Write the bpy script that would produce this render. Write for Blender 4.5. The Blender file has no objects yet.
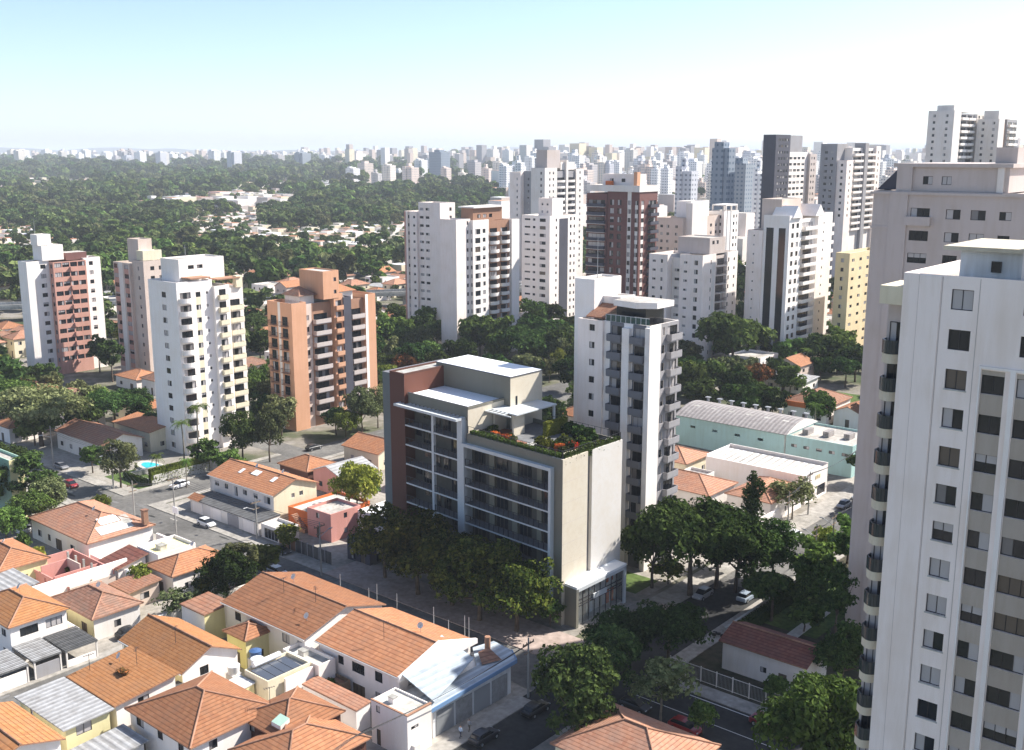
import bpy, math, random
from mathutils import Vector, Matrix, noise as mnoise

# ------------------------------------------------------------------ camera, sky, sun, exposure
SC = bpy.context.scene
COL = SC.collection
R = math.radians
CAM_H, FOC, PITCH = 70.0, 1070.0, math.atan(223 / 1070)
cd = bpy.data.cameras.new("camera")
cam = bpy.data.objects.new("camera", cd)
COL.objects.link(cam)
cam.location = (0, 0, CAM_H)
cam.rotation_euler = (math.pi / 2 - PITCH, 0, 0)
cd.sensor_width = 36.0
cd.lens = 36.0 * FOC / 1024
cd.clip_start, cd.clip_end = 1.0, 60000.0
SC.camera = cam
SUN_EL, SUN_AZ = 44.0, 68.0
wd = bpy.data.worlds.new("World")
SC.world = wd
wd.use_nodes = True
wn = wd.node_tree
wn.nodes.clear()
wo = wn.nodes.new("ShaderNodeOutputWorld")
wb = wn.nodes.new("ShaderNodeBackground")
sk = wn.nodes.new("ShaderNodeTexSky")
sk.sky_type = 'NISHITA'
sk.sun_disc = False
sk.sun_elevation = R(SUN_EL)
sk.sun_rotation = R(SUN_AZ)
sk.altitude = 760
sk.air_density, sk.dust_density, sk.ozone_density = 0.75, 1.5, 1.0
wb.inputs[1].default_value = 0.115
wn.links.new(sk.outputs[0], wb.inputs[0])
wn.links.new(wb.outputs[0], wo.inputs[0])
sl = bpy.data.lights.new("sun", 'SUN')
sl.energy, sl.angle, sl.color = 5.0, R(0.55), (1.0, 0.955, 0.885)
so = bpy.data.objects.new("sun", sl)
COL.objects.link(so)
SD = Vector((math.sin(R(SUN_AZ)) * math.cos(R(SUN_EL)), math.cos(R(SUN_AZ)) * math.cos(R(SUN_EL)), math.sin(R(SUN_EL))))
so.rotation_euler = SD.to_track_quat('Z', 'Y').to_euler()
so.location = SD * 300
vs = SC.view_settings
vs.view_transform, vs.look, vs.gamma, vs.use_curve_mapping = 'Standard', 'None', 1.0, False
vs.exposure = 1.0
SC.cycles.max_bounces = 6
SC.cycles.diffuse_bounces = 3
SC.cycles.glossy_bounces = 2
SC.cycles.transmission_bounces = 4
SC.cycles.transparent_max_bounces = 6
SC.cycles.volume_bounces = 0
SC.cycles.use_denoising = True
SC.cycles.use_adaptive_sampling = True
SC.cycles.adaptive_threshold = 0.02

# ------------------------------------------------------------------ street grid: a runs right and nearer, b right and farther
AZ = R(49.6)
NX, NY, UX, UY = math.sin(AZ), -math.cos(AZ), math.cos(AZ), math.sin(AZ)
GROT = math.atan2(NY, NX)


def W(a, b, z=0.0):
    return Vector((a * NX + b * UX, a * NY + b * UY, z))


def at(px, py, z=0.0):
    u, v = (px - 512) / FOC, (375 - py) / FOC
    c, s = math.cos(PITCH), math.sin(PITCH)
    t = (z - CAM_H) / (-s + v * c)
    return Vector((u * t, (c + v * s) * t, z))


def ab(p):
    return p.x * NX + p.y * NY, p.x * UX + p.y * UY


LABELS = {}


def tag(o, label, cat, group=None, kind=None):
    o["label"] = label
    o["category"] = cat
    if group:
        o["group"] = group
    if kind:
        o["kind"] = kind
    return o


def empty(name, label, cat, loc, rz=0.0, group=None):
    o = bpy.data.objects.new(name, None)
    COL.objects.link(o)
    o.location = loc
    o.rotation_euler = (0, 0, rz)
    o.empty_display_size = 0.5
    return tag(o, label, cat, group)


def link(name, me, parent=None, loc=(0, 0, 0), rz=0.0):
    o = bpy.data.objects.new(name, me)
    COL.objects.link(o)
    if parent is not None:
        o.parent = parent
    o.location = loc
    o.rotation_euler = (0, 0, rz)
    return o


class MB:
    """collects polygons, then links them as one mesh object"""

    def __init__(s, xf=None):
        s.v, s.f, s.m, s.mats, s.xf, s.sm = [], [], [], [], xf, []

    def mi(s, mat):
        if mat not in s.mats:
            s.mats.append(mat)
        return s.mats.index(mat)

    def add(s, vs_, fs, mat, smooth=False):
        b, k = len(s.v), s.mi(mat)
        s.v += [tuple(s.xf(p)) for p in vs_] if s.xf else [tuple(p) for p in vs_]
        for f in fs:
            s.f.append([b + i for i in f])
            s.m.append(k)
            s.sm.append(smooth)

    def quad(s, a, b, c, d, mat):
        s.add([a, b, c, d], [(0, 1, 2, 3)], mat)

    def box(s, x0, x1, y0, y1, z0, z1, mat, top=None):
        s.add([(x0, y0, z0), (x1, y0, z0), (x1, y1, z0), (x0, y1, z0), (x0, y0, z1), (x1, y0, z1), (x1, y1, z1), (x0, y1, z1)],
              [(0, 3, 2, 1), (0, 1, 5, 4), (1, 2, 6, 5), (2, 3, 7, 6), (3, 0, 4, 7)], mat)
        s.add([(x0, y0, z1), (x1, y0, z1), (x1, y1, z1), (x0, y1, z1)], [(0, 1, 2, 3)], top or mat)

    def prism(s, poly, z0, z1, mat, top=None, bottom=True):
        n = len(poly)
        s.add([(x, y, z0) for x, y in poly] + [(x, y, z1) for x, y in poly], [(i, (i + 1) % n, n + (i + 1) % n, n + i) for i in range(n)], mat)
        s.add([(x, y, z1) for x, y in poly], [tuple(range(n))], top or mat)
        if bottom:
            s.add([(x, y, z0) for x, y in poly], [tuple(range(n - 1, -1, -1))], mat)

    def tube(s, p0, p1, r0, r1, n, mat, caps=True, smooth=True):
        p0, p1 = Vector(p0), Vector(p1)
        d = (p1 - p0).normalized()
        e1 = d.orthogonal().normalized()
        e2 = d.cross(e1)
        ring = [(math.cos(2 * math.pi * i / n), math.sin(2 * math.pi * i / n)) for i in range(n)]
        vv = [p0 + (e1 * c + e2 * q) * r0 for c, q in ring] + [p1 + (e1 * c + e2 * q) * r1 for c, q in ring]
        s.add(vv, [(i, (i + 1) % n, n + (i + 1) % n, n + i) for i in range(n)], mat, smooth)
        if caps:
            s.add(vv, [tuple(range(n - 1, -1, -1)), tuple(range(n, 2 * n))], mat)

    def mesh(s, name):
        me = bpy.data.meshes.new(name)
        me.from_pydata(s.v, [], s.f)
        for m in s.mats:
            me.materials.append(m)
        me.polygons.foreach_set("material_index", s.m)
        me.polygons.foreach_set("use_smooth", s.sm)
        me.update()
        return me

    def build(s, name, parent=None, loc=(0, 0, 0), rz=0.0):
        return link(name, s.mesh(name), parent, loc, rz)


def copy_tree(o, loc, rz=None, label=None, scale=None):
    c = o.copy()
    COL.objects.link(c)
    c.location = loc
    if rz is not None:
        c.rotation_euler = (0, 0, rz)
    if label:
        c["label"] = label
    if scale:
        c.scale = scale
    for ch in o.children:
        d = ch.copy()
        COL.objects.link(d)
        d.parent = c
        for g in ch.children:
            e = g.copy()
            COL.objects.link(e)
            e.parent = d
    return c


# ------------------------------------------------------------------ materials
class NT:
    def __init__(s, name):
        s.m = bpy.data.materials.new(name)
        s.m.use_nodes = True
        s.t = s.m.node_tree
        s.b = s.t.nodes["Principled BSDF"]

    def n(s, typ, **kw):
        x = s.t.nodes.new(typ)
        for k, v in kw.items():
            if k.startswith("i_"):
                x.inputs[k[2:].replace("_", " ")].default_value = v
            else:
                setattr(x, k, v)
        return x

    def l(s, a, b):
        s.t.links.new(a, b)


def c4(c):
    return (c[0], c[1], c[2], 1.0)


def ramp(nt, fac, stops, const=False):
    r = nt.n("ShaderNodeValToRGB")
    if const:
        r.color_ramp.interpolation = 'CONSTANT'
    e = r.color_ramp.elements
    while len(e) < len(stops):
        e.new(0.5)
    for el, (p, c) in zip(e, stops):
        el.position, el.color = p, c4(c)
    nt.l(fac, r.inputs[0])
    return r.outputs[0]


def plain(name, col, rough=0.7, metal=0.0, spec=0.4, emit=None):
    t = NT(name)
    t.b.inputs["Base Color"].default_value = c4(col)
    t.b.inputs["Roughness"].default_value = rough
    t.b.inputs["Metallic"].default_value = metal
    t.b.inputs["Specular IOR Level"].default_value = spec
    if emit:
        t.b.inputs["Emission Color"].default_value = c4(col)
        t.b.inputs["Emission Strength"].default_value = emit
    return t.m


def paint(name, col, dirt=0.22, rough=0.8, sc=0.35, streak=True, dark=None):
    """painted render: blotchy age plus rain streaks"""
    t = NT(name)
    tc = t.n("ShaderNodeTexCoord")
    mp = t.n("ShaderNodeMapping")
    mp.inputs["Scale"].default_value = (1.0, 1.0, 0.12 if streak else 1.0)
    t.l(tc.outputs["Object"], mp.inputs[0])
    n1 = t.n("ShaderNodeTexNoise", i_Scale=sc * 4, i_Detail=5.0, i_Roughness=0.65)
    n2 = t.n("ShaderNodeTexNoise", i_Scale=sc * 0.5, i_Detail=3.0)
    t.l(mp.outputs[0], n1.inputs["Vector"])
    t.l(tc.outputs["Object"], n2.inputs["Vector"])
    mx = t.n("ShaderNodeMath", operation='MULTIPLY')
    t.l(n1.outputs[0], mx.inputs[0])
    t.l(n2.outputs[0], mx.inputs[1])
    d = dark or tuple(c * (1 - dirt * 1.6) * k for c, k in zip(col, (1.0, 0.97, 0.92)))
    o = ramp(t, mx.outputs[0], [(0.10, d), (0.30, col)])
    t.l(o, t.b.inputs["Base Color"])
    t.b.inputs["Roughness"].default_value = rough
    t.b.inputs["Specular IOR Level"].default_value = 0.25
    return t.m


def tiles(name, c1, c2, c3, step=0.17, wear=(0.30, 0.17, 0.12)):
    """clay tiles: courses follow the height, tiles the eave, each tile its own tone"""
    t = NT(name)
    g = t.n("ShaderNodeTexCoord")
    sp = t.n("ShaderNodeSeparateXYZ")
    t.l(g.outputs["Object"], sp.inputs[0])
    sn = t.n("ShaderNodeSeparateXYZ")
    t.l(g.outputs["Normal"], sn.inputs[0])
    ax = t.n("ShaderNodeMath", operation='ABSOLUTE')
    ay = t.n("ShaderNodeMath", operation='ABSOLUTE')
    t.l(sn.outputs[0], ax.inputs[0])
    t.l(sn.outputs[1], ay.inputs[0])
    gt = t.n("ShaderNodeMath", operation='GREATER_THAN')
    t.l(ax.outputs[0], gt.inputs[0])
    t.l(ay.outputs[0], gt.inputs[1])
    mixu = t.n("ShaderNodeMix", data_type='FLOAT')
    t.l(gt.outputs[0], mixu.inputs[0])
    t.l(sp.outputs[0], mixu.inputs[2])
    t.l(sp.outputs[1], mixu.inputs[3])
    row = t.n("ShaderNodeMath", operation='DIVIDE')
    t.l(sp.outputs[2], row.inputs[0])
    row.inputs[1].default_value = step
    colm = t.n("ShaderNodeMath", operation='DIVIDE')
    t.l(mixu.outputs[0], colm.inputs[0])
    colm.inputs[1].default_value = 0.42
    fr = t.n("ShaderNodeMath", operation='FRACT')
    t.l(row.outputs[0], fr.inputs[0])
    fl1 = t.n("ShaderNodeMath", operation='FLOOR')
    fl2 = t.n("ShaderNodeMath", operation='FLOOR')
    t.l(row.outputs[0], fl1.inputs[0])
    t.l(colm.outputs[0], fl2.inputs[0])
    cb = t.n("ShaderNodeCombineXYZ")
    t.l(fl1.outputs[0], cb.inputs[0])
    t.l(fl2.outputs[0], cb.inputs[1])
    oi = t.n("ShaderNodeObjectInfo")
    t.l(oi.outputs["Random"], cb.inputs[2])
    wn_ = t.n("ShaderNodeTexWhiteNoise", noise_dimensions='3D')
    t.l(cb.outputs[0], wn_.inputs[0])
    base = ramp(t, wn_.outputs["Value"], [(0.0, c2), (0.45, c1), (1.0, c3)])
    # weathering in patches
    nz = t.n("ShaderNodeTexNoise", i_Scale=0.55, i_Detail=6.0, i_Roughness=0.7)
    t.l(g.outputs["Object"], nz.inputs["Vector"])
    wf = ramp(t, nz.outputs[0], [(0.40, (0, 0, 0)), (0.68, (0.8, 0.8, 0.8))])
    m1 = t.n("ShaderNodeMix", data_type='RGBA')
    t.l(wf, m1.inputs[0])
    t.l(base, m1.inputs[6])
    m1.inputs[7].default_value = c4(wear)
    nm_ = t.n("ShaderNodeTexNoise", i_Scale=1.7, i_Detail=7.0, i_Roughness=0.75)
    t.l(g.outputs["Object"], nm_.inputs["Vector"])
    mf = ramp(t, nm_.outputs[0], [(0.60, (0, 0, 0)), (0.78, (0.7, 0.7, 0.7))])
    mm_ = t.n("ShaderNodeMix", data_type='RGBA')
    t.l(mf, mm_.inputs[0])
    t.l(m1.outputs[2], mm_.inputs[6])
    mm_.inputs[7].default_value = (0.085, 0.065, 0.05, 1)
    hv_ = t.n("ShaderNodeHueSaturation")
    hr_ = t.n("ShaderNodeMapRange")
    hr_.inputs["To Min"].default_value, hr_.inputs["To Max"].default_value = 0.85, 1.36
    t.l(oi.outputs["Random"], hr_.inputs[0])
    t.l(hr_.outputs[0], hv_.inputs["Value"])
    hv_.inputs["Saturation"].default_value = 0.93
    t.l(mm_.outputs[2], hv_.inputs["Color"])
    # gap between courses
    gp = ramp(t, fr.outputs[0], [(0.0, (0.42, 0.40, 0.40)), (0.2, (0.75, 0.75, 0.75)), (0.34, (1, 1, 1))])
    m2 = t.n("ShaderNodeMix", data_type='RGBA', blend_type='MULTIPLY')
    m2.inputs[0].default_value = 1.0
    t.l(hv_.outputs[0], m2.inputs[6])
    t.l(gp, m2.inputs[7])
    t.l(m2.outputs[2], t.b.inputs["Base Color"])
    t.b.inputs["Roughness"].default_value = 0.85
    t.b.inputs["Specular IOR Level"].default_value = 0.2
    bp = t.n("ShaderNodeBump", i_Strength=0.6, i_Distance=0.06)
    t.l(fr.outputs[0], bp.inputs["Height"])
    t.l(bp.outputs[0], t.b.inputs["Normal"])
    return t.m


def corrugated(name, c1, c2, axis=0, period=0.9, metal=0.0, rough=0.7):
    t = NT(name)
    g = t.n("ShaderNodeTexCoord")
    sp = t.n("ShaderNodeSeparateXYZ")
    t.l(g.outputs["Object"], sp.inputs[0])
    d = t.n("ShaderNodeMath", operation='MULTIPLY')
    t.l(sp.outputs[axis], d.inputs[0])
    d.inputs[1].default_value = 2 * math.pi / period
    s = t.n("ShaderNodeMath", operation='SINE')
    t.l(d.outputs[0], s.inputs[0])
    nz = t.n("ShaderNodeTexNoise", i_Scale=0.8, i_Detail=6.0, i_Roughness=0.7)
    t.l(g.outputs["Object"], nz.inputs["Vector"])
    base = ramp(t, nz.outputs[0], [(0.35, c2), (0.62, c1)])
    ss = ramp(t, s.outputs[0], [(0.0, (0.72, 0.72, 0.72)), (0.5, (1, 1, 1))])
    m = t.n("ShaderNodeMix", data_type='RGBA', blend_type='MULTIPLY')
    m.inputs[0].default_value = 1
    t.l(base, m.inputs[6])
    t.l(ss, m.inputs[7])
    t.l(m.outputs[2], t.b.inputs["Base Color"])
    t.b.inputs["Roughness"].default_value = rough
    t.b.inputs["Metallic"].default_value = metal
    bp = t.n("ShaderNodeBump", i_Strength=0.5, i_Distance=0.05)
    t.l(s.outputs[0], bp.inputs["Height"])
    t.l(bp.outputs[0], t.b.inputs["Normal"])
    return t.m


def leafmat(name, dark, mid, light, trans=0.22):
    t = NT(name)
    t.t.nodes.remove(t.b)
    out = [n for n in t.t.nodes if n.type == 'OUTPUT_MATERIAL'][0]
    ge = t.n("ShaderNodeNewGeometry")
    oi = t.n("ShaderNodeObjectInfo")
    base = ramp(t, ge.outputs["Random Per Island"], [(0.0, dark), (0.5, mid), (1.0, light)])
    hs = t.n("ShaderNodeHueSaturation")
    mr = t.n("ShaderNodeMapRange")
    mr.inputs["To Min"].default_value, mr.inputs["To Max"].default_value = 0.62, 1.4
    t.l(oi.outputs["Random"], mr.inputs[0])
    pn = t.n("ShaderNodeTexNoise", i_Scale=0.013, i_Detail=3.0, i_Roughness=0.7)
    t.l(oi.outputs["Location"], pn.inputs["Vector"])
    pm_ = t.n("ShaderNodeMapRange")
    pm_.inputs["From Min"].default_value, pm_.inputs["From Max"].default_value = 0.32, 0.68
    pm_.inputs["To Min"].default_value, pm_.inputs["To Max"].default_value = 0.66, 1.5
    t.l(pn.outputs[0], pm_.inputs[0])
    vm_ = t.n("ShaderNodeMath", operation='MULTIPLY')
    t.l(mr.outputs[0], vm_.inputs[0])
    t.l(pm_.outputs[0], vm_.inputs[1])
    t.l(vm_.outputs[0], hs.inputs["Value"])
    m2 = t.n("ShaderNodeMapRange")
    m2.inputs["To Min"].default_value, m2.inputs["To Max"].default_value = 0.462, 0.512
    wn2 = t.n("ShaderNodeTexWhiteNoise", noise_dimensions='1D')
    t.l(oi.outputs["Random"], wn2.inputs["W"])
    t.l(wn2.outputs["Value"], m2.inputs[0])
    t.l(m2.outputs[0], hs.inputs["Hue"])
    t.l(base, hs.inputs["Color"])
    df = t.n("ShaderNodeBsdfDiffuse")
    tr = t.n("ShaderNodeBsdfTranslucent")
    mx = t.n("ShaderNodeMixShader")
    mx.inputs[0].default_value = trans
    t.l(hs.outputs[0], df.inputs[0])
    t.l(hs.outputs[0], tr.inputs[0])
    t.l(df.outputs[0], mx.inputs[1])
    t.l(tr.outputs[0], mx.inputs[2])
    t.l(mx.outputs[0], out.inputs[0])
    return t.m


def ground_mat(name, stops, sc=0.05, rough=0.95, fine=1.2):
    t = NT(name)
    g = t.n("ShaderNodeTexCoord")
    n1 = t.n("ShaderNodeTexNoise", i_Scale=sc, i_Detail=8.0, i_Roughness=0.65)
    t.l(g.outputs["Object"], n1.inputs["Vector"])
    n2 = t.n("ShaderNodeTexNoise", i_Scale=fine, i_Detail=4.0)
    t.l(g.outputs["Object"], n2.inputs["Vector"])
    base = ramp(t, n1.outputs[0], stops)
    v = ramp(t, n2.outputs[0], [(0.3, (0.78, 0.78, 0.78)), (0.7, (1.15, 1.15, 1.15))])
    m = t.n("ShaderNodeMix", data_type='RGBA', blend_type='MULTIPLY')
    m.inputs[0].default_value = 1
    t.l(base, m.inputs[6])
    t.l(v, m.inputs[7])
    t.l(m.outputs[2], t.b.inputs["Base Color"])
    t.b.inputs["Roughness"].default_value = rough
    t.b.inputs["Specular IOR Level"].default_value = 0.2
    return t.m


def facade_mat(name, walls, glass=(0.20, 0.22, 0.25), wx=3.2, wz=3.0):
    """far blocks: storeys and openings drawn in the wall, tone differs per block"""
    t = NT(name)
    g = t.n("ShaderNodeTexCoord")
    sp = t.n("ShaderNodeSeparateXYZ")
    t.l(g.outputs["Object"], sp.inputs[0])
    sn = t.n("ShaderNodeSeparateXYZ")
    t.l(g.outputs["Normal"], sn.inputs[0])
    ax = t.n("ShaderNodeMath", operation='ABSOLUTE')
    t.l(sn.outputs[0], ax.inputs[0])
    gt = t.n("ShaderNodeMath", operation='GREATER_THAN')
    t.l(ax.outputs[0], gt.inputs[0])
    gt.inputs[1].default_value = 0.5
    mu = t.n("ShaderNodeMix", data_type='FLOAT')
    t.l(gt.outputs[0], mu.inputs[0])
    t.l(sp.outputs[0], mu.inputs[2])
    t.l(sp.outputs[1], mu.inputs[3])

    def band(src, period, lo, hi):
        d = t.n("ShaderNodeMath", operation='DIVIDE')
        t.l(src, d.inputs[0])
        d.inputs[1].default_value = period
        f = t.n("ShaderNodeMath", operation='FRACT')
        t.l(d.outputs[0], f.inputs[0])
        a = t.n("ShaderNodeMath", operation='GREATER_THAN')
        t.l(f.outputs[0], a.inputs[0])
        a.inputs[1].default_value = lo
        b = t.n("ShaderNodeMath", operation='LESS_THAN')
        t.l(f.outputs[0], b.inputs[0])
        b.inputs[1].default_value = hi
        m = t.n("ShaderNodeMath", operation='MULTIPLY')
        t.l(a.outputs[0], m.inputs[0])
        t.l(b.outputs[0], m.inputs[1])
        return m.outputs[0]
    hx = band(mu.outputs[0], wx, 0.25, 0.72)
    hz = band(sp.outputs[2], wz, 0.3, 0.72)
    az = t.n("ShaderNodeMath", operation='ABSOLUTE')
    t.l(sn.outputs[2], az.inputs[0])
    lz = t.n("ShaderNodeMath", operation='LESS_THAN')
    t.l(az.outputs[0], lz.inputs[0])
    lz.inputs[1].default_value = 0.5
    m = t.n("ShaderNodeMath", operation='MULTIPLY')
    t.l(hx, m.inputs[0])
    t.l(hz, m.inputs[1])
    m2 = t.n("ShaderNodeMath", operation='MULTIPLY')
    t.l(m.outputs[0], m2.inputs[0])
    t.l(lz.outputs[0], m2.inputs[1])
    oi = t.n("ShaderNodeObjectInfo")
    n = len(walls)
    base = ramp(t, oi.outputs["Random"], [(i / n, c) for i, c in enumerate(walls)], const=True)
    mx = t.n("ShaderNodeMix", data_type='RGBA')
    t.l(m2.outputs[0], mx.inputs[0])
    t.l(base, mx.inputs[6])
    mx.inputs[7].default_value = c4(glass)
    t.l(mx.outputs[2], t.b.inputs["Base Color"])
    t.b.inputs["Roughness"].default_value = 0.6
    return t.m


M = {}
M['white'] = paint("white_render", (0.88, 0.82, 0.77), 0.045)
M['lilac'] = paint("pale_lilac_render", (0.91, 0.80, 0.73), 0.07)
M['offwhite'] = paint("off_white_render", (0.76, 0.71, 0.66), 0.07)
M['greige'] = paint("greige_render", (0.53, 0.46, 0.425), 0.06)
M['cream'] = paint("cream_render", (0.74, 0.66, 0.49), 0.08)
M['yellow'] = paint("yellow_render", (0.74, 0.60, 0.36), 0.08)
M['paleyellow'] = paint("pale_yellow_render", (0.74, 0.67, 0.38), 0.08)
M['ochre'] = paint("ochre_render", (0.66, 0.45, 0.10), 0.08)
M['pink'] = paint("salmon_pink_render", (0.60, 0.29, 0.25), 0.08)
M['palepink'] = paint("pale_pink_render", (0.62, 0.51, 0.44), 0.07)
M['orange'] = paint("orange_render", (0.62, 0.34, 0.21), 0.06)
M['vermilion'] = paint("vermilion_render", (0.60, 0.16, 0.05), 0.08)
M['greenwall'] = paint("mint_render", (0.42, 0.60, 0.50), 0.08)
M['teal'] = paint("aqua_render", (0.38, 0.56, 0.54), 0.08)
M['bluewhite'] = paint("bluish_white_render", (0.74, 0.74, 0.73), 0.2)
M['grey'] = paint("grey_render", (0.33, 0.32, 0.33), 0.08)
M['midgrey'] = paint("mid_grey_render", (0.17, 0.17, 0.185), 0.06)
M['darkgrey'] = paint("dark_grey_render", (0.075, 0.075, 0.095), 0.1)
M['brick'] = paint("red_brown_brick", (0.18, 0.085, 0.075), 0.08)
M['pinkbrick'] = paint("pink_brick", (0.55, 0.30, 0.24), 0.08)
M['brown'] = paint("brown_render", (0.36, 0.20, 0.13), 0.08)
M['redwall'] = paint("maroon_cladding", (0.11, 0.05, 0.038), 0.05)
M['rust'] = paint("rust_red_cladding", (0.15, 0.06, 0.042), 0.05)
M['herobeige'] = paint("beige_cladding", (0.64, 0.575, 0.465), 0.04, streak=False)
M['herowhite'] = paint("warm_white_cladding", (0.66, 0.63, 0.59), 0.03, streak=False)
M['heroshade'] = paint("shade_toned_beige_render", (0.20, 0.19, 0.155), 0.05)  # the beige darkened: shade of the left-facing side put into the colour
M['heroblue'] = paint("blue_grey_cladding", (0.14, 0.165, 0.17), 0.06)
M['heroframe'] = plain("white_frame", (0.52, 0.545, 0.55), 0.6)
M['roofwhite'] = plain("white_roof_membrane", (0.82, 0.83, 0.83), 0.8)
M['roofgrey'] = paint("roof_slab", (0.46, 0.43, 0.39), 0.3, streak=False)
M['slabbeige'] = paint("beige_slab", (0.62, 0.55, 0.42), 0.12)
M['concrete'] = paint("concrete", (0.40, 0.39, 0.36), 0.3, streak=False)
M['paleconcrete'] = paint("pale_concrete", (0.55, 0.53, 0.48), 0.3, streak=False)
M['darkconcrete'] = paint("dark_concrete", (0.17, 0.165, 0.16), 0.3, streak=False)
M['glass'] = plain("dark_window_glass", (0.018, 0.021, 0.026), 0.08, 0, 0.5)
M['glassgreen'] = plain("green_glass", (0.03, 0.075, 0.07), 0.1, 0, 0.6)
M['glassblue'] = plain("blue_glass", (0.05, 0.085, 0.12), 0.12, 0, 0.6)
M['curtain'] = plain("pale_curtain_behind_glass", (0.44, 0.41, 0.40), 0.25, 0, 0.5)
M['blind'] = plain("grey_blind_behind_glass", (0.20, 0.185, 0.18), 0.25, 0, 0.5)
M['brownblind'] = plain("brown_blind", (0.13, 0.10, 0.075), 0.4)
M['frame'] = plain("dark_window_frame", (0.035, 0.03, 0.03), 0.5)
M['paleframe'] = plain("pale_window_frame", (0.55, 0.55, 0.55), 0.5)
M['metal'] = plain("grey_metal", (0.35, 0.36, 0.37), 0.5, 0.4)
M['darkmetal'] = plain("black_metal", (0.03, 0.03, 0.035), 0.5)
M['railglass'] = plain("smoked_balcony_glass", (0.035, 0.045, 0.05), 0.12, 0, 0.5)
M['whitepaint'] = plain("white_gloss", (0.78, 0.78, 0.78), 0.35)
TILES = {'tileA': ("orange_clay_tiles", (0.34, 0.135, 0.052), (0.30, 0.11, 0.042), (0.38, 0.16, 0.068), (0.27, 0.125, 0.065)), 'tileB': ("salmon_clay_tiles", (0.36, 0.16, 0.085), (0.32, 0.13, 0.07), (0.40, 0.19, 0.11), (0.28, 0.165, 0.115)),
         'tileC': ("brown_clay_tiles", (0.25, 0.12, 0.072), (0.21, 0.092, 0.055), (0.30, 0.15, 0.095), (0.18, 0.12, 0.09)), 'tileD': ("maroon_clay_tiles", (0.14, 0.045, 0.03), (0.115, 0.035, 0.024), (0.17, 0.06, 0.04), (0.11, 0.05, 0.04)),
         'tileO': ("bright_orange_clay_tiles", (0.38, 0.155, 0.042), (0.345, 0.13, 0.034), (0.42, 0.18, 0.058), (0.33, 0.155, 0.065))}
for k_, (nm_, a_, b_, c_, w_) in TILES.items():
    M[k_] = tiles(nm_, a_, b_, c_, 0.19, w_)
    M[k_ + '_low'] = tiles(nm_ + "_low_pitch", a_, b_, c_, 0.05, w_)
M['ridge'] = paint("mortared_ridge_tiles", (0.37, 0.20, 0.13), 0.3, streak=False)
M['corA'] = corrugated("grey_corrugated_sheets_along", (0.42, 0.42, 0.42), (0.28, 0.27, 0.26), 0)
M['corB'] = corrugated("grey_corrugated_sheets_across", (0.42, 0.42, 0.42), (0.28, 0.27, 0.26), 1)
M['corW'] = corrugated("white_metal_sheets", (0.72, 0.73, 0.74), (0.58, 0.58, 0.58), 0, 1.0)
M['corBl'] = corrugated("bluish_metal_sheets", (0.46, 0.52, 0.57), (0.36, 0.41, 0.46), 0, 1.1)
M['corD'] = corrugated("dark_corrugated_sheets", (0.12, 0.12, 0.12), (0.07, 0.07, 0.07), 0, 1.2)
M['corT'] = corrugated("aged_fibre_cement_sheets", (0.36, 0.33, 0.31), (0.25, 0.22, 0.21), 0, 1.1)
M['blueedge'] = plain("blue_painted_fascia", (0.16, 0.27, 0.44), 0.5)
M['asphalt'] = ground_mat("asphalt", [(0.35, (0.10, 0.096, 0.09)), (0.5, (0.14, 0.134, 0.125)), (0.62, (0.175, 0.167, 0.153))], 0.09)
M['shadepatchasphalt'] = ground_mat("shade_and_patch_asphalt", [(0.35, (0.028, 0.028, 0.028)), (0.62, (0.05, 0.049, 0.047))], 0.12)  # tower shade on the street put into the colour; also used for road patches
M['soil'] = ground_mat("shade_toned_garden_soil", [(0.35, (0.03, 0.035, 0.018)), (0.6, (0.075, 0.065, 0.045))], 0.25)  # shade of the corner garden put into the colour; also terrace bed soil
M['loggia'] = paint("shade_toned_loggia_wall", (0.10, 0.095, 0.08), 0.06)  # deep shade of the recessed balconies put into the wall colour
M['loggiapanel'] = paint("shade_toned_loggia_panel", (0.20, 0.19, 0.15), 0.05)  # beige panels darkened in colour for the shade of the recess
M['spandrel'] = paint("beige_spandrel", (0.45, 0.385, 0.32), 0.08)
M['pave'] = ground_mat("pavement_concrete", [(0.35, (0.24, 0.225, 0.20)), (0.6, (0.36, 0.335, 0.30))], 0.2)
M['pinkpave'] = ground_mat("pinkish_pavement", [(0.35, (0.30, 0.235, 0.20)), (0.6, (0.40, 0.32, 0.28))], 0.2)
M['yard'] = ground_mat("yard_concrete", [(0.35, (0.20, 0.18, 0.15)), (0.5, (0.30, 0.275, 0.24)), (0.65, (0.40, 0.365, 0.32))], 0.08)
M['ground'] = ground_mat("town_ground", [(0.38, (0.045, 0.065, 0.025)), (0.48, (0.11, 0.11, 0.07)), (0.55, (0.20, 0.18, 0.15)), (0.65, (0.28, 0.26, 0.235))], 0.035, fine=0.5)
M['line'] = plain("road_paint", (0.6, 0.6, 0.58), 0.8)
M['lawn'] = ground_mat("lawn", [(0.35, (0.05, 0.085, 0.02)), (0.6, (0.09, 0.13, 0.035))], 0.3)
M['deck'] = paint("terrace_stone", (0.19, 0.195, 0.205), 0.2, streak=False)
M['woodred'] = plain("reddish_deck", (0.22, 0.09, 0.055), 0.8)
M['bark'] = ground_mat("bark", [(0.3, (0.07, 0.05, 0.035)), (0.7, (0.16, 0.125, 0.095))], 1.5)
M['palebark'] = ground_mat("pale_bark", [(0.3, (0.20, 0.17, 0.13)), (0.7, (0.33, 0.29, 0.24))], 1.5)
M['leafD'] = leafmat("dark_leaves", (0.018, 0.037, 0.012), (0.037, 0.068, 0.020), (0.068, 0.110, 0.031))
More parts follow.
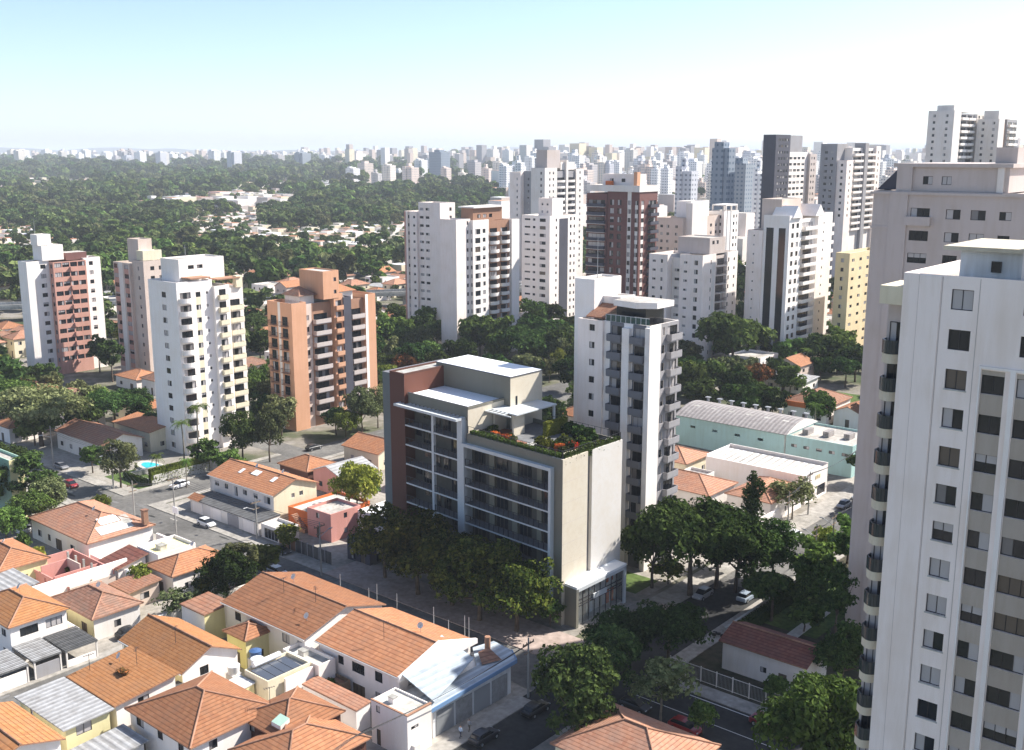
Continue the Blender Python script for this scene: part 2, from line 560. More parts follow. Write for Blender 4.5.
M['leafS'] = leafmat("street_tree_leaves", (0.018, 0.032, 0.008), (0.046, 0.067, 0.014), (0.132, 0.149, 0.029), 0.3)
M['leafT'] = leafmat("street_tree_leaves_lighter", (0.025, 0.043, 0.010), (0.069, 0.090, 0.018), (0.188, 0.194, 0.037), 0.3)
M['leafM'] = leafmat("green_leaves", (0.036, 0.068, 0.017), (0.075, 0.130, 0.031), (0.130, 0.202, 0.052))
M['leafY'] = leafmat("yellow_green_leaves", (0.063, 0.092, 0.017), (0.132, 0.172, 0.030), (0.218, 0.247, 0.052))
M['leafO'] = leafmat("olive_leaves", (0.054, 0.068, 0.027), (0.115, 0.135, 0.057), (0.189, 0.209, 0.095))
M['leafR'] = leafmat("rusty_blossom_leaves", (0.09, 0.06, 0.02), (0.16, 0.085, 0.035), (0.36, 0.11, 0.045))
M['leafF'] = leafmat("forest_leaves", (0.031, 0.059, 0.021), (0.067, 0.105, 0.034), (0.119, 0.161, 0.056), 0.15)
M['flower'] = leafmat("orange_petals", (0.35, 0.06, 0.02), (0.55, 0.10, 0.03), (0.6, 0.18, 0.06))
M['poolwater'] = plain("pool_water", (0.05, 0.50, 0.58), 0.05, 0, 0.5)
M['wood'] = plain("weathered_timber", (0.20, 0.14, 0.09), 0.8)
M['pole'] = paint("concrete_pole", (0.34, 0.33, 0.31), 0.2)
M['solar'] = plain("solar_collector", (0.07, 0.08, 0.10), 0.2, 0, 0.6)
M['tankblue'] = plain("blue_plastic", (0.06, 0.12, 0.26), 0.4)
M['tire'] = plain("rubber", (0.02, 0.02, 0.02), 0.8)
M['lampglass'] = plain("headlamp_glass", (0.6, 0.62, 0.65), 0.1)
M['redlamp'] = plain("tail_lamp", (0.35, 0.02, 0.02), 0.2)
M['blackcloth'] = plain("black_tarpaulin", (0.03, 0.03, 0.035), 0.6)
M['shopglow'] = plain("lit_shop_interior", (0.75, 0.70, 0.62), 0.6)
M['far'] = facade_mat("far_blocks", [(0.82, 0.80, 0.78), (0.68, 0.63, 0.56), (0.84, 0.83, 0.81), (0.52, 0.48, 0.46), (0.76, 0.68, 0.58), (0.85, 0.84, 0.83), (0.58, 0.58, 0.61), (0.70, 0.58, 0.50), (0.80, 0.78, 0.74)])
M['farblue'] = facade_mat("far_blue_blocks", [(0.24, 0.28, 0.33), (0.28, 0.31, 0.34), (0.34, 0.36, 0.38)], (0.10, 0.14, 0.19))
M['hill'] = ground_mat("wooded_hills", [(0.4, (0.03, 0.05, 0.025)), (0.6, (0.10, 0.10, 0.08))], 0.002, fine=0.02)

# ------------------------------------------------------------------ walls with real openings
WIN = {}
RW_ = random.Random(11)


def window_geo(mb, w, h, kind, frame='frame', d=0.0):
    """frame and panes; x across, outward is -y, z up from the sill"""
    t = 0.055
    f = M[frame]
    for (x0, x1, z0, z1) in ((-w / 2, w / 2, 0, t), (-w / 2, w / 2, h - t, h), (-w / 2, -w / 2 + t, t, h - t), (w / 2 - t, w / 2, t, h - t)):
        mb.box(x0, x1, d - 0.05, d + 0.03, z0, z1, f)
    n = 1 if w < 0.9 else (2 if w < 2.3 else (3 if w < 3.4 else 4))
    pw = (w - 2 * t) / n
    for i in range(n):
        x0 = -w / 2 + t + i * pw
        if i:
            mb.box(x0 - t / 2, x0 + t / 2, d - 0.045, d + 0.03, t, h - t, f)
        g = M['glass']
        if kind == 1 and i == 0 or kind == 2 and i == n - 1 or kind == 3:
            g = M['curtain']
        elif kind == 4 and i % 2 == 0:
            g = M['blind']
        elif kind == 5:
            g = M['brownblind']
        y = d - 0.015 if i % 2 else d + 0.01
        if kind == 6:      # blind half drawn
            zz = h * 0.55
            mb.quad((x0, y, t), (x0 + pw, y, t), (x0 + pw, y, zz), (x0, y, zz), M['glass'])
            mb.quad((x0, y, zz), (x0 + pw, y, zz), (x0 + pw, y, h - t), (x0, y, h - t), M['curtain'])
        else:
            mb.quad((x0, y, t), (x0 + pw, y, t), (x0 + pw, y, h - t), (x0, y, h - t), g)


def pick_kind(r):
    x = r.random()
    return 0 if x < 0.30 else 1 if x < 0.46 else 2 if x < 0.60 else 3 if x < 0.71 else 4 if x < 0.85 else 5 if x < 0.88 else 6


def window_mesh(w, h, kind, frame):
    k = (round(w, 2), round(h, 2), kind, frame)
    if k not in WIN:
        mb = MB()
        window_geo(mb, w, h, kind, frame)
        WIN[k] = mb.mesh("window")
    return WIN[k]


def wall(mb, o, ang, wid, z0, z1, holes, mat, rev=0.18, revmat=None, cells=None):
    """a wall sheet with openings (u0,u1,z0,z1) and their reveals; ang 0 faces -y; cells(u,z) may give another material"""
    c, s = math.cos(ang), math.sin(ang)
    ou, oi = (c, s), (-s, c)        # along, inward

    def p(u, z, d=0.0):
        return (o[0] + ou[0] * u + oi[0] * d, o[1] + ou[1] * u + oi[1] * d, z)
    hs = [h for h in holes if h[0] > 0.01 and h[1] < wid - 0.01 and h[2] >= z0 and h[3] <= z1 - 0.01]
    us = sorted(set([0.0, wid] + [round(x, 3) for h in hs for x in h[:2]] + [round(x, 3) for x in (cells.us if cells else []) if 0 < x < wid]))
    zs = sorted(set([z0, z1] + [round(x, 3) for h in hs for x in h[2:]] + [round(x, 3) for x in (cells.zs if cells else []) if z0 < x < z1]))
    hh = [tuple(round(x, 3) for x in h) for h in hs]
    for j in range(len(zs) - 1):
        zc = (zs[j] + zs[j + 1]) / 2
        if zs[j + 1] - zs[j] < 1e-4:
            continue
        run = None
        row = [h for h in hh if h[2] <= zc <= h[3]]
        for i in range(len(us) - 1):
            uc = (us[i] + us[i + 1]) / 2
            if us[i + 1] - us[i] < 1e-4:
                continue
            hole = any(h[0] <= uc <= h[1] for h in row)
            mm = None if hole else ((cells.fn(uc, zc) if cells else None) or mat)
            if run and run[2] is mm and mm is not None:
                run[1] = us[i + 1]
            else:
                if run and run[2] is not None:
                    mb.quad(p(run[0], zs[j]), p(run[1], zs[j]), p(run[1], zs[j + 1]), p(run[0], zs[j + 1]), run[2])
                run = [us[i], us[i + 1], mm]
        if run and run[2] is not None:
            mb.quad(p(run[0], zs[j]), p(run[1], zs[j]), p(run[1], zs[j + 1]), p(run[0], zs[j + 1]), run[2])
    rm = revmat or mat
    for a, b, l, h in hh:
        mb.quad(p(a, l), p(b, l), p(b, l, rev), p(a, l, rev), rm)
        mb.quad(p(a, h, rev), p(b, h, rev), p(b, h), p(a, h), rm)
        mb.quad(p(a, l), p(a, l, rev), p(a, h, rev), p(a, h), rm)
        mb.quad(p(b, l, rev), p(b, l), p(b, h), p(b, h, rev), rm)
    return p


class Cells:
    def __init__(s):
        s.us, s.zs, s.rules = [], [], []

    def stripe(s, u0, u1, mat, z0=-1, z1=999):
        s.us += [u0, u1]
        s.zs += [z0, z1]
        s.rules.append((u0, u1, z0, z1, mat))

    def fn(s, u, z):
        for u0, u1, z0, z1, m in reversed(s.rules):
            if u0 <= u <= u1 and z0 <= z <= z1:
                return m
        return None


class Tower:
    """an apartment tower: Empty at the K corner, x along a, y along b"""

    def __init__(s, name, label, a, b, cat='apartment tower', fh=3.0, seed=1, frame='frame', group=None):
        s.root = empty(name, label, cat, W(a, b), GROT, group)
        s.fh, s.rng, s.frame = fh, random.Random(seed), frame
        s.nwin = s.nbal = 0
        s.xw, s.xb = MB(), MB()

    def put_window(s, x, y, z, ang, w, h, kind=None):
        kind = pick_kind(s.rng) if kind is None else kind
        if s.nwin < 100:
            link('window', window_mesh(w, h, kind, s.frame), s.root, (x, y, z), ang)
        else:
            c, q = math.cos(ang), math.sin(ang)
            s.xw.xf = lambda p: (x + p[0] * c - p[1] * q, y + p[0] * q + p[1] * c, z + p[2])
            window_geo(s.xw, w, h, kind, s.frame)
        s.nwin += 1

    def balcony(s, x, y, z, ang, w, dep, slab, par, style):
        c, q = math.cos(ang), math.sin(ang)
        one = s.nbal < 100
        mb = MB() if one else s.xb
        if not one:
            mb.xf = lambda p: (x + p[0] * c - p[1] * q, y + p[0] * q + p[1] * c, z + p[2])
        sm, pm = M[slab], M[par]
        if style in ('round', 'deep'):
            n = 8
            poly = [(-w / 2, -0.01)] + [(-w / 2 + w * i / n, -dep * (0.55 + 0.45 * math.sin(math.pi * i / n))) for i in range(n + 1)] + [(w / 2, -0.01)]
        else:
            poly = [(-w / 2, -0.01), (-w / 2, -dep), (w / 2, -dep), (w / 2, -0.01)]
        mb.prism(poly, -0.75 if style == 'deep' else -0.16, 0.0, sm)
        top = 1.05
        pts = poly
        for i in range(len(pts) - 1):
            (ax, ay), (bx, by) = pts[i], pts[i + 1]
            L = math.hypot(bx - ax, by - ay)
            if L < 0.02:
                continue
            nx, ny = (by - ay) / L * 0.05, -(bx - ax) / L * 0.05
            if style == 'rail':
                m2 = M['darkmetal']
                k = max(2, int(L / 0.35))
                for j in range(k + 1):
                    ux, uy = ax + (bx - ax) * j / k, ay + (by - ay) * j / k
                    mb.box(ux - 0.02, ux + 0.02, uy - 0.02, uy + 0.02, 0.0, top, m2)
                mb.prism([(ax - nx, ay - ny), (bx - nx, by - ny), (bx + nx, by + ny), (ax + nx, ay + ny)], top, top + 0.05, m2)
            else:
                mb.prism([(ax - nx, ay - ny), (bx - nx, by - ny), (bx + nx, by + ny), (ax + nx, ay + ny)], -0.01, top, pm)
        if one:
            mb.build('balcony', s.root, (x, y, z), ang)
        s.nbal += 1

    def block(s, x0, x1, y0, y1, z0, z1, mat, L=(), Rr=(), name='tower_block', parapet=0.9, roof='roofgrey', floors=None, skip_top=0, first=0):
        mb = MB()
        fl = floors or [z0 + s.fh * i for i in range(first, int((z1 - z0) / s.fh) - skip_top)]
        m = M[mat]
        for o, ang, wid, cols in (((x0, y0), 0.0, x1 - x0, L), ((x1, y0), math.pi / 2, y1 - y0, Rr)):
            holes, cells, todo = [], Cells(), []
            c, q = math.cos(ang), math.sin(ang)

            def P3(u, d):
                return (o[0] + c * u - q * d, o[1] + q * u + c * d)
            for cl in cols:
                if cl[0] == 's':
                    cells.stripe(cl[1], cl[2], M[cl[3]], *(cl[4:] or (z0, z1)))
            for i, zf in enumerate(fl):
                for cl in cols:
                    k = cl[0]
                    if k == 'w':        # u, w, h, sill [, spandrel]
                        _, u, w, h, sill = cl[:5]
                        if zf + sill + h > z1 - 0.05:
                            continue
                        holes.append((u - w / 2, u + w / 2, zf + sill, zf + sill + h))
                        todo.append(('w', u, zf + sill, w, h))
                        if len(cl) > 5:
                            cells.stripe(u - w / 2, u + w / 2, M[cl[5]], zf - (s.fh - sill - h), zf + sill)
                    elif k == 'p':      # band u0 u1 mat h
                        cells.stripe(cl[1], cl[2], M[cl[3]], zf, zf + cl[4])
                    elif k == 'b':      # u0 u1 depth slab parapet style
                        _, u0, u1, dep, slab, par, sty = cl[:7]
                        if zf + 2.4 > z1 - 0.05:
                            continue
                        holes.append((u0 + 0.25, u1 - 0.25, zf + 0.05, zf + 2.35))
                        todo.append(('d', (u0 + u1) / 2, zf + 0.05, u1 - u0 - 0.5, 2.3))
                        todo.append(('b', (u0 + u1) / 2, zf, u1 - u0, dep, slab, par, sty))
            rev = 0.18
            wall(mb, o, ang, wid, z0, z1, holes, m, rev, None, cells)
            for td in todo:
                if td[0] in 'wd':
                    _, u, z, w, h = td
                    if u - w / 2 <= 0.01 or u + w / 2 >= wid - 0.01:
                        continue
                    x, y = P3(u, rev - 0.035)
                    s.put_window(x, y, z, ang, w, h, None if td[0] == 'w' else s.rng.choice((0, 0, 0, 1, 4, 2, 3)))
                else:
                    _, u, z, w, dep, slab, par, sty = td
                    x, y = P3(u, 0)
                    s.balcony(x, y, z, ang, w, dep, slab, par, sty)
        # back walls, roof slab and parapet
        mb.quad((x1, y1, z0), (x0, y1, z0), (x0, y1, z1), (x1, y1, z1), m)
        mb.quad((x0, y1, z0), (x0, y0, z0), (x0, y0, z1), (x0, y1, z1), m)
        rm = M[roof]
        t = 0.2
        if parapet:
            zr = z1 - parapet
            mb.quad((x0 + t, y0 + t, zr), (x1 - t, y0 + t, zr), (x1 - t, y1 - t, zr), (x0 + t, y1 - t, zr), rm)
            ou = [(x0, y0), (x1, y0), (x1, y1), (x0, y1)]
            inn = [(x0 + t, y0 + t), (x1 - t, y0 + t), (x1 - t, y1 - t), (x0 + t, y1 - t)]
            for i in range(4):
                a, b, c_, d = ou[i], ou[(i + 1) % 4], inn[(i + 1) % 4], inn[i]
                mb.quad((*a, z1), (*b, z1), (*c_, z1), (*d, z1), m)
                mb.quad((*d, zr), (*d, z1), (*c_, z1), (*c_, zr), m)
        else:
            mb.quad((x0, y0, z1), (x1, y0, z1), (x1, y1, z1), (x0, y1, z1), rm)
        return mb.build(name, s.root)

    def box(s, name, x0, x1, y0, y1, z0, z1, mat, top=None):
        mb = MB()
        mb.box(x0, x1, y0, y1, z0, z1, M[mat], M[top] if top else None)
        return mb.build(name, s.root)

    def antenna(s, x, y, z, h):
        mb = MB()
        mb.tube((x, y, z), (x, y, z + h), 0.07, 0.03, 5, M['metal'])
        mb.tube((x - 0.6, y, z + h * 0.8), (x + 0.6, y, z + h * 0.8), 0.03, 0.03, 4, M['metal'])
        mb.build('antenna', s.root)

    def tank(s, x, y, z, r=1.0, h=1.4, mat='concrete'):
        mb = MB()
        mb.tube((x, y, z), (x, y, z + h), r, r, 12, M[mat])
        mb.build('water_tank', s.root)

    def done(s):
        for mb, nm in ((s.xw, 'windows'), (s.xb, 'balconies')):
            if mb.f:
                mb.xf = None
                mb.build(nm, s.root)["kind"] = 'stuff'
        return s.root

# ------------------------------------------------------------------ ground, streets, pavements
def struct(name, mb, loc=(0, 0, 0), rz=0.0):
    o = mb.build(name, None, loc, rz)
    o["kind"] = 'structure'
    return o


def sheet(name, rects, z, mat, h=None):
    """flat sheets in street-grid coordinates (a0,a1,b0,b1); with h they are raised slabs with a kerb face"""
    mb = MB()
    for i, (a0, a1, b0, b1) in enumerate(rects):
        if h:
            mb.box(a0, a1, b0, b1, z, z + h, M[mat])
        else:
            zz = z + 0.0007 * i
            mb.quad((a0, b0, zz), (a1, b0, zz), (a1, b1, zz), (a0, b1, zz), M[mat])
    return struct(name, mb, (0, 0, 0), GROT)


g = MB()
N = 24
for i in range(N):
    for j in range(N):
        x0, x1 = -24000 + 48000 * i / N, -24000 + 48000 * (i + 1) / N
        y0, y1 = -6000 + 48000 * j / N, -6000 + 48000 * (j + 1) / N
        g.quad((x0, y0, 0), (x1, y0, 0), (x1, y1, 0), (x0, y1, 0), M['ground'])
struct('ground', g)
sheet('yard_paving', [(-260, -20, 40, 101), (-260, -200, 112, 140), (-188, -140, 112, 165), (-140, -88, 112, 160), (-116, -87, 160, 236), (-72, -10, 60, 104)], 0.004, 'yard')
ROADS = [(-330, -82.5, 101.2, 109.4), (-82.5, -73.5, 150, 420), (-198.8, -190.2, 109.4, 330), (-134.6, -129.2, 20, 101.2), (-330, -198.8, 150, 157), (-190.2, -118, 172, 179), (-330, -82.5, 238, 247), (-73.5, 60, 243, 251)]
sheet('road', ROADS, 0.012, 'asphalt')
DARK = [(-82.5, -73.5, 30, 150), (-73.5, 30, 104.5, 114.2)]  # stretches in tower shade, coloured darker than the same street beyond
sheet('side_road', DARK, 0.012, 'shadepatchasphalt')
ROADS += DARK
sheet('garden_ground', [(-72, -10, 117, 200), (-69, -10, 40, 80)], 0.006, 'soil')  # ground toned dark for the tower's shade
sheet('pavement', [(-190.0, -135, 109.4, 112.4), (-330, -199, 109.4, 112.0), (-189.9, -188.3, 112.4, 170), (-200.6, -198.8, 112.0, 150), (-330, -136, 98.9, 101.2), (-128, -86, 98.9, 101.2),
                   (-87.0, -82.5, 136, 236), (-73.5, -71.0, 120, 236), (-73.5, 20, 114.2, 117.0), (-73.5, 20, 102.0, 104.5), (-83.2, -80.6, 40, 98.9), (-129.2, -127.6, 40, 98), (-136.2, -134.6, 40, 98)], 0.0, 'pave', 0.13)
sheet('brick_pavement', [(-135, -84.5, 109.4, 117.5), (-84.5, -82.5, 109.4, 136)], 0.0, 'pinkpave', 0.13)
ln = []
ln += [(-72, 20, 113.6, 113.75), (-72, -20, 109.0, 109.12)]
sheet('road_markings', ln, 0.03, 'line')
sheet('lawn', [(-70.5, -60.5, 140, 163), (-104, -90, 136.5, 143.5), (-137, -118, 275, 300), (-215, -200.8, 114, 121)], 0.009, 'lawn')

pr_ = random.Random(17)
pm_ = MB()
for k in range(46):
    r0 = pr_.choice(ROADS[:1] * 5 + [ROADS[1], ROADS[2], ROADS[3]] + DARK[:1])
    a_, b_ = pr_.uniform(max(r0[0], -235), min(r0[1], 20)), pr_.uniform(max(r0[2], 50) + .6, min(r0[3], 235) - .6)
    w_, h_ = (pr_.uniform(.6, 5), pr_.uniform(.4, 1.1)) if r0[1] - r0[0] > 30 else (pr_.uniform(.4, 1.1), pr_.uniform(.6, 5))
    n_ = 9
    pts = [(a_ + w_ * .5 * math.cos(i * 6.283 / n_) * pr_.uniform(.8, 1.15), b_ + h_ * .5 * math.sin(i * 6.283 / n_) * pr_.uniform(.8, 1.15)) for i in range(n_)]
    pm_.add([(x, y, 0.019 + k * .0002) for x, y in pts], [tuple(range(n_))], M[pr_.choice(('shadepatchasphalt', 'darkconcrete', 'pave'))])
for k in range(9):
    a_, b_ = -190 + k * 11.3, pr_.uniform(103, 108)
    pm_.add([(a_ + .35 * math.cos(i * .6283), b_ + .35 * math.sin(i * .6283), .031) for i in range(10)], [tuple(range(10))], M['darkmetal'])
struct('road_patches', pm_, (0, 0, 0), GROT)

# wooded ridge and hills on the horizon
hb = MB()
hr = random.Random(4)


def ridge(dist, base, amp, az0, az1, n, seed):
    pts = []
    for i in range(n + 1):
        az = R(az0 + (az1 - az0) * i / n)
        hh = base + amp * (mnoise.noise(Vector((i * 0.11, seed, 0))) + 0.5 * mnoise.noise(Vector((i * 0.33, seed + 5, 0))))
        d = dist * (1 + 0.05 * mnoise.noise(Vector((i * 0.07, seed + 9, 0))))
        pts.append((az, d, max(hh, 4)))
    for (z0, d0, h0), (z1, d1, h1) in zip(pts, pts[1:]):
        def q(az, d, h):
            return (math.sin(az) * d, math.cos(az) * d, h)
        hb.quad(q(z0, d0 * 0.8, -0.5), q(z1, d1 * 0.8, -0.5), q(z1, d1, h1), q(z0, d0, h0), M['hill'])
        hb.quad(q(z0, d0, h0), q(z1, d1, h1), q(z1, d1 * 1.25, -0.5), q(z0, d0 * 1.25, -0.5), M['hill'])


ridge(13500, 105, 55, -38, 10, 90, 1.3)
ridge(10500, 62, 34, -38, 38, 110, 7.7)
ridge(14500, 95, 35, 0, 38, 80, 3.1)
struct('hills', hb)

# ------------------------------------------------------------------ the new residential block in the middle
HA, HU = R(44.5), R(41.0)
HN, HV = (math.sin(HA), -math.cos(HA)), (math.sin(HU), math.cos(HU))
hero = empty('residential_building', "new beige residential block with maroon end, white framed balconies and planted roof terrace", 'apartment building', (7.43, 150.35, 0))


def hx(p):
    return (p[0] * HN[0] + p[1] * HV[0], p[0] * HN[1] + p[1] * HV[1], p[2])


def HB():
    return MB(hx)


FL = [24.0, 20.85, 17.7, 14.55, 11.4, 8.25, 5.1, 1.95]           # slab tops of the right bay, first is its head
FLL = [24.9, 21.5, 18.1, 14.7, 11.3, 7.9, 4.5]
# tower shell: the back of the loggias, the side walls, the roofs
m = HB()
G_, BE, WH = M['heroshade'], M['herobeige'], M['herowhite']
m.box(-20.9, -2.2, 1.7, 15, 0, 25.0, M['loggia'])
m.box(-2.2, 0, 0.0, 6.1, 0, 26.0, BE)
m.add([(-2.2, -0.006, 0), (-0.01, -0.006, 0), (-0.01, -0.006, 26), (-2.2, -0.006, 26)], [(0, 1, 2, 3)], G_)  # unlit face of the beige corner, darkened by colour
m.box(-2.2, -0.55, 6.1, 7.2, 0, 25.6, M['midgrey'])
m.box(-2.2, 0.0, 7.2, 15, 0, 26.0, WH)
m.box(-20.9, -2.2, 0.0, 1.7, 24.35, 26.0, G_)
m.box(-20.9, -2.2, 14.8, 15.0, 25.0, 26.0, G_)
m.box(-20.9, -2.2, 1.7, 14.8, 25.0, 25.25, M['deck'])
for z in (3.2, 6.4, 9.6, 12.8, 16.0, 19.2, 22.4):                # cladding joints
    m.box(-0.02, 0.012, 0.02, 6.08, z, z + 0.035, M['greige'])
m.build('wall', hero)
m = HB()
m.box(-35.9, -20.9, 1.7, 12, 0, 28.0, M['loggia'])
m.box(-35.9, -20.9, 0.3, 9.0, 28.0, 30.0, G_, M['roofwhite'])
m.add([(-20.897, 0.3, 26.0), (-20.897, 9.0, 26.0), (-20.897, 9.0, 30.0), (-20.897, 0.3, 30.0)], [(0, 1, 2, 3)], BE)
for x0, x1, y0, y1 in ((-35.9, -20.8, 0.2, 0.45), (-21.05, -20.8, 0.45, 9.0)):
    m.box(x0, x1, y0, y1, 30.0, 30.35, G_, M['darkgrey'])
m.build('upper_storey', hero)
m = HB()
m.box(-38.0, -19.4, 9.0, 17.2, 0, 33.9, G_)
m.add([(-19.397, 9.0, 25), (-19.397, 17.2, 25), (-19.397, 17.2, 33.9), (-19.397, 9.0, 33.9)], [(0, 1, 2, 3)], BE)
m.box(-38.1, -19.3, 8.9, 17.3, 33.9, 34.0, M['darkgrey'])
m.box(-37.95, -19.45, 9.05, 17.15, 34.0, 34.08, M['roofwhite'])
m.box(-19.42, -19.36, 10.3, 10.75, 27.6, 30.6, M['glass'])
m.build('penthouse', hero)
m = HB()
m.box(-42.6, -39.9, 0.1, 15, 0, 33.0, M['heroblue'], M['midgrey'])
for z in (4, 8, 12, 16, 20, 24, 28):
    m.box(-42.55, -39.95, 0.07, 0.11, z, z + 0.06, M['midgrey'])
m.build('side_wing', hero)
m = HB()
m.box(-39.9, -36.0, -0.5, 12, 0, 33.3, M['redwall'])
m.add([(-35.997, -0.48, 28.0), (-35.997, 12, 28.0), (-35.997, 12, 33.28), (-35.997, -0.48, 33.28)], [(0, 1, 2, 3)], M['rust'])
m.box(-39.6, -36.3, -0.2, 11.6, 33.3, 33.34, M['concrete'])
m.box(-39.9, -39.6, -0.5, 12, 33.3, 33.6, M['redwall'])
m.box(-36.3, -36.0, -0.5, 12, 33.3, 33.6, M['redwall'])
m.box(-39.6, -36.3, -0.5, -0.2, 33.3, 33.6, M['redwall'])
m.build('stair_tower', hero)
# right bay white frame
m = HB()
F_ = M['heroframe']
m.box(-21.3, -1.7, -0.85, 0.0, 24.0, 24.5, F_)
m.box(-2.2, -1.7, -0.85, 0.0, 1.5, 24.0, F_)
m.box(-21.3, -20.85, -0.85, 0.0, 1.5, 24.0, F_)
m.build('frame', hero)
for z in FL[1:]:
    m = HB()
    m.box(-20.84, -2.21, -0.6, 1.7, z - 0.24, z, F_, M['midgrey'])
    m.build('floor_slab', hero)
# left bay white grid
m = HB()
m.box(-29.05, -28.5, -0.55, 0.0, 3.0, 28.0, F_)
m.box(-22.5, -21.4, -0.75, 1.7, 0.0, 28.5, F_)
m.build('frame', hero)
for z in FLL:
    m = HB()
    m.box(-35.95, -22.51, -0.5, 1.7, z - 0.27, z, F_, M['midgrey'])
    m.build('floor_slab', hero)
# sun-shade over the left bay
m = HB()
m.box(-37.2, -21.4, -2.0, -1.5, 28.2, 28.6, F_)
m.box(-37.2, -36.9, -1.5, 0.2, 28.2, 28.6, F_)
m.box(-21.8, -21.4, -1.5, 0.2, 28.2, 28.6, F_)
for k in range(15):
    x = -36.3 + k * 1.0
    m.box(x, x + 0.28, -1.5, 0.25, 28.22, 28.58, F_)
m.build('pergola', hero)


def loggia(u0, u1, z, h, pattern):
    """doors, wall pieces and railing of one loggia"""
    n = len(pattern)
    w = (u1 - u0) / n
    edges = [u0 + i * w for i in range(n + 1)]
    if n == 7:
        edges = [u0 + (u1 - u0) * f for f in (0, .20, .28, .48, .56, .77, .84, 1)]
    for i, k in enumerate(pattern):
        a, b = edges[i], edges[i + 1]
        if k == 'd':
            d = HB()
            for q in range(3):
                xa, xb = a + 0.1 + (w - 0.2) * q / 3, a + 0.1 + (w - 0.2) * (q + 1) / 3
                d.box(xa, xb, 1.60, 1.69, z + 0.02, z + h - 0.55, M['frame'])
                d.box(xa + 0.07, xb - 0.07, 1.585, 1.605, z + 0.12, z + h - 0.65, M['glass'])
            d.build('glazed_door', hero)
        elif k == 's':
            d = HB()
            d.box(a + 0.3, b - 0.3, 1.60, 1.69, z + 1.2, z + h - 0.9, M['frame'])
            d.box(a + 0.4, b - 0.4, 1.58, 1.605, z + 1.3, z + h - 1.0, M['glass'])
            d.build('window', hero)
        elif k == 'c':
            d = HB()
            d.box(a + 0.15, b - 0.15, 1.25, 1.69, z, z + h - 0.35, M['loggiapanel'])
            d.build('wall_panel', hero)
    r = HB()
    k = int((u1 - u0) / 1.05)
    for j in range(k + 1):
        x = u0 + (u1 - u0) * j / k
        r.box(x - 0.045, x + 0.045, -0.53, -0.45, z, z + 1.1, M['darkmetal'])
    r.box(u0, u1, -0.53, -0.45, z + 1.1, z + 1.15, M['darkmetal'])
    k = int((u1 - u0) / 0.28)
    for j in range(k):
        x = u0 + (u1 - u0) * (j + 0.5) / k
        r.box(x - 0.008, x + 0.008, -0.5, -0.484, z + 0.08, z + 1.1, M['darkmetal'])
    r.build('railing', hero)


for z in FL[1:]:
    loggia(-20.8, -2.25, z, 3.15, 'dcdcdcd')
for i, z in enumerate(FLL):
    h = 3.4 if i else 3.3
    loggia(-35.9, -29.1, z, h, 'nsd' if i % 2 == 0 else 'sdn')
    loggia(-28.45, -22.55, z, h, 'dnd' if i % 2 == 0 else 'ndc')
# shop podium
m = HB()
m.box(-4.0, 2.4, 0.8, 13.6, 6.2, 6.6, M['roofwhite'])
m.box(-4.0, 1.9, 0.8, 13.6, 0.0, 0.25, M['paleconcrete'])
m.box(1.9, 2.4, 0.8, 13.6, 5.7, 6.2, M['heroframe'])
m.box(-4.0, 2.4, 0.75, 1.3, 0.0, 6.2, M['heroshade'])
m.box(1.85, 2.4, 13.0, 13.62, 0.0, 6.2, M['heroframe'])
m.box(-4.0, 1.85, 13.3, 13.62, 0.0, 6.2, M['heroshade'])
m.box(-1.5, -1.2, 1.3, 13.3, 0.0, 6.2, M['herobeige'])
m.build('shop_front', hero)
m = HB()
for k in range(9):
    y = 1.3 + k * 1.46
    m.box(1.95, 2.1, y - 0.04, y + 0.04, 0.25, 5.7, M['frame'])
for z in (3.1, 3.5, 4.1):
    m.box(1.97, 2.08, 1.3, 13.0, z, z + 0.12, M['frame'])
m.build('glazing_bars', hero)
t = NT("shop_glass")
t.b.inputs["Base Color"].default_value = (0.8, 0.85, 0.85, 1)
t.b.inputs["Roughness"].default_value = 0.03
t.b.inputs["Transmission Weight"].default_value = 0.9
t.b.inputs["IOR"].default_value = 1.1
M['shopglass'] = t.m
m = HB()
m.quad((2.02, 1.3, 0.25), (2.02, 13.0, 0.25), (2.02, 13.0, 5.7), (2.02, 1.3, 5.7), M['shopglass'])
m.build('shop_window', hero)
m = HB()
m.box(2.1, 2.3, 5.2, 8.6, 3.35, 4.15, M['heroframe'])
m.build('sign_board', hero)
for k, (y, h, mt) in enumerate(((2.2, 1.9, 'whitepaint'), (3.4, 2.2, 'herobeige'), (5.0, 1.6, 'wood'), (6.6, 2.0, 'whitepaint'), (9.2, 1.7, 'herobeige'), (11.0, 2.2, 'vermilion'), (12.2, 2.3, 'vermilion'))):
    m = HB()
    m.box(-0.6, 0.2, y - 0.35, y + 0.35, 0.25, 0.25 + h, M[mt])
    m.box(-0.5, 0.1, y - 0.25, y + 0.25, 3.7, 3.7 + h * 0.7, M[mt])
    m.build('display_stand', hero)
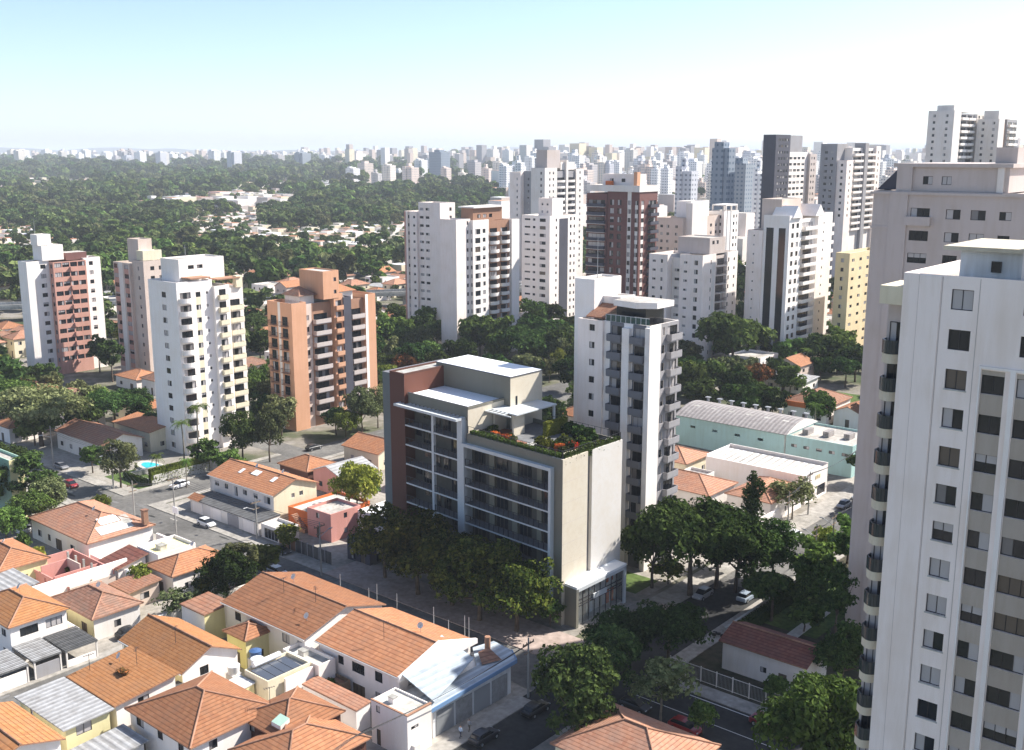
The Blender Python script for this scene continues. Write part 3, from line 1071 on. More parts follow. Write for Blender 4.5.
# terrace: decks, canopy, railings
m = HB()
m.box(-20.8, -11.5, 0.6, 4.6, 25.25, 25.42, M['woodred'])
m.box(-20.8, -16.5, 4.6, 8.5, 25.25, 25.32, M['woodred'])
m.box(-11.4, -8.6, 2.0, 9.0, 25.25, 25.29, M['concrete'])
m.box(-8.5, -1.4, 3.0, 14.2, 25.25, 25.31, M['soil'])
m.build('terrace_deck', hero)
m = HB()
m.box(-20.85, -14.9, 5.7, 16.0, 28.85, 29.05, M['heroframe'])
for k in range(5):
    m.box(-20.85 + k * 0.95, -20.55 + k * 0.95, 4.3, 5.7, 28.88, 29.03, M['heroframe'])
m.box(-20.85, -14.9, 4.2, 4.4, 28.86, 29.04, M['heroframe'])
m.box(-16.4, -16.0, 6.2, 8.9, 25.25, 28.85, M['herobeige'])
m.box(-15.4, -15.1, 15.4, 15.8, 25.25, 28.85, M['heroframe'])
m.box(-20.6, -20.3, 6.0, 9.0, 25.25, 28.85, M['herobeige'])
m.build('terrace_canopy', hero)
for (u0, v0, u1, v1) in ((-20.8, 0.25, -0.3, 0.25), (-0.25, 0.3, -0.25, 14.8), (-14.8, 14.75, -0.3, 14.75)):
    m = HB()
    L = math.hypot(u1 - u0, v1 - v0)
    k = int(L / 1.3)
    for j in range(k + 1):
        x, y = u0 + (u1 - u0) * j / k, v0 + (v1 - v0) * j / k
        m.box(x - 0.03, x + 0.03, y - 0.03, y + 0.03, 26.0, 27.15, M['darkmetal'])
    m.box(min(u0, u1) - 0.03, max(u0, u1) + 0.03, min(v0, v1) - 0.03, max(v0, v1) + 0.03, 27.15, 27.2, M['darkmetal'])
    m.build('railing', hero)


def hw(p, q, z):
    x, y, _ = hx((p, q, 0))
    return Vector((7.43 + x, 150.35 + y, z))


# ------------------------------------------------------------------ apartment towers, near to far
def wins(us, w=1.4, h=1.25, sill=1.0):
    return [('w', u, w, h, sill) for u in us]


# near right: white tower
t = Tower('apartment_tower', "tall white apartment tower cut by the right edge, with beige spandrel strips and corner balconies", -13.0, 80.0, fh=2.95, seed=3)
fl = [61.2 - 3.4 - 2.95 * i for i in range(20)][::-1]
t.block(-16.4, 0, -0.25, 14, 54.9, 61.2, 'lilac', L=[('w', 4.35, 1.55, 1.5, 0.95), ('w', 9.4, 1.7, 1.5, 0.95), ('w', 14.0, 1.5, 1.5, 0.95)], floors=fl[-2:], name='tower_wall')
# below the head the two beige strips run down
low = MB()
cells = Cells()
cells.stripe(6.15, 7.75, M['spandrel'], 0, 54.6)
cells.stripe(8.55, 11.0, M['spandrel'], 0, 54.6)
holes, todo = [], []
for zf in fl[:-2]:
    holes += [(3.58, 5.12, zf + 0.95, zf + 2.45), (6.15, 7.75, zf + 0.95, zf + 2.35), (8.55, 11.0, zf + 0.95, zf + 2.35), (13.3, 14.4, zf + 1.2, zf + 2.0)]
    todo += [(4.35, zf + 0.95, 1.54, 1.5), (6.95, zf + 0.95, 1.6, 1.4), (9.775, zf + 0.95, 2.45, 1.4), (13.85, zf + 1.2, 1.1, 0.8)]
wall(low, (-16.4, -0.25), 0.0, 16.4, 0.0, 54.9, holes, M['lilac'], 0.22, None, cells)
low.quad((0, 14, 0), (-16.4, 14, 0), (-16.4, 14, 54.9), (0, 14, 54.9), M['lilac'])
low.quad((-16.4, 14, 0), (-16.4, -0.25, 0), (-16.4, -0.25, 54.9), (-16.4, 14, 54.9), M['lilac'])
low.quad((0, -0.25, 0), (0, 14, 0), (0, 14, 54.9), (0, -0.25, 54.9), M['lilac'])
for u in (6.0, 8.15, 11.15):
    w_ = 0.12 if u == 6.0 else 0.35
    low.box(-16.4 + u, -16.4 + u + w_, -0.42, -0.253, 0, 54.7, M['white'])
low.box(-10.4, -4.9, -0.42, -0.253, 54.7, 54.88, M['white'])
low.box(-15.2, -13.6, -0.33, -0.253, 0, 61.1, M['lilac'])
for u_ in (-15.25, -13.55, -10.9):
    low.box(u_, u_ + 0.05, -0.265, -0.252, 0, 61.1, M['greige'])
low.box(-3.9, 0.6, -3.2, -0.3, 0, 46.0, M['offwhite'])
low.build('lower_wall', t.root)
for u, z, w_, h_ in todo:
    if w_ < 1.58:
        t.box('window_sill', -16.4 + u - w_ / 2 - .06, -16.4 + u + w_ / 2 + .06, -0.31, -0.253, z - 0.09, z, 'paleconcrete')
    t.put_window(-16.4 + u, -0.25 + 0.19, z, 0.0, w_, h_)
t.block(-18.0, -16.4, 1.3, 12, 0, 58.6, 'greige', L=[('b', 0.02, 1.55, 1.25, 'slabbeige', 'railglass', 'deep')], floors=fl[:-1], name='corner_bay', parapet=0.3)
for zf in fl[:-1]:
    t.put_window(-17.2, 1.28, zf + 0.05, 0.0, 1.1, 2.3, t.rng.choice((0, 3, 1)))
t.box('corner_canopy', -18.2, -16.2, -0.1, 4, 58.7, 60.1, 'cream')
t.box('penthouse', -13.2, -8.6, 2.2, 10, 60.3, 62.9, 'bluewhite')
t.box('roof_slab', -14.3, -8.0, 1.6, 10.5, 62.9, 63.2, 'slabbeige')
t.box('upper_block', -8.0, 0, 0.4, 13, 60.3, 63.7, 'lilac', 'roofgrey')
t.box('upper_block', -8.6, -7.4, 1.2, 3.2, 60.3, 64.1, 'lilac', 'roofgrey')
t.put_window(-5.2, 0.36, 61.8, 0.0, 1.2, 1.3, 0)
t.put_window(-10.6, 2.13, 61.4, 0.0, 0.7, 0.8, 0)
m = MB()
m.add([(-13.0, 0.3, 60.75), (-9.5, 0.25, 60.95), (-8.4, 0.5, 60.8), (-8.8, 2.1, 60.7), (-12.8, 2.0, 60.72)], [(0, 1, 2, 3, 4)], M['blackcloth'])
m.box(-13.1, -8.3, 0.3, 2.1, 60.4, 60.7, M['blackcloth'])
m.build('tarpaulin', t.root)
t.done()

# grey-beige tower behind it
t = Tower('apartment_tower', "massive greige tower with moulded cornice standing behind the white tower at right", -42.0, 147.6, fh=3.05, seed=5)
fl = [64.8 - 4.6 - 3.05 * i for i in range(19)][::-1]
t.block(-17.5, 12, 0, 21, 0, 64.8, 'greige', L=[('w', 6.6, 2.6, 1.35, 1.0), ('w', 11.0, 1.9, 1.3, 1.0), ('w', 14.2, 1.9, 1.3, 1.0), ('w', 17.6, 1.5, 1.1, 1.1), ('w', 22, 1.9, 1.3, 1.0)], floors=fl[8:], name='tower_wall')
t.block(-14.5, 0, 0.6, 18, 64.81, 68.0, 'greige', L=[('w', 4.1, 1.3, 1.1, 0.9), ('w', 6.6, 1.3, 1.1, 0.9)], floors=[64.8], name='penthouse', parapet=0.5)
for z, d in ((64.3, 0.35), (59.6, 0.15)):
    t.box('cornice', -17.5 - d, 12 + d, -d, 21 + d, z, z + 0.35, 'greige') if z > 62 else t.box('cornice', -17.5 - d, -13.6, -d, -0.01, z, z + 0.3, 'greige')
t.box('cornice', -15.0, 0.5, 0.1, 18.5, 68.0, 68.5, 'greige')
t.box('pilaster', -15.1, -12.6, -0.25, 0.0, 0, 64.3, 'greige')
t.box('pilaster', -14.5, -12.4, 0.2, 0.6, 64.81, 68.0, 'greige')
t.box('pilaster', -1.4, -0.6, 0.3, 0.6, 64.81, 68.0, 'offwhite')
t.box('stair_head', -2.9, -0.2, 4, 8, 68.5, 70.6, 'greige')
t.box('planter', -12.7, -9.3, -0.7, 0.0, 60.2, 61.4, 'greige')
m = MB()
m.add([(-17.3, 0.5, 64.9), (-14.6, 0.5, 64.9), (-14.6, 0.5, 67.6), (-17.3, 6, 64.9), (-14.6, 6, 64.9), (-14.6, 6, 67.6)], [(0, 1, 2), (0, 2, 5, 3), (3, 5, 4)], M['darkgrey'])
m.build('sloping_roof', t.root)
t.done()

# white and grey tower behind the new block
t = Tower('apartment_tower', "white tower with grey balcony bays and lit right corner just behind the new block", -94.5, 145.4, fh=3.0, seed=7)
fl = [3.2 + 3.0 * i for i in range(13)]
t.block(-14.4, -9.2, 0, 9, 0, 42.2, 'lilac', L=[('w', 3.0, 1.1, 1.1, 1.1)], floors=fl[::2] + fl[1::2], name='tower_wall', parapet=1.0)
t.block(-9.2, 0, 0.5, 9.2, 0, 42.2, 'white', L=[('s', 1.2, 4.0, 'midgrey'), ('b', 1.25, 3.95, 1.1, 'midgrey', 'midgrey', 'box'), ('s', 5.8, 8.4, 'midgrey'), ('b', 5.85, 8.35, 1.1, 'midgrey', 'midgrey', 'box')],
        Rr=[('s', 3.2, 8.7, 'grey'), ('w', 4.0, 0.8, 1.4, 0.9), ('b', 5.0, 8.5, 0.9, 'grey', 'grey', 'box')], floors=fl, name='tower_wall', parapet=1.0)
t.box('pier', -5.05, -3.6, -0.35, 0.5, 0, 41.5, 'white')
t.box('pier', -0.6, 0.35, -0.2, 3.2, 0, 41.9, 'white')
t.block(-17.4, -13.2, 3.0, 11, 0, 48.6, 'white', name='stair_tower', parapet=0.3)
t.block(-13.2, -9.5, 5.6, 10, 42, 45.6, 'white', name='penthouse', parapet=0.2)
m = MB()
m.add([(-13.4, 1.0, 42.6), (-9.4, 1.0, 42.6), (-9.4, 5.4, 44.4), (-13.4, 5.4, 44.4), (-13.4, 1.0, 42.4), (-9.4, 1.0, 42.4)], [(0, 1, 2, 3), (4, 5, 1, 0)], M['tileB'])
m.build('tiled_canopy', t.root)
m = MB()
m.prism([(-8.8, 2.5), (-3.6, 1.6), (-0.8, 3.6), (-0.8, 8.8), (-8.8, 8.8)], 44.6, 45.6, M['white'], M['roofgrey'])
m.box(-8.4, -2.6, 2.9, 8.5, 41.3, 44.6, M['glass'])
m.build('penthouse_roof', t.root)
m = MB()
for k in range(9):
    m.box(-9.0 + k * 1.0, -8.9 + k * 1.0, 0.55, 0.65, 42.2, 43.3, M['paleframe'])
m.box(-9.0, -0.3, 0.56, 0.64, 43.3, 43.38, M['paleframe'])
m.box(-9.0, -0.3, 0.6, 0.62, 42.25, 43.3, M['glassgreen'])
m.build('railing', t.root)
t.antenna(-14.8, 6.0, 48.5, 7.0)
t.done()

# left group
t = Tower('apartment_tower', "white tower with pink brick band windows at the far left", -330.9, 155.6, fh=3.0, seed=9)
t.block(-5.6, 0, 0, 7.2, 0, 36.5, 'white', Rr=[('w', 5.2, 1.7, 1.3, 1.0)], first=1, name='tower_wall')
t.block(-5.6, 2.6, 7.2, 18.2, 0, 36.0, 'pinkbrick', Rr=[('w', 1.6, 2.3, 1.45, 1.2), ('w', 4.2, 2.3, 1.45, 1.2), ('w', 6.8, 2.3, 1.45, 1.2), ('w', 9.4, 2.3, 1.45, 1.2)], L=wins([6.9], 1.1), first=1, name='brick_bay', parapet=0.5)
t.block(-5.6, 1.2, 18.2, 23.9, 0, 36.5, 'white', Rr=[('w', 2.4, 1.4, 1.3, 1.0)], first=1, name='tower_wall')
for k in range(11):
    t.box('brick_fin', 2.6, 3.3, 12.6, 13.4, 3.0 + 3 * k, 4.2 + 3 * k, 'pinkbrick')
t.block(-5.4, 0.5, 5.0, 12.0, 36.5, 41.2, 'white', name='penthouse', parapet=0.2)
t.block(-5.4, -1.0, 4.6, 9.0, 41.2, 44.6, 'white', name='penthouse', parapet=0.2)
t.box('brick_penthouse', -5.4, 0, 13, 20, 36.0, 38.4, 'brick', 'roofgrey')
t.antenna(-5, 6, 44.5, 5)
t.done()

t = Tower('apartment_tower', "plain white tower with cream balconies beside the palms and swimming pool", -215.8, 135.4, fh=3.0, seed=12)
t.block(-11.8, 0, 0, 9.5, 0, 40.8, 'white', L=[('w', 6.4, 1.75, 1.3, 1.0)], Rr=[('b', 0.5, 3.9, 1.3, 'white', 'white', 'round'), ('w', 5.6, 1.3, 1.2, 1.0, 'cream'), ('w', 8.0, 0.6, 0.6, 1.5)], first=0, name='tower_wall')
t.block(-11.8, 0.9, 9.5, 13.6, 0, 39.2, 'white', Rr=[('b', 0.9, 3.3, 0.8, 'cream', 'cream', 'box')], first=1, name='tower_wall')
t.block(-11.8, -0.8, 13.6, 18.6, 0, 38.2, 'offwhite', Rr=[('b', 0.6, 4.2, 1.3, 'cream', 'cream', 'box')], first=1, name='tower_wall')
t.block(-11.0, -3.5, 3.2, 15.5, 40.0, 45.6, 'white', Rr=[('w', 3.2, 1.6, 0.9, 3.2), ('w', 5.6, 1.6, 0.9, 3.2)], floors=[40.0], name='penthouse', parapet=0.3)
t.box('terrace_cover', -4, 0.3, 3.6, 9.0, 41.2, 41.5, 'brown')
t.box('terrace_cover', -3.6, 0.0, 11, 17.5, 40.4, 40.7, 'brown')
t.box('corner_column', -1.6, -0.2, 16.4, 18.2, 38.2, 41.0, 'cream')
t.antenna(-8, 8, 45.5, 3)
t.done()

t = Tower('apartment_tower', "beige tower with salmon brick window strips behind the white tower with cream balconies", -300.5, 177.6, fh=3.0, seed=14)
t.block(-16, -6.5, -1.0, 9, 0, 36.0, 'palepink', L=[('w', 1.6, 2.6, 1.4, 1.1, 'pinkbrick'), ('s', 3.0, 5.4, 'offwhite'), ('w', 7.6, 2.6, 1.4, 1.1, 'pinkbrick')], first=1, name='tower_wall')
t.block(-6.5, 0, 0, 8.7, 0, 37.0, 'palepink', L=[('w', 3.6, 0.9, 1.2, 1.0)], Rr=wins([3, 6]), first=1, name='tower_wall')
t.block(-11.5, -5.2, 1.8, 6.5, 36, 43.4, 'palepink', name='stair_tower', parapet=0.3)
t.block(-5.2, -1.5, 1.0, 7.5, 37, 40.0, 'cream', name='penthouse', parapet=0.2)
t.done()

t = Tower('apartment_tower', "orange tower with dark balconies, grey stripe and tiled penthouse roofs", -213.7, 166.1, fh=3.0, seed=16)
t.block(-9.9, 0, 0, 4.6, 0, 32.9, 'orange', L=[('b', 1.0, 3.9, 0.9, 'brown', 'darkmetal', 'rail'), ('s', 4.3, 5.3, 'offwhite'), ('b', 5.7, 8.4, 0.9, 'brown', 'darkmetal', 'rail')], first=1, name='tower_wall')
t.block(-9.9, -0.7, 4.6, 13.2, 0, 32.2, 'palepink', Rr=[('w', 0.9, 1.0, 1.3, 1.0), ('s', 2.2, 8.6, 'brown'), ('b', 2.6, 7.6, 1.3, 'grey', 'greige', 'box')], first=1, name='tower_wall')
t.block(-9.9, 0.6, 13.2, 16.2, 0, 34.0, 'orange', Rr=[('b', 0.3, 2.7, 0.7, 'orange', 'orange', 'box')], first=1, name='tower_wall')
t.block(-9.9, 0.9, 16.2, 18.8, 0, 33.0, 'darkgrey', name='dark_fin', parapet=0.3)
t.block(-9.9, -0.4, 18.8, 24.2, 0, 32.0, 'brown', Rr=[('b', 0.3, 4.6, 1.4, 'greige', 'greige', 'box')], first=1, name='tower_wall')
t.block(-9.9, 0.4, 24.2, 27.8, 0, 32.9, 'orange', Rr=[('s', 0.0, 0.9, 'white')], name='tower_wall')
t.block(-8.8, 0.7, 9.8, 15.0, 33.0, 40.2, 'orange', Rr=[('w', 3.9, 0.9, 1.0, 1.0)], floors=[33.2, 36.4], name='stair_tower', parapet=0.3)
m = MB()
for (x0, x1, y0, y1, ap) in ((-9.0, -1.5, 3.6, 9.8, 2.2), (-9.0, -1.0, 15.0, 22.5, 1.9)):
    xc, yc = (x0 + x1) / 2, (y0 + y1) / 2
    m.add([(x0, y0, 34.2), (x1, y0, 34.2), (x1, y1, 34.2), (x0, y1, 34.2), (xc, yc, 34.2 + ap)], [(0, 1, 4), (1, 2, 4), (2, 3, 4), (3, 0, 4)], M['tileC'] if y0 < 5 else M['tileA'])
    m.box(x0 + 0.8, x1 - 0.8, y0 + 0.8, y1 - 0.8, 31.4, 34.2, M['offwhite'])
m.build('penthouse', t.root)
t.done()

t = Tower('apartment_tower', "pale lilac slab tower with pink left edge, left of its brown balcony neighbour", -272.6, 280.2, fh=3.0, seed=18)
t.block(-17.6, -11, -1.0, 8, 0, 48.6, 'lilac', L=[('s', 0, 0.9, 'pinkbrick'), ('s', 1.8, 2.9, 'palepink'), ('w', 2.35, 0.8, 1.2, 1.0), ('w', 5.2, 1.1, 0.9, 1.1)], first=1, name='tower_wall')
t.block(-11, 0, 0, 7.9, 0, 52.0, 'lilac', L=wins([1.6, 4.6], 1.9, 0.9, 1.1), Rr=wins([5.5], 1.2), first=1, name='tower_wall')
t.done()
t = Tower('apartment_tower', "white tower with brown rounded balcony column between the lilac slab and the grey striped tower", -246.2, 260.6, fh=3.0, seed=19)
t.block(-7.4, 0, 0, 7, 0, 48.0, 'lilac', Rr=wins([5.6], 0.9), first=1, name='tower_wall')
t.block(-6, 1.2, 7, 15, 0, 47.5, 'white', L=wins([6.5], 0.7), Rr=[('w', 2.4, 2.6, 1.8, 0.7), ('w', 5.6, 1.4, 1.4, 1.0)], first=1, name='tower_wall')
t.block(-6, 0.8, 15, 26.2, 0, 47.0, 'brown', Rr=[('b', 0.7, 5.0, 1.5, 'offwhite', 'offwhite', 'round'), ('b', 6.4, 10.6, 1.5, 'offwhite', 'offwhite', 'round')], first=1, name='balcony_bay')
t.block(-6, 2.0, 26.2, 30.3, 0, 47.0, 'white', name='tower_wall')
t.block(-6, -0.6, 9, 24, 47.0, 51.4, 'brown', Rr=wins([3, 6, 9], 1.6), floors=[47.0], name='penthouse', parapet=0.2)
t.box('roof_slab', -7, 0.2, 8.5, 24.5, 51.4, 51.9, 'offwhite')
t.done()
t = Tower('apartment_tower', "white tower with narrow dark windows and broad charcoal stripe", -264.1, 333.3, fh=3.0, seed=21)
t.block(-14.4, 0, 0, 17.6, 0, 45.3, 'white', L=[('w', 3.0, 2.9, 0.7, 1.3), ('w', 6.4, 1.3, 0.9, 1.2), ('w', 10.8, 3.0, 1.3, 0.9)], Rr=[('w', 4.2, 0.9, 1.1, 1.0), ('s', 6.0, 11.8, 'darkgrey', 0, 44), ('w', 13.6, 1.1, 1.3, 1.0), ('w', 16.0, 0.9, 1.2, 1.0)], first=1, name='tower_wall')
t.block(-9, -2, 4, 11, 45, 52.0, 'lilac', L=wins([2, 4.6], 0.9, 0.9), floors=[45.2, 48.2], name='penthouse', parapet=0.3)
t.done()
t = Tower('apartment_tower', "tallest pale beige tower of the centre, behind the tower with the charcoal stripe", -340.7, 425.7, fh=3.05, seed=23)
t.block(-22.3, -15, -1, 20, 0, 60.0, 'lilac', L=wins([5.0], 0.8), first=2, name='tower_wall')
t.block(-15, -9, 1.5, 20, 0, 60.5, 'grey', name='recess', L=wins([3], 1.2), first=8)
t.block(-9, 0, 0, 10, 0, 62.2, 'offwhite', L=wins([6.6], 0.9), Rr=wins([4, 7], 1.0), first=3, name='tower_wall')
t.block(-9, -0.8, 10, 26, 0, 60.5, 'grey', Rr=[('b', 0.6, 7.4, 1.0, 'offwhite', 'offwhite', 'round'), ('b', 8.6, 15.4, 1.0, 'offwhite', 'offwhite', 'round')], first=6, name='balcony_bay')
t.block(-9, 0.2, 17.4, 19.0, 0, 66.0, 'offwhite', name='fin', parapet=0.1)
t.block(-9, 0, 26, 32.6, 0, 61.5, 'offwhite', Rr=wins([3.4], 1.2), first=3, name='tower_wall')
t.block(-8, -1, 3, 13.5, 62, 71.0, 'greige', name='penthouse', parapet=0.3)
t.block(-8, -1, 14, 26, 61, 65.0, 'offwhite', name='penthouse', parapet=0.3)
t.done()
t = Tower('apartment_tower', "reddish brown brick tower with curved dark balconies and plants on its roof", -209.4, 314.2, fh=3.0, seed=25)
t.block(-22.3, -13.6, -0.4, 11, 0, 55.6, 'brick', L=[('b', 0.4, 8.2, 1.6, 'offwhite', 'darkgrey', 'round')], first=1, name='balcony_bay')
t.block(-13.6, 0, 0, 11.4, 0, 56.4, 'brick', L=[('w', 2.0, 1.7, 1.9, 0.7), ('w', 5.2, 1.7, 1.9, 0.7), ('s', 8.6, 10.2, 'offwhite'), ('w', 9.4, 1.2, 1.5, 0.9), ('w', 12.4, 1.2, 1.5, 0.9, 'offwhite')], Rr=[('w', 2.0, 1.6, 1.5, 0.9, 'offwhite'), ('b', 5.5, 10.8, 1.2, 'brick', 'darkgrey', 'box')], first=1, name='tower_wall')
t.block(-22.5, 0.3, -0.6, 11.6, 56.4, 58.6, 'offwhite', name='roof_band', parapet=1.0)
t.block(-18, -4, 3, 10, 57.6, 62.4, 'lilac', L=wins([4, 9], 1.6), floors=[58.6], name='penthouse', parapet=0.3)
t.box('chimney', -3.6, -2.2, 1.5, 3.5, 57.6, 63.2, 'orange')
t.box('barbecue_wall', -15, -12.6, 0.6, 2.2, 57.6, 60.0, 'vermilion')
t.done()
t = Tower('apartment_tower', "pale lilac tower with small window rows and white recessed balconies above the aqua warehouse", -177.8, 304.3, fh=3.0, seed=27)
t.block(-19.6, -12.4, -1.5, 14, 0, 36.8, 'lilac', L=[('w', 2.0, 1.3, 0.7, 1.2), ('w', 5.0, 0.8, 1.2, 1.0)], first=1, name='tower_wall')
t.block(-12.4, -8.6, 1.5, 14, 0, 35.8, 'offwhite', L=[('w', 1.9, 1.8, 0.9, 1.2)], first=1, name='recess')
t.block(-8.6, 0, 0, 8.6, 0, 37.2, 'lilac', L=[('w', 2.2, 1.3, 0.7, 1.2), ('w', 6.2, 1.3, 1.5, 0.9)], Rr=[('s', 6.0, 8.0, 'offwhite'), ('w', 5.4, 0.7, 1.4, 0.9)], first=1, name='tower_wall')
t.block(-8.6, -0.7, 8.6, 16.0, 0, 36.4, 'greige', Rr=[('b', 0.6, 6.6, 1.5, 'white', 'white', 'rail')], first=1, name='balcony_bay')
t.block(-8.6, 0, 16.0, 23.1, 0, 37.2, 'white', Rr=[('w', 1.0, 0.9, 1.4, 0.9), ('w', 4.8, 0.9, 1.0, 1.1)], first=1, name='tower_wall')
t.block(-13, -1, 5.8, 16, 37.0, 42.4, 'greige', Rr=[('w', 2.4, 1.5, 1.2, 2.2), ('w', 5.0, 1.5, 1.2, 2.2)], floors=[38.0], name='penthouse', parapet=0.3)
t.done()
t = Tower('apartment_tower', "white and pinkish tower directly behind the pale lilac tower of small windows", -224.8, 373.3, fh=3.0, seed=29)
t.block(-16, -3, 0, 12, 0, 44.0, 'palepink', L=wins([3, 6, 10], 1.3, 1.1), first=4, name='tower_wall')
t.block(-3, 0, 2, 14, 0, 50.0, 'offwhite', name='stair_tower', parapet=0.3)
t.block(-6, 0, 14, 24, 0, 44.5, 'palepink', L=wins([3], 1.4), Rr=wins([3, 7], 1.5), first=4, name='tower_wall')
t.block(-6, 2, 24, 36, 0, 46.0, 'white', Rr=[('s', 2, 3.0, 'grey'), ('s', 5, 6, 'grey'), ('w', 8.2, 1.3, 1.3, 1.0), ('w', 10.6, 0.9, 1.3, 1.0)], L=wins([6], 1.3), first=4, name='tower_wall')
t.block(-10, -3, 6, 20, 44, 50.5, 'white', name='penthouse', parapet=0.3)
t.box('roof_frame', -5, 1.5, 26, 36, 48.0, 48.6, 'offwhite')
for x, y in ((-4.8, 26.4), (1.2, 26.4), (1.2, 31), (1.2, 35.6), (-4.8, 35.6)):
    t.box('roof_post', x - 0.3, x + 0.3, y - 0.3, y + 0.3, 45, 48.0, 'offwhite')
t.done()
t = Tower('apartment_tower', "white tower with black glass strips and chevron gables, balconies full of plants", -156.0, 320.3, fh=3.0, seed=31)
t.block(-14.5, -9, -0.5, 14, 0, 45.0, 'lilac', L=wins([2.5], 0.5, 0.5), first=3, name='tower_wall')
t.block(-9, 0, 0, 9, 0, 50.0, 'white', L=[('s', 1.0, 3.6, 'glass', 0, 46), ('s', 5.4, 7.8, 'glass', 0, 46)], Rr=[('w', 2.6, 1.8, 1.6, 0.8), ('w', 6.0, 1.8, 1.6, 0.8)], first=1, name='tower_wall')
t.block(-9, -0.6, 9, 20, 0, 48.6, 'white', Rr=[('b', 0.8, 9.6, 1.7, 'white', 'white', 'box')], first=1, name='balcony_bay')
t.block(-9, 0.6, 20, 31, 0, 50.0, 'white', Rr=[('w', 4.5, 0.8, 0.8, 1.2)], first=2, name='tower_wall')
t.block(-9, -2, 31, 37, 0, 48.0, 'offwhite', Rr=[('b', 1, 5, 1.2, 'white', 'white', 'box')], first=2, name='tower_wall')
m = MB()
for y0, y1 in ((1.0, 8.0), (17.5, 24.5)):
    yc = (y0 + y1) / 2
    m.add([(0.7, y0, 49.2), (0.7, y1, 49.2), (0.7, yc, 53.0), (-7, y0, 49.2), (-7, y1, 49.2), (-7, yc, 53.0)], [(0, 1, 2), (0, 2, 5, 3), (2, 1, 4, 5), (4, 3, 5)], M['white'])
m.build('chevron_gable', t.root)
t.block(-12, -5, 4, 18, 45, 55.0, 'palepink', name='penthouse', parapet=0.3)
t.done()
t = Tower('apartment_tower', "tall tower with near black left side and white banded right side", -255.5, 504.8, fh=3.1, seed=33)
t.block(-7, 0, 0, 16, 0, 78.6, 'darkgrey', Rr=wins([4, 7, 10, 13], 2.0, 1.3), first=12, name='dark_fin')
t.block(-7, -0.6, 16, 38, 0, 70.0, 'white', Rr=[('w', 3.0, 3.4, 1.3, 1.1), ('w', 7.5, 3.4, 1.3, 1.1), ('w', 12, 3.4, 1.3, 1.1), ('w', 17, 3.4, 1.3, 1.1)], first=12, name='tower_wall')
t.block(-7, -2, 10, 34, 70, 78.4, 'grey', name='penthouse', parapet=0.3)
t.block(-7, 1, 38, 46, 0, 69.0, 'greige', Rr=wins([2, 5], 1.4), first=12, name='tower_wall')
t.done()
t = Tower('apartment_tower', "tall grey and white tower with thin balcony lines, left of the greige tower", -223.7, 518.7, fh=3.1, seed=35)
t.block(-13.6, -5, -1, 12, 0, 74.0, 'grey', L=wins([3, 6], 1.6), first=12, name='tower_wall')
t.block(-5, 0, 0, 8, 0, 66.0, 'lilac', Rr=wins([4], 1.2), L=wins([2.5], 1.2), first=12, name='tower_wall')
t.block(-5, -0.8, 8, 20, 0, 72.0, 'white', Rr=[('b', 0.6, 11.2, 1.3, 'white', 'white', 'box')], first=10, name='balcony_bay')
t.block(-5, 0.8, 20, 24, 0, 74.5, 'grey', name='fin', parapet=0.2)
t.block(-5, -0.8, 24, 35, 0, 72.0, 'white', Rr=[('b', 0.6, 10.4, 1.3, 'white', 'white', 'box')], first=10, name='balcony_bay')
t.block(-5, 0.4, 35, 41, 0, 73.0, 'lilac', Rr=wins([3], 1.4), first=12, name='tower_wall')
t.done()
t = Tower('apartment_tower', "yellow apartment block of small dark windows beside the greige tower", -142.8, 338.0, fh=3.05, seed=37)
t.block(-4.8, 0, 0, 26, 0, 37.6, 'yellow', L=wins([2.4], 1.0), Rr=[('w', 3, 2.0, 1.0, 1.1), ('w', 9, 2.0, 1.0, 1.1), ('w', 15, 2.0, 1.0, 1.1), ('w', 21, 2.0, 1.0, 1.1)], first=1, name='tower_wall')
t.done()
t = Tower('apartment_tower', "left one of two tall white towers above the roof of the greige tower", -179.6, 536.6, fh=3.05, seed=39)
t.block(-12.3, 0, 0, 10, 0, 89.5, 'offwhite', L=wins([3, 9], 1.2), first=21, name='tower_wall')
t.block(-10, -0.8, 10, 32, 0, 88.5, 'grey', Rr=[('b', 0.8, 10.2, 1.3, 'white', 'white', 'box'), ('b', 11.5, 21, 1.3, 'white', 'white', 'box')], first=20, name='balcony_bay')
t.block(-10, 0.6, 32, 44.9, 0, 88.5, 'offwhite', Rr=wins([3, 9], 2.2), first=21, name='tower_wall')
t.block(-9, -1, 2, 26, 89, 92.0, 'offwhite', name='penthouse', parapet=0.3)
t.done()
t = Tower('apartment_tower', "right one of two tall white towers above the roof of the greige tower", -167.7, 566.3, fh=3.05, seed=41)
t.block(-10.4, 0, 0, 9, 0, 86.0, 'offwhite', L=wins([3, 8], 1.2), first=21, name='tower_wall')
t.block(-9, -0.8, 9, 13, 0, 84.0, 'orange', name='orange_strip')
t.block(-9, 0, 13, 30, 0, 86.0, 'grey', Rr=[('b', 1, 8, 1.3, 'white', 'white', 'box'), ('b', 9, 16, 1.3, 'white', 'white', 'box')], first=20, name='balcony_bay')
t.block(-8, -1, 2, 20, 86, 90.0, 'offwhite', name='penthouse', parapet=0.3)
t.done()

# ------------------------------------------------------------------ houses
BUSY = []           # footprints in grid coordinates, kept free of filler


def busy(a0, a1, b0, b1, mgn=0.0):
    BUSY.append((a0 - mgn, a1 + mgn, b0 - mgn, b1 + mgn))


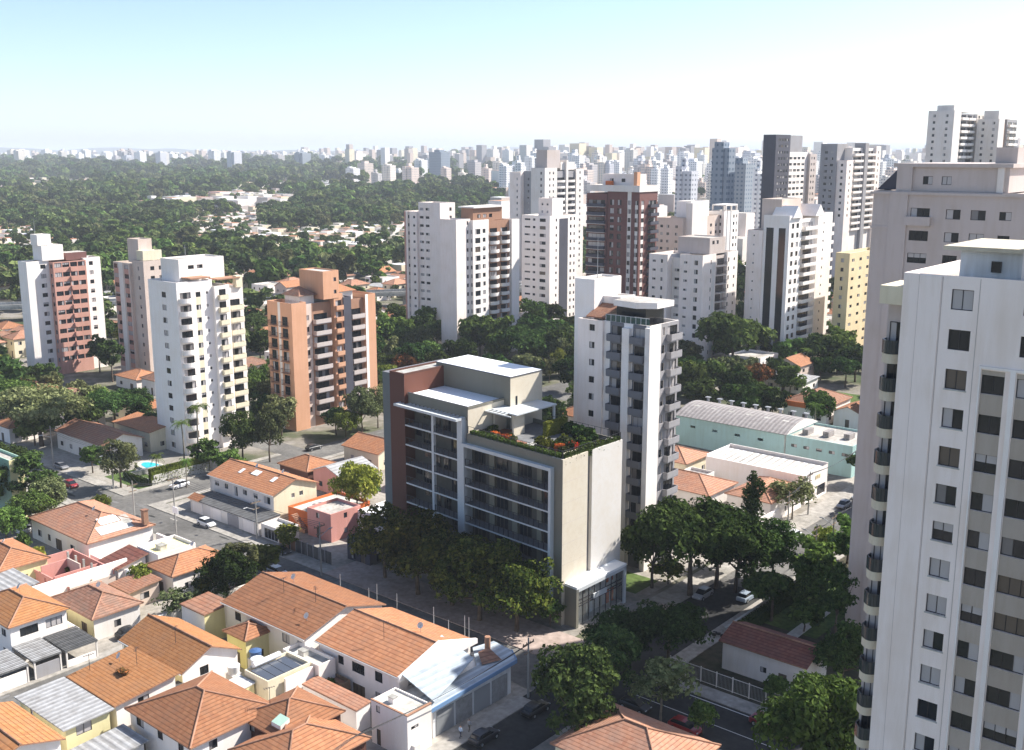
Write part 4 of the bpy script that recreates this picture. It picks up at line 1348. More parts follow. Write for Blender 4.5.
def roof_mesh(mb, X, Y, ze, kind, pitch, mat, th=0.16, rmat=None):
    """roof over the rectangle 0..X, 0..Y; returns ridge lines for the caps"""
    lines = []
    bl, br, tr, tl = (0, 0, ze), (X, 0, ze), (X, Y, ze), (0, Y, ze)
    faces = []
    if kind == 'hip':
        if X >= Y:
            h = ze + pitch * Y / 2
            r0, r1 = (Y / 2, Y / 2, h), (X - Y / 2, Y / 2, h)
            faces = [[bl, br, r1, r0], [br, tr, r1], [tr, tl, r0, r1], [tl, bl, r0]]
            lines = [(bl, r0), (tl, r0), (br, r1), (tr, r1), (r0, r1)]
        else:
            h = ze + pitch * X / 2
            r0, r1 = (X / 2, X / 2, h), (X / 2, Y - X / 2, h)
            faces = [[bl, br, r0], [br, tr, r1, r0], [tr, tl, r1], [tl, bl, r0, r1]]
            lines = [(bl, r0), (br, r0), (tl, r1), (tr, r1), (r0, r1)]
    elif kind == 'gable_a':
        h = ze + pitch * Y / 2
        r0, r1 = (0, Y / 2, h), (X, Y / 2, h)
        faces = [[bl, br, r1, r0], [tr, tl, r0, r1]]
        lines = [(r0, r1)]
    elif kind == 'gable_b':
        h = ze + pitch * X / 2
        r0, r1 = (X / 2, 0, h), (X / 2, Y, h)
        faces = [[br, tr, r1, r0], [tl, bl, r0, r1]]
        lines = [(r0, r1)]
    elif kind == 'mono_b':
        h = ze + pitch * Y
        faces = [[bl, br, (X, Y, h), (0, Y, h)]]
    elif kind == 'mono_a':
        h = ze + pitch * X
        faces = [[bl, (X, 0, h), (X, Y, h), (0, Y, ze)]]
    elif kind == 'mono_a_down':
        h = ze + pitch * X
        faces = [[(0, 0, h), br, tr, (0, Y, h)]]
    for f in faces:
        n = len(f)
        mb.add(f, [tuple(range(n))], mat)
        lo = [(p[0], p[1], p[2] - th) for p in f]
        mb.add(lo, [tuple(range(n - 1, -1, -1))], rmat or mat)
        for i in range(n):
            a, b, c, d = f[i], f[(i + 1) % n], lo[(i + 1) % n], lo[i]
            mb.add([d, c, b, a], [(0, 1, 2, 3)], rmat or mat)
    return lines


HR = random.Random(77)


def house(name, label, a0, a1, b0, b1, ze, kind='hip', roof='tileA', wall_='white', pitch=0.42, ov=0.45, wl=None, wr=None, cat='house', group=None, zb=0.0,
          roof_top='roofgrey', door=True, frame='frame', wall_r=None, seed=None, ridge=True, parapet=0.5):
    rr = random.Random(seed if seed is not None else int(abs(a0 * 31 + b0 * 17)))
    busy(a0, a1, b0, b1)
    root = empty(name, label, cat, W(a0, b0, 0), GROT, group)
    X, Y = a1 - a0, b1 - b0
    flat = kind == 'flat'
    if flat:
        ov = 0.0
    mb = MB()
    wm = M[wall_]
    wrm = M[wall_r] if wall_r else wm
    z1 = ze - (0.12 if not flat else 0)
    if not flat:
        z1 = ze + pitch * ov - 0.17
    fl = [zb] if ze - zb < 4.6 else [zb, zb + 2.9]
    plans = []
    for face, (o, ang, wid, cols, mt) in enumerate((((ov, ov), 0.0, X - 2 * ov, wl, wm), ((X - ov, ov), math.pi / 2, Y - 2 * ov, wr, wrm))):
        holes, todo = [], []
        if cols is None:
            n = max(1, int(wid / 4.0))
            cols = [(wid * (i + 0.5) / n, rr.choice((1.1, 1.3, 1.6)), 1.1, 1.05) for i in range(n)]
        for zf in fl:
            for ci, c in enumerate(cols):
                u, w, h, s = c
                if zf + s + h > z1 - 0.1 or u - w / 2 < 0.05 or u + w / 2 > wid - 0.05:
                    continue
                isdoor = door and zf == zb and ci == len(cols) // 2 and face == 0
                if isdoor:
                    s, h = 0.02, 2.1
                holes.append((u - w / 2, u + w / 2, zf + s, zf + s + h))
                todo.append((u, zf + s, w, h, isdoor))
        wall(mb, o, ang, wid, 0.0, z1, holes, mt, 0.12)
        plans.append((o, ang, todo))
    x0, x1, y0, y1 = ov, X - ov, ov, Y - ov
    mb.quad((x1, y1, 0), (x0, y1, 0), (x0, y1, z1), (x1, y1, z1), wm)
    mb.quad((x0, y1, 0), (x0, y0, 0), (x0, y0, z1), (x0, y1, z1), wm)
    if kind == 'gable_a':
        for x, m_ in ((x0, wm), (x1, wrm)):
            h = ze + pitch * Y / 2 - 0.17
            mb.add([(x, y0, z1), (x, y1, z1), (x, Y / 2, h)], [(0, 1, 2)], m_)
    elif kind == 'gable_b':
        for y in (y0, y1):
            h = ze + pitch * X / 2 - 0.17
            mb.add([(x0, y, z1), (x1, y, z1), (X / 2, y, h)], [(0, 1, 2)], wm)
    elif kind == 'mono_b':
        h = ze + pitch * (Y - ov) - 0.17
        mb.quad((x1, y1, z1), (x0, y1, z1), (x0, y1, h), (x1, y1, h), wm)
        for x, m_ in ((x0, wm), (x1, wrm)):
            mb.add([(x, y0, z1), (x, y1, z1), (x, y1, h)], [(0, 1, 2)], m_)
    elif kind in ('mono_a', 'mono_a_down'):
        h = ze + pitch * (X - ov) - 0.17
        hx_, lx_ = (x1, x0) if kind == 'mono_a' else (x0, x1)
        mb.quad((hx_, y0, z1), (hx_, y1, z1), (hx_, y1, h), (hx_, y0, h), wm)
        for y in (y0, y1):
            mb.add([(lx_, y, z1), (hx_, y, z1), (hx_, y, h)], [(0, 1, 2)], wm)
    if flat:
        t = 0.16
        zr = z1 - parapet
        mb.quad((t, t, zr), (X - t, t, zr), (X - t, Y - t, zr), (t, Y - t, zr), M[roof_top])
        ou = [(0, 0), (X, 0), (X, Y), (0, Y)]
        inn = [(t, t), (X - t, t), (X - t, Y - t), (t, Y - t)]
        for i in range(4):
            a, b, c_, d = ou[i], ou[(i + 1) % 4], inn[(i + 1) % 4], inn[i]
            mb.quad((*a, z1), (*b, z1), (*c_, z1), (*d, z1), wm)
            mb.quad((*d, zr), (*d, z1), (*c_, z1), (*c_, zr), wm)
    mb.build('wall', root)
    if not flat:
        rb = MB()
        lines = roof_mesh(rb, X, Y, ze, kind, pitch, M[roof + '_low' if roof.startswith('tile') and pitch < 0.2 else roof], 0.16, M['ridge'] if roof.startswith('tile') else None)
        ro = rb.build('roof', root)
        if ridge and lines and roof.startswith('tile'):
            cb = MB()
            for p, q in lines:
                p, q = Vector(p) + Vector((0, 0, 0.02)), Vector(q) + Vector((0, 0, 0.02))
                cb.tube(p, q, 0.13, 0.13, 6, M['ridge'])
            cb.build('ridge_cap', ro)
    for o, ang, todo in plans:
        c, s = math.cos(ang), math.sin(ang)
        for u, z, w, h, isd in todo:
            x, y = o[0] + c * u - s * 0.09, o[1] + s * u + c * 0.09
            link('door' if isd else 'window', window_mesh(round(w, 1), round(h, 1), 5 if isd else pick_kind(rr), frame), root, (x, y, z), ang)
    return root


def hpart(root, nm, fn):
    mb = MB()
    fn(mb)
    return mb.build(nm, root)


def thing_box(name, label, cat, a0, a1, b0, b1, z0, z1, mat, top=None, group=None):
    mb = MB()
    mb.box(0, a1 - a0, 0, b1 - b0, z0, z1, M[mat], M[top] if top else None)
    return tag(mb.build(name, None, W(a0, b0, 0), GROT), label, cat, group)


# north side of the street (far side): row house, hip roofed houses, pink house
h = house('row_house', "long white row house with one orange tiled gable roof and skylights, facing the street", -182.2, -160.6, 118.6, 129.9, 6.0, 'gable_a', 'tileA', 'offwhite', 0.36, wall_r='cream',
          wl=[(2.2, 1.5, 1.1, 1.1), (5.4, 1.2, 1.1, 1.1), (8.6, 1.1, 2.0, 0.3), (11.5, 1.4, 1.1, 1.1), (15.0, 1.3, 1.1, 1.1), (18.6, 2.0, 1.5, 0.8)], wr=[(4.6, 0.8, 0.9, 1.4), (6.6, 0.9, 0.9, 1.4)], frame='paleframe')
for x, y, w_ in ((6.6, 3.3, 0.9), (10.0, 3.9, 2.2), (16.5, 3.6, 1.1)):
    hpart(h, 'skylight', lambda mb: mb.add([(x, y - .5, 6 + .36 * (y - .5) + .1), (x + w_, y - .5, 6 + .36 * (y - .5) + .1), (x + w_, y + .9, 6 + .36 * (y + .9) + .12), (x, y + .9, 6 + .36 * (y + .9) + .12)], [(0, 1, 2, 3)], M['whitepaint']))
h = house('garage_row', "low row of grey roofed garages with white doors in front of the long row house", -180.5, -158.2, 113.2, 118.4, 2.7, 'mono_b', 'corD', 'offwhite', 0.05, 0.1, wl=[], wr=[], cat='garage')
for k, x in enumerate((0.9, 7.0, 12.6, 17.6)):
    hpart(h, 'garage_door', lambda mb: mb.box(x, x + 3.4, 0.0, 0.09, 0.05, 2.4, M['white' if k != 2 else 'grey']))
hpart(h, 'tiled_coping', lambda mb: mb.add([(-.3, -.4, 2.75), (3.6, -.4, 2.75), (3.6, 1.4, 3.5), (-.3, 1.4, 3.5)], [(0, 1, 2, 3)], M['tileA']))
house('bungalow', "bungalow with orange hip roof and dark red walls behind the long row house", -184.5, -174.2, 137.7, 146.5, 3.6, 'hip', 'tileA', 'redwall', 0.42)
house('house', "pink house with grey sheet gable roof left of the tall yellow green tree", -173.5, -163.5, 138.0, 148.2, 4.2, 'gable_b', 'corA', 'pink', 0.35)
house('house', "cream house with orange gable roof beside the blue grey end of the new block", -184, -171.5, 155.5, 166, 4.0, 'gable_a', 'tileA', 'cream', 0.4)
house('house', "white house with salmon roof seen past the tall yellow green tree", -160, -147, 150, 162, 4.5, 'gable_a', 'tileB', 'white', 0.4)
house('outbuilding', "flat grey roofed outbuilding with vermilion wall next to the cream gable end", -160.2, -150.5, 121.7, 134, 3.3, 'flat', wall_='vermilion', roof_top='paleconcrete', wr=[], wl=[])
house('house', "pink two storey house with small window beside the outside stair", -152, -145.3, 119.8, 127, 5.4, 'flat', wall_='pink', roof_top='roofgrey', wl=[(3.0, 0.9, 1.0, 1.0)], wr=[(3.5, 0.8, 1.0, 1.0)])
house('annex', "white flat annex in full sun left of the new block's blue grey end", -145, -138, 126, 140, 4.8, 'flat', wall_='white', roof_top='roofwhite')
house('garage', "single white garage with red coping near the round street tree", -157.6, -151.6, 113.4, 117.4, 2.7, 'flat', wall_='offwhite', roof_top='paleconcrete', wl=[(2.9, 4.0, 2.0, 0.1)], wr=[], door=False, frame='paleframe', cat='garage')
h = house('gatehouse', "dark green sales kiosk with skylight on its roof beside the new block", -137.2, -131.4, 116.6, 121.0, 4.2, 'flat', wall_='darkgrey', roof_top='darkconcrete', wl=[(1.5, 1.2, 2.6, 0.3), (4.0, 1.2, 2.6, 0.3)], wr=[(2.2, 1.2, 2.6, 0.3)], cat='kiosk')
hpart(h, 'skylight', lambda mb: mb.box(1.6, 4.4, 1.2, 3.2, 4.0, 4.25, M['bluewhite']))
m = MB()
for k in range(9):
    a = -151 + k * 1.6
    m.box(k * 1.6, k * 1.6 + 1.5, 0, 0.15, 0.0, 2.2, M['brown' if k < 3 else 'corD'])
    m.box(k * 1.6 - 0.1, k * 1.6 + 0.05, -0.05, 0.2, 0, 2.4, M['grey'])
tag(m.build('street_fence', None, W(-151.5, 112.8), GROT), "brown slatted street fence in front of the pink two storey house", "fence")
m = MB()
for k in range(12):
    m.box(k * 0.32, k * 0.32 + 0.3, 0, 1.3, 2.9 - k * 0.24 - 0.2, 2.9 - k * 0.24, M['brown'])
m.box(0, 4, -0.1, 0.0, 0.2, 0.9, M['brown'])
tag(m.build('outside_stair', None, W(-156.6, 119.6), GROT), "brown outside stair climbing the pink two storey house", "stair")

# corner garden of the white tower: hedge wall and pool
m = MB()
m.box(0, 9.5, 0, 0.5, 0, 1.1, M['concrete'])
m.box(0, 0.5, 0.5, 8, 0, 1.1, M['concrete'])
m.box(9.0, 9.5, 0.5, 22, 0, 2.2, M['paleconcrete'])
tag(m.build('garden_wall', None, W(-210.4, 117.2), GROT), "concrete garden wall around the corner pool of the white tower", "wall")
m = MB()
pts = []
for k in range(24):
    an = 2 * math.pi * k / 24
    r = 1 + 0.16 * math.cos(2 * an + 0.5)
    pts.append((3.6 * r * math.cos(an), 1.9 * r * math.sin(an)))
m.prism([(x * 1.35, y * 1.5) for x, y in pts], 0, 0.5, M['paleconcrete'])
m.prism(pts, 0.46, 0.53, M['poolwater'])
tag(m.build('swimming_pool', None, W(-212.5, 124.4), GROT), "turquoise swimming pool at the foot of the plain white tower", "pool")
busy(-220, -200, 112, 160)

# houses across the upper left street
h = house('house', "large house with salmon tiled roof half shaded by the white tower", -245.5, -223, 118.4, 129, 4.5, 'gable_a', 'tileB', 'offwhite', 0.36)
house('house', "smaller house with orange roof and blue sheet roof beside the plain white tower's foot", -241, -224, 130.8, 138, 5.0, 'mono_b', 'tileA', 'cream', 0.16)
house('workshop', "white metal roofed workshop among the trees left of the pool", -264.5, -253.5, 126.8, 136.7, 5.0, 'gable_b', 'corW', 'white', 0.12)
house('house', "low orange roofed house half hidden under the big spreading tree at left", -266, -257.3, 112.8, 122, 4.0, 'hip', 'tileA', 'white', 0.4)
house('house', "salmon roofed house with white fascia behind the white workshop", -262, -247, 142, 152, 4.6, 'hip', 'tileA', 'cream', 0.36)
h = house('apartment_block', "mint green block with narrow sunlit end wall at the far left edge", -217, -201.8, 88, 90.8, 12.0, 'flat', wall_='greenwall', wall_r='paleyellow', roof_top='roofgrey', cat='building', wl=[], wr=[])

# south side of the street
h1_ = house('house', "wide house with patched orange hip roof and white side wall at the street corner", -190, -168.4, 85.2, 98.4, 4.0, 'hip', 'tileB', 'white', 0.4, wl=[(3, 1.4, 1.2, 1.0), (6.5, 1.0, 1.2, 1.0), (10, 2.2, 2.0, 0.1), (15, 1.6, 1.2, 1.0)], wr=[])
for (x0, x1, y0, y1, mt) in ((16.4, 18.2, 4.6, 8.2, 'roofwhite'), (18.4, 20.6, 3.2, 9.6, 'paleconcrete'), (17.0, 19.4, 8.4, 10.0, 'roofgrey')):
    hpart(h1_, 'roof_patch', lambda mb: mb.add([(x0, y0, 4.06 + .4 * (21.6 - x0)), (x1, y0, 4.06 + .4 * (21.6 - x1)), (x1, y1, 4.06 + .4 * (21.6 - x1)), (x0, y1, 4.06 + .4 * (21.6 - x0))], [(0, 1, 2, 3)], M[mt]))
house('house', "orange hip roofed house cut by the left edge below the mint green block", -181, -167.4, 69.5, 78.3, 4.0, 'hip', 'tileA', 'paleyellow', 0.42)
house('lean_to', "small grey lean-to roof against the left edge below the orange hip roof", -168, -158.5, 65.5, 72.0, 3.4, 'mono_b', 'corB', 'white', 0.1, wl=[], wr=[])
h = house('flat_roof_house', "white flat box house with pale terrace and plastic tanks between two orange hip roofs", -159.8, -153.4, 89.6, 96.8, 4.6, 'flat', wall_='white', roof_top='paleyellow')
house('lean_to', "dark red tiled lean-to on the shaded side of the flat white box house", -162, -155.8, 83.5, 89.4, 3.2, 'mono_b', 'tileD', 'white', 0.2, wl=[], wr=[])
house('house', "square orange hip roofed house with bright white right wall, second from the street tree clump", -152.6, -144.4, 86.5, 98.2, 4.0, 'hip', 'tileA', 'white', 0.42)
# half-built house: bare salmon walls
root = empty('unfinished_house', "roofless half built house of bare salmon blocks", 'house', W(-170, 75.5), GROT)
busy(-170, -156, 75.5, 84)
m = MB()
for (x0, x1, y0, y1, h_) in ((0, 13.6, 0, 0.2, 2.6), (0, 0.2, 0.2, 8, 3.4), (13.4, 13.6, 0.2, 8, 2.3), (0.2, 13.4, 7.8, 8.0, 3.2), (4.2, 4.4, 0.2, 5, 3.6), (8.6, 8.8, 0.2, 7.8, 3.0), (4.4, 8.6, 4.6, 4.8, 3.8), (8.8, 13.4, 4.0, 4.2, 2.6)):
    if y1 - y0 < 0.3 and h_ == 2.6 and y0 == 0:
        wall(m, (0, 0), 0, 13.6, 0, 2.6, [(1.2, 2.6, 0.9, 2.0), (5.6, 7.0, 0.02, 2.1), (10.2, 11.6, 0.9, 2.0)], M['pink'], 0.2)
        m.quad((13.6, 0.2, 0), (0, 0.2, 0), (0, 0.2, 2.6), (13.6, 0.2, 2.6), M['pink'])
        m.quad((0, 0, 2.6), (13.6, 0, 2.6), (13.6, 0.2, 2.6), (0, 0.2, 2.6), M['pink'])
    else:
        m.box(x0, x1, y0, y1, 0, h_, M['pink' if (x0 + y0) < 9 else 'palepink'])
m.box(0.2, 13.4, 0.2, 7.8, 0.02, 0.08, M['paleconcrete'])
m.build('wall', root)
for k in range(4):
    hpart(root, 'column', lambda mb: mb.box(2 + k * 2.6, 2.3 + k * 2.6, 5.8, 6.1, 0.08, 3.9, M['concrete']))
thing_box('party_wall', "long white party wall between the unfinished house and the brown roofed house", 'wall', -157.2, -156.8, 69, 86, 0, 4.2, 'white')
house('house', "brown tiled hip roofed house behind the parked black car and carport", -152.4, -140, 70.6, 78.9, 3.6, 'hip', 'tileC', 'paleyellow', 0.44, wall_r='offwhite')
house('annex', "small salmon tiled annex beside the brown roofed house", -152, -146, 79.8, 85.8, 3.0, 'mono_b', 'tileB', 'palepink', 0.1)
h = house('house', "two storey orange hip roofed house with grey carports along the side lane", -154.5, -141.2, 59.2, 68.2, 6.0, 'hip', 'tileO', 'white', 0.42, wr=[(2.6, 2.6, 1.3, 1.0), (6.2, 2.4, 1.3, 1.0)])
for i, (lab, b0, b1, mat, zz) in enumerate((("light grey corrugated carport roof with sunlit ribs, on the side lane", 59.6, 63.6, 'corA', 3.0), ("dark slatted carport roof beside the black car", 64.1, 68.9, 'corD', 2.8), ("grey striped carport roof cut by the left edge", 53.8, 59.0, 'corA', 2.9))):
    c = empty('carport', lab, 'carport', W(-141.6, b0), GROT)
    busy(-141.6, -135.2, b0, b1)

    def rf(mb):
        X, Y = 6.3, b1 - b0
        n = 14
        for k in range(n):
            x0, x1 = X * k / n, X * (k + 0.62) / n
            mb.box(x0, x1, 0, Y, zz - 0.06 * k / n * 4, zz + 0.08 - 0.06 * k / n * 4, M[mat])
        mb.box(0, X, 0, Y, zz - 0.34, zz - 0.28, M['corD'])
    hpart(c, 'roof', rf)
    for x, y in ((0.1, 0.1), (6.0, 0.1), (6.0, b1 - b0 - 0.3)):
        hpart(c, 'post', lambda mb: mb.box(x, x + 0.2, y, y + 0.2, 0, zz - 0.34, M['offwhite']))
    hpart(c, 'gate', lambda mb: mb.box(6.05, 6.15, 0.35, b1 - b0 - 0.35, 0.1, 2.0 if i != 1 else 1.1, M['grey' if i == 0 else 'white']))

# block between the side lane and the shaded street
house('house', "big orange gable roofed house with white window gable, right of the side lane", -127.2, -112.3, 67.6, 76.8, 5.6, 'gable_a', 'tileO', 'paleyellow', 0.46, wall_r='white', wr=[(3.2, 1.3, 1.2, 1.1)])
h = house('house', "house with smooth orange roof slope and a patch of dead leaves in its middle", -122.8, -111.2, 57.9, 66.8, 5.6, 'mono_b', 'tileO', 'white', 0.10, wl=[], wr=[(3.6, 1.5, 1.2, 1.1)])
hpart(h, 'dead_plant', lambda mb: [mb.add([(5.6 + HR.uniform(-1, 1.0), 4.6 + HR.uniform(-.6, .6), 6.15 + HR.uniform(0, .5)) for _ in range(3)], [(0, 1, 2)], M['leafR']) for _ in range(60)])
house('house', "house with pale grey corrugated roof joined to the smooth orange roof", -122.9, -110.8, 51.4, 57.7, 5.5, 'mono_b', 'corA', 'paleyellow', 0.02, wl=[(3, 0.7, 0.9, 1.1)], wr=[(2.2, 1.9, 1.3, 1.0)])
house('house', "orange tiled house filling the bottom left corner", -121.0, -108.2, 40.5, 50.4, 6.0, 'gable_a', 'tileO', 'white', 0.3)
house('shed', "ochre walled shed with dark grey sheet roof behind the smooth orange roof", -113.8, -108.2, 62.4, 68.2, 3.9, 'mono_b', 'corD', 'ochre', 0.03, 0.1, wl=[], wr=[], wall_r='concrete')
house('shed', "grey corrugated shed roof at the bottom edge, left of the large hip roof", -109.6, -104.0, 50.5, 58.0, 3.6, 'mono_b', 'corB', 'offwhite', 0.05, wl=[], wr=[])
h = house('house', "white house with tilted white sheet roof and pale yellow window wall", -108.8, -105.6, 69.4, 73.9, 4.1, 'mono_b', 'corW', 'paleyellow', 0.03, 0.1, wl=[(1.6, 1.0, 1.2, 1.0)], wr=[(2.2, 2.2, 1.2, 1.0)], frame='paleframe')
h = house('house', "white walled house with solar collectors and hot water boiler on its roof", -108.2, -103.4, 74.2, 81.0, 5.0, 'flat', wall_='cream', roof_top='roofgrey', wl=[], wr=[(1.5, 0.9, 1.9, 0.5), (3.6, 0.8, 1.6, 0.6)])
for k in range(4):
    hpart(h, 'solar_panel', lambda mb: mb.add([(0.9, 0.3 + k * 1.35, 5.05), (4.4, 0.3 + k * 1.35, 4.9), (4.4, 1.55 + k * 1.35, 4.9), (0.9, 1.55 + k * 1.35, 5.05), (0.9, 0.3 + k * 1.35, 4.55), (4.4, 0.3 + k * 1.35, 4.5), (4.4, 1.55 + k * 1.35, 4.5), (0.9, 1.55 + k * 1.35, 4.55)], [(0, 1, 2, 3), (4, 5, 1, 0), (5, 6, 2, 1)], M['solar']))
hpart(h, 'boiler', lambda mb: mb.tube((0.5, 1.0, 5.4), (0.5, 5.2, 5.4), 0.4, 0.4, 12, M['whitepaint']))
house('terrace_house', "white house with bare concrete terrace and tall white right wall, below the orange roof pair", -109.4, -102.0, 81.2, 84.0, 4.9, 'flat', wall_='white', roof_top='paleconcrete', wl=[], wr=[])
thing_box('terrace_wall', "tall white yard wall right of the bare concrete terrace", 'wall', -103.1, -102.8, 76.5, 81.0, 0, 4.6, 'white')
house('house', "left long orange roof of the pair along the street, stepping down to a white gable", -126.6, -107.6, 83.4, 98.4, 6.0, 'gable_a', 'tileA', 'offwhite', 0.30, wall_r='white', wl=[(3, 1.4, 1.3, 1.0), (14, 1.6, 1.3, 1.0), (17, 1.0, 1.2, 1.0)], wr=[(4, 1.0, 1.2, 1.0)])
house('house', "right long orange roof of the pair along the street, touching the bluish shed", -106.3, -90.1, 84.2, 98.2, 6.0, 'gable_a', 'tileA', 'white', 0.30, wl=[(4.2, 1.1, 1.2, 1.0), (7.6, 2.4, 1.4, 0.8), (11.5, 1.4, 1.4, 0.9)])
m = MB()
m.prism([(0, 5.6), (14.4, 5.6), (14.4, 6.25), (7.2, 8.5), (0, 6.3)], 0, 0.35, M['white'])
fo = tag(m.build('firewall', None, W(-90.05, 83.9), GROT), "white coping wall at the right end of the long orange roofs", 'wall')
fo.data.transform(Matrix(((0, 0, 1, 0), (1, 0, 0, 0), (0, 1, 0, 0), (0, 0, 0, 1))))
m = MB()
house('annex', "small orange hip roof on a pale yellow walled wing under the left long orange roof", -120.9, -115.6, 79.6, 84.6, 4.6, 'hip', 'tileA', 'paleyellow', 0.42, wr=[(2.4, 0.9, 1.1, 1.1)])
house('annex', "small white and yellow cube house left of the small orange hip roof", -133.0, -126.8, 80.6, 85.6, 4.8, 'mono_b', 'tileB', 'white', 0.06, 0.2, wall_r='paleyellow', wl=[], wr=[])
house('house', "large orange hip roof at the bottom centre left edge of the picture block", -110, -96.4, 58.5, 70.6, 5.6, 'hip', 'tileA', 'white', 0.40)
house('house', "orange tiled house with green skylight near the bottom, right of the large hip roof", -99.2, -90.2, 66.4, 75.6, 5.2, 'hip', 'tileA', 'redwall', 0.42)
h = house('house', "low orange roofed house with dark red wall in front of the white cube house", -94.5, -84.2, 62.0, 74.2, 4.6, 'hip', 'tileA', 'redwall', 0.40)
house('patio_cover', "long salmon tiled patio cover over a white yard wall", -102.4, -92, 78.7, 81.2, 3.2, 'mono_b', 'tileB', 'white', 0.1, 0.1, wl=[], wr=[], cat='shelter')
house('shed', "brown sheet yard cover in the shade behind the white terrace wall", -103.2, -99.2, 82.6, 84.1, 2.7, 'flat', wall_='wood', roof_top='brown', wl=[], wr=[])
h = house('house', "white cube house with flat concrete roof and air conditioner beside the shaded street", -89.3, -83.1, 78.8, 82.8, 5.6, 'flat', wall_='white', roof_top='paleconcrete', wl=[(1.2, 0.7, 0.9, 1.4)], wr=[(1.2, 1.2, 0.4, 3.6)], parapet=0.25)
hpart(h, 'air_conditioner', lambda mb: mb.box(6.22, 6.7, 0.6, 1.6, 0.9, 1.7, M['offwhite']))
hpart(h, 'roof_coping', lambda mb: [mb.box(5.9, 6.25, -0.05, 4.05, 5.6, 5.72, M['brown']), mb.box(-0.05, 5.9, -0.05, 0.2, 5.6, 5.72, M['brown'])])
# corner shop with metal roofs
root = empty('corner_shop', "corner shop with bluish metal roofs and blue edged awning on the shaded street", 'shop', W(-92.9, 83.8), GROT)
busy(-92.9, -83, 83, 102)
hpart(root, 'wall', lambda mb: [mb.box(3.4, 8.6, 0.4, 15, 0, 4.2, M['bluewhite']), mb.box(2.6, 6.0, 14.5, 17.5, 0, 4.0, M['bluewhite'])])
hpart(root, 'metal_roof', lambda mb: mb.add([(3.2, 0.6, 6.5), (9.2, 0.1, 5.2), (5.7, 11.0, 5.6), (0.3, 10.6, 7.3), (3.2, 0.6, 6.4), (9.2, 0.1, 5.1), (5.7, 11.0, 5.5), (0.3, 10.6, 7.2)], [(0, 1, 2, 3), (7, 6, 5, 4), (4, 5, 1, 0), (5, 6, 2, 1)], M['corBl']))
hpart(root, 'awning', lambda mb: [mb.prism([(6.2, -0.6), (9.4, -0.6), (8.9, 15.8), (6.5, 17.6), (2.9, 18.1), (2.0, 14.8), (6.0, 11.2)], 4.3, 4.5, M['corBl'])])
hpart(root, 'blue_fascia', lambda mb: [mb.prism([(9.4, -0.6), (9.5, -0.6), (9.0, 15.85), (8.9, 15.8)], 4.1, 4.62, M['blueedge']), mb.prism([(8.9, 15.8), (9.0, 15.85), (6.55, 17.7), (6.5, 17.6)], 4.1, 4.62, M['blueedge'])])
hpart(root, 'shutter', lambda mb: [mb.box(8.62, 8.7, 1 + k * 3.4, 4.0 + k * 3.4, 0.1, 3.2, M['corA' if k % 2 else 'metal']) for k in range(4)])
hpart(root, 'tiled_corner', lambda mb: mb.add([(4.4, 13.2, 5.2), (6.6, 11.6, 4.7), (7.6, 14.4, 4.65), (4.9, 14.8, 5.4)], [(0, 1, 2, 3)], M['tileC']))
hpart(root, 'chimney', lambda mb: mb.tube((4.0, 15.6, 4.0), (4.0, 15.6, 6.4), 0.4, 0.4, 10, M['brown']))

# right of the new block
root = empty('warehouse', "long aqua walled warehouse with arched grey sheet roof", 'warehouse', W(-134, 219.4), GROT)
busy(-150, -89, 216, 236)
hpart(root, 'wall', lambda mb: [wall(mb, (0, 0), 0, 29, 0, 7.2, [(4 + 6 * k, 5.4 + 6 * k, 4.6, 5.2) for k in range(4)], M['teal'], 0.15), mb.box(0, 29, 15.6, 15.9, 0, 7.2, M['teal']), mb.box(28.7, 29, 0, 15.6, 0, 7.0, M['offwhite'])])


def arch(mb, x0, x1, y0, y1, z0, rise, mat, n=10):
    for k in range(n):
        f0, f1 = k / n, (k + 1) / n
        ya, yb = y0 + (y1 - y0) * f0, y0 + (y1 - y0) * f1
        za, zb_ = z0 + rise * math.sin(math.pi * f0), z0 + rise * math.sin(math.pi * f1)
        mb.quad((x0, ya, za), (x1, ya, za), (x1, yb, zb_), (x0, yb, zb_), mat)
        mb.quad((x0, yb, zb_ - .1), (x1, yb, zb_ - .1), (x1, ya, za - .1), (x0, ya, za - .1), mat)
        mb.quad((x1, ya, z0), (x1, yb, z0), (x1, yb, zb_), (x1, ya, za), M['offwhite'])


hpart(root, 'arched_roof', lambda mb: arch(mb, -0.3, 29.3, -0.4, 16.2, 7.2, 2.0, M['corT']))
for k in range(9):
    hpart(root, 'roof_vent', lambda mb: [mb.tube((1.5 + 3.3 * k, 12.5, 8.6), (1.5 + 3.3 * k, 12.5, 9.5), 0.35, 0.35, 8, M['metal']), mb.box(0.9 + 3.3 * k, 2.1 + 3.3 * k, 12.0, 13.0, 9.5, 9.7, M['metal'])])
for k in range(6):
    hpart(root, 'roof_patch', lambda mb: mb.add([(2 + 4.7 * k, 3.0, 8.30), (3.6 + 4.7 * k, 3.0, 8.30), (3.6 + 4.7 * k, 5.4, 9.02), (2 + 4.7 * k, 5.4, 9.02)], [(0, 1, 2, 3)], M['paleconcrete']))
h = house('warehouse_annex', "flat roofed aqua extension at the street end of the warehouse", -105, -89.3, 219.5, 234, 7.2, 'flat', wall_='teal', roof_top='roofgrey', cat='building', wl=[(2, 1.4, 0.7, 4.6), (5, 1.4, 0.7, 4.6), (8, 1.4, 0.7, 4.6), (11, 1.4, 0.7, 4.6), (14, 1.4, 0.7, 4.6)], wr=[(3, 2, 2.2, 0.1)], door=False)
for k in range(3):
    hpart(h, 'roof_box', lambda mb: mb.box(2 + 4.5 * k, 3.4 + 4.5 * k, 4 + k, 7 + k, 6.7, 8.0, M['corT']))
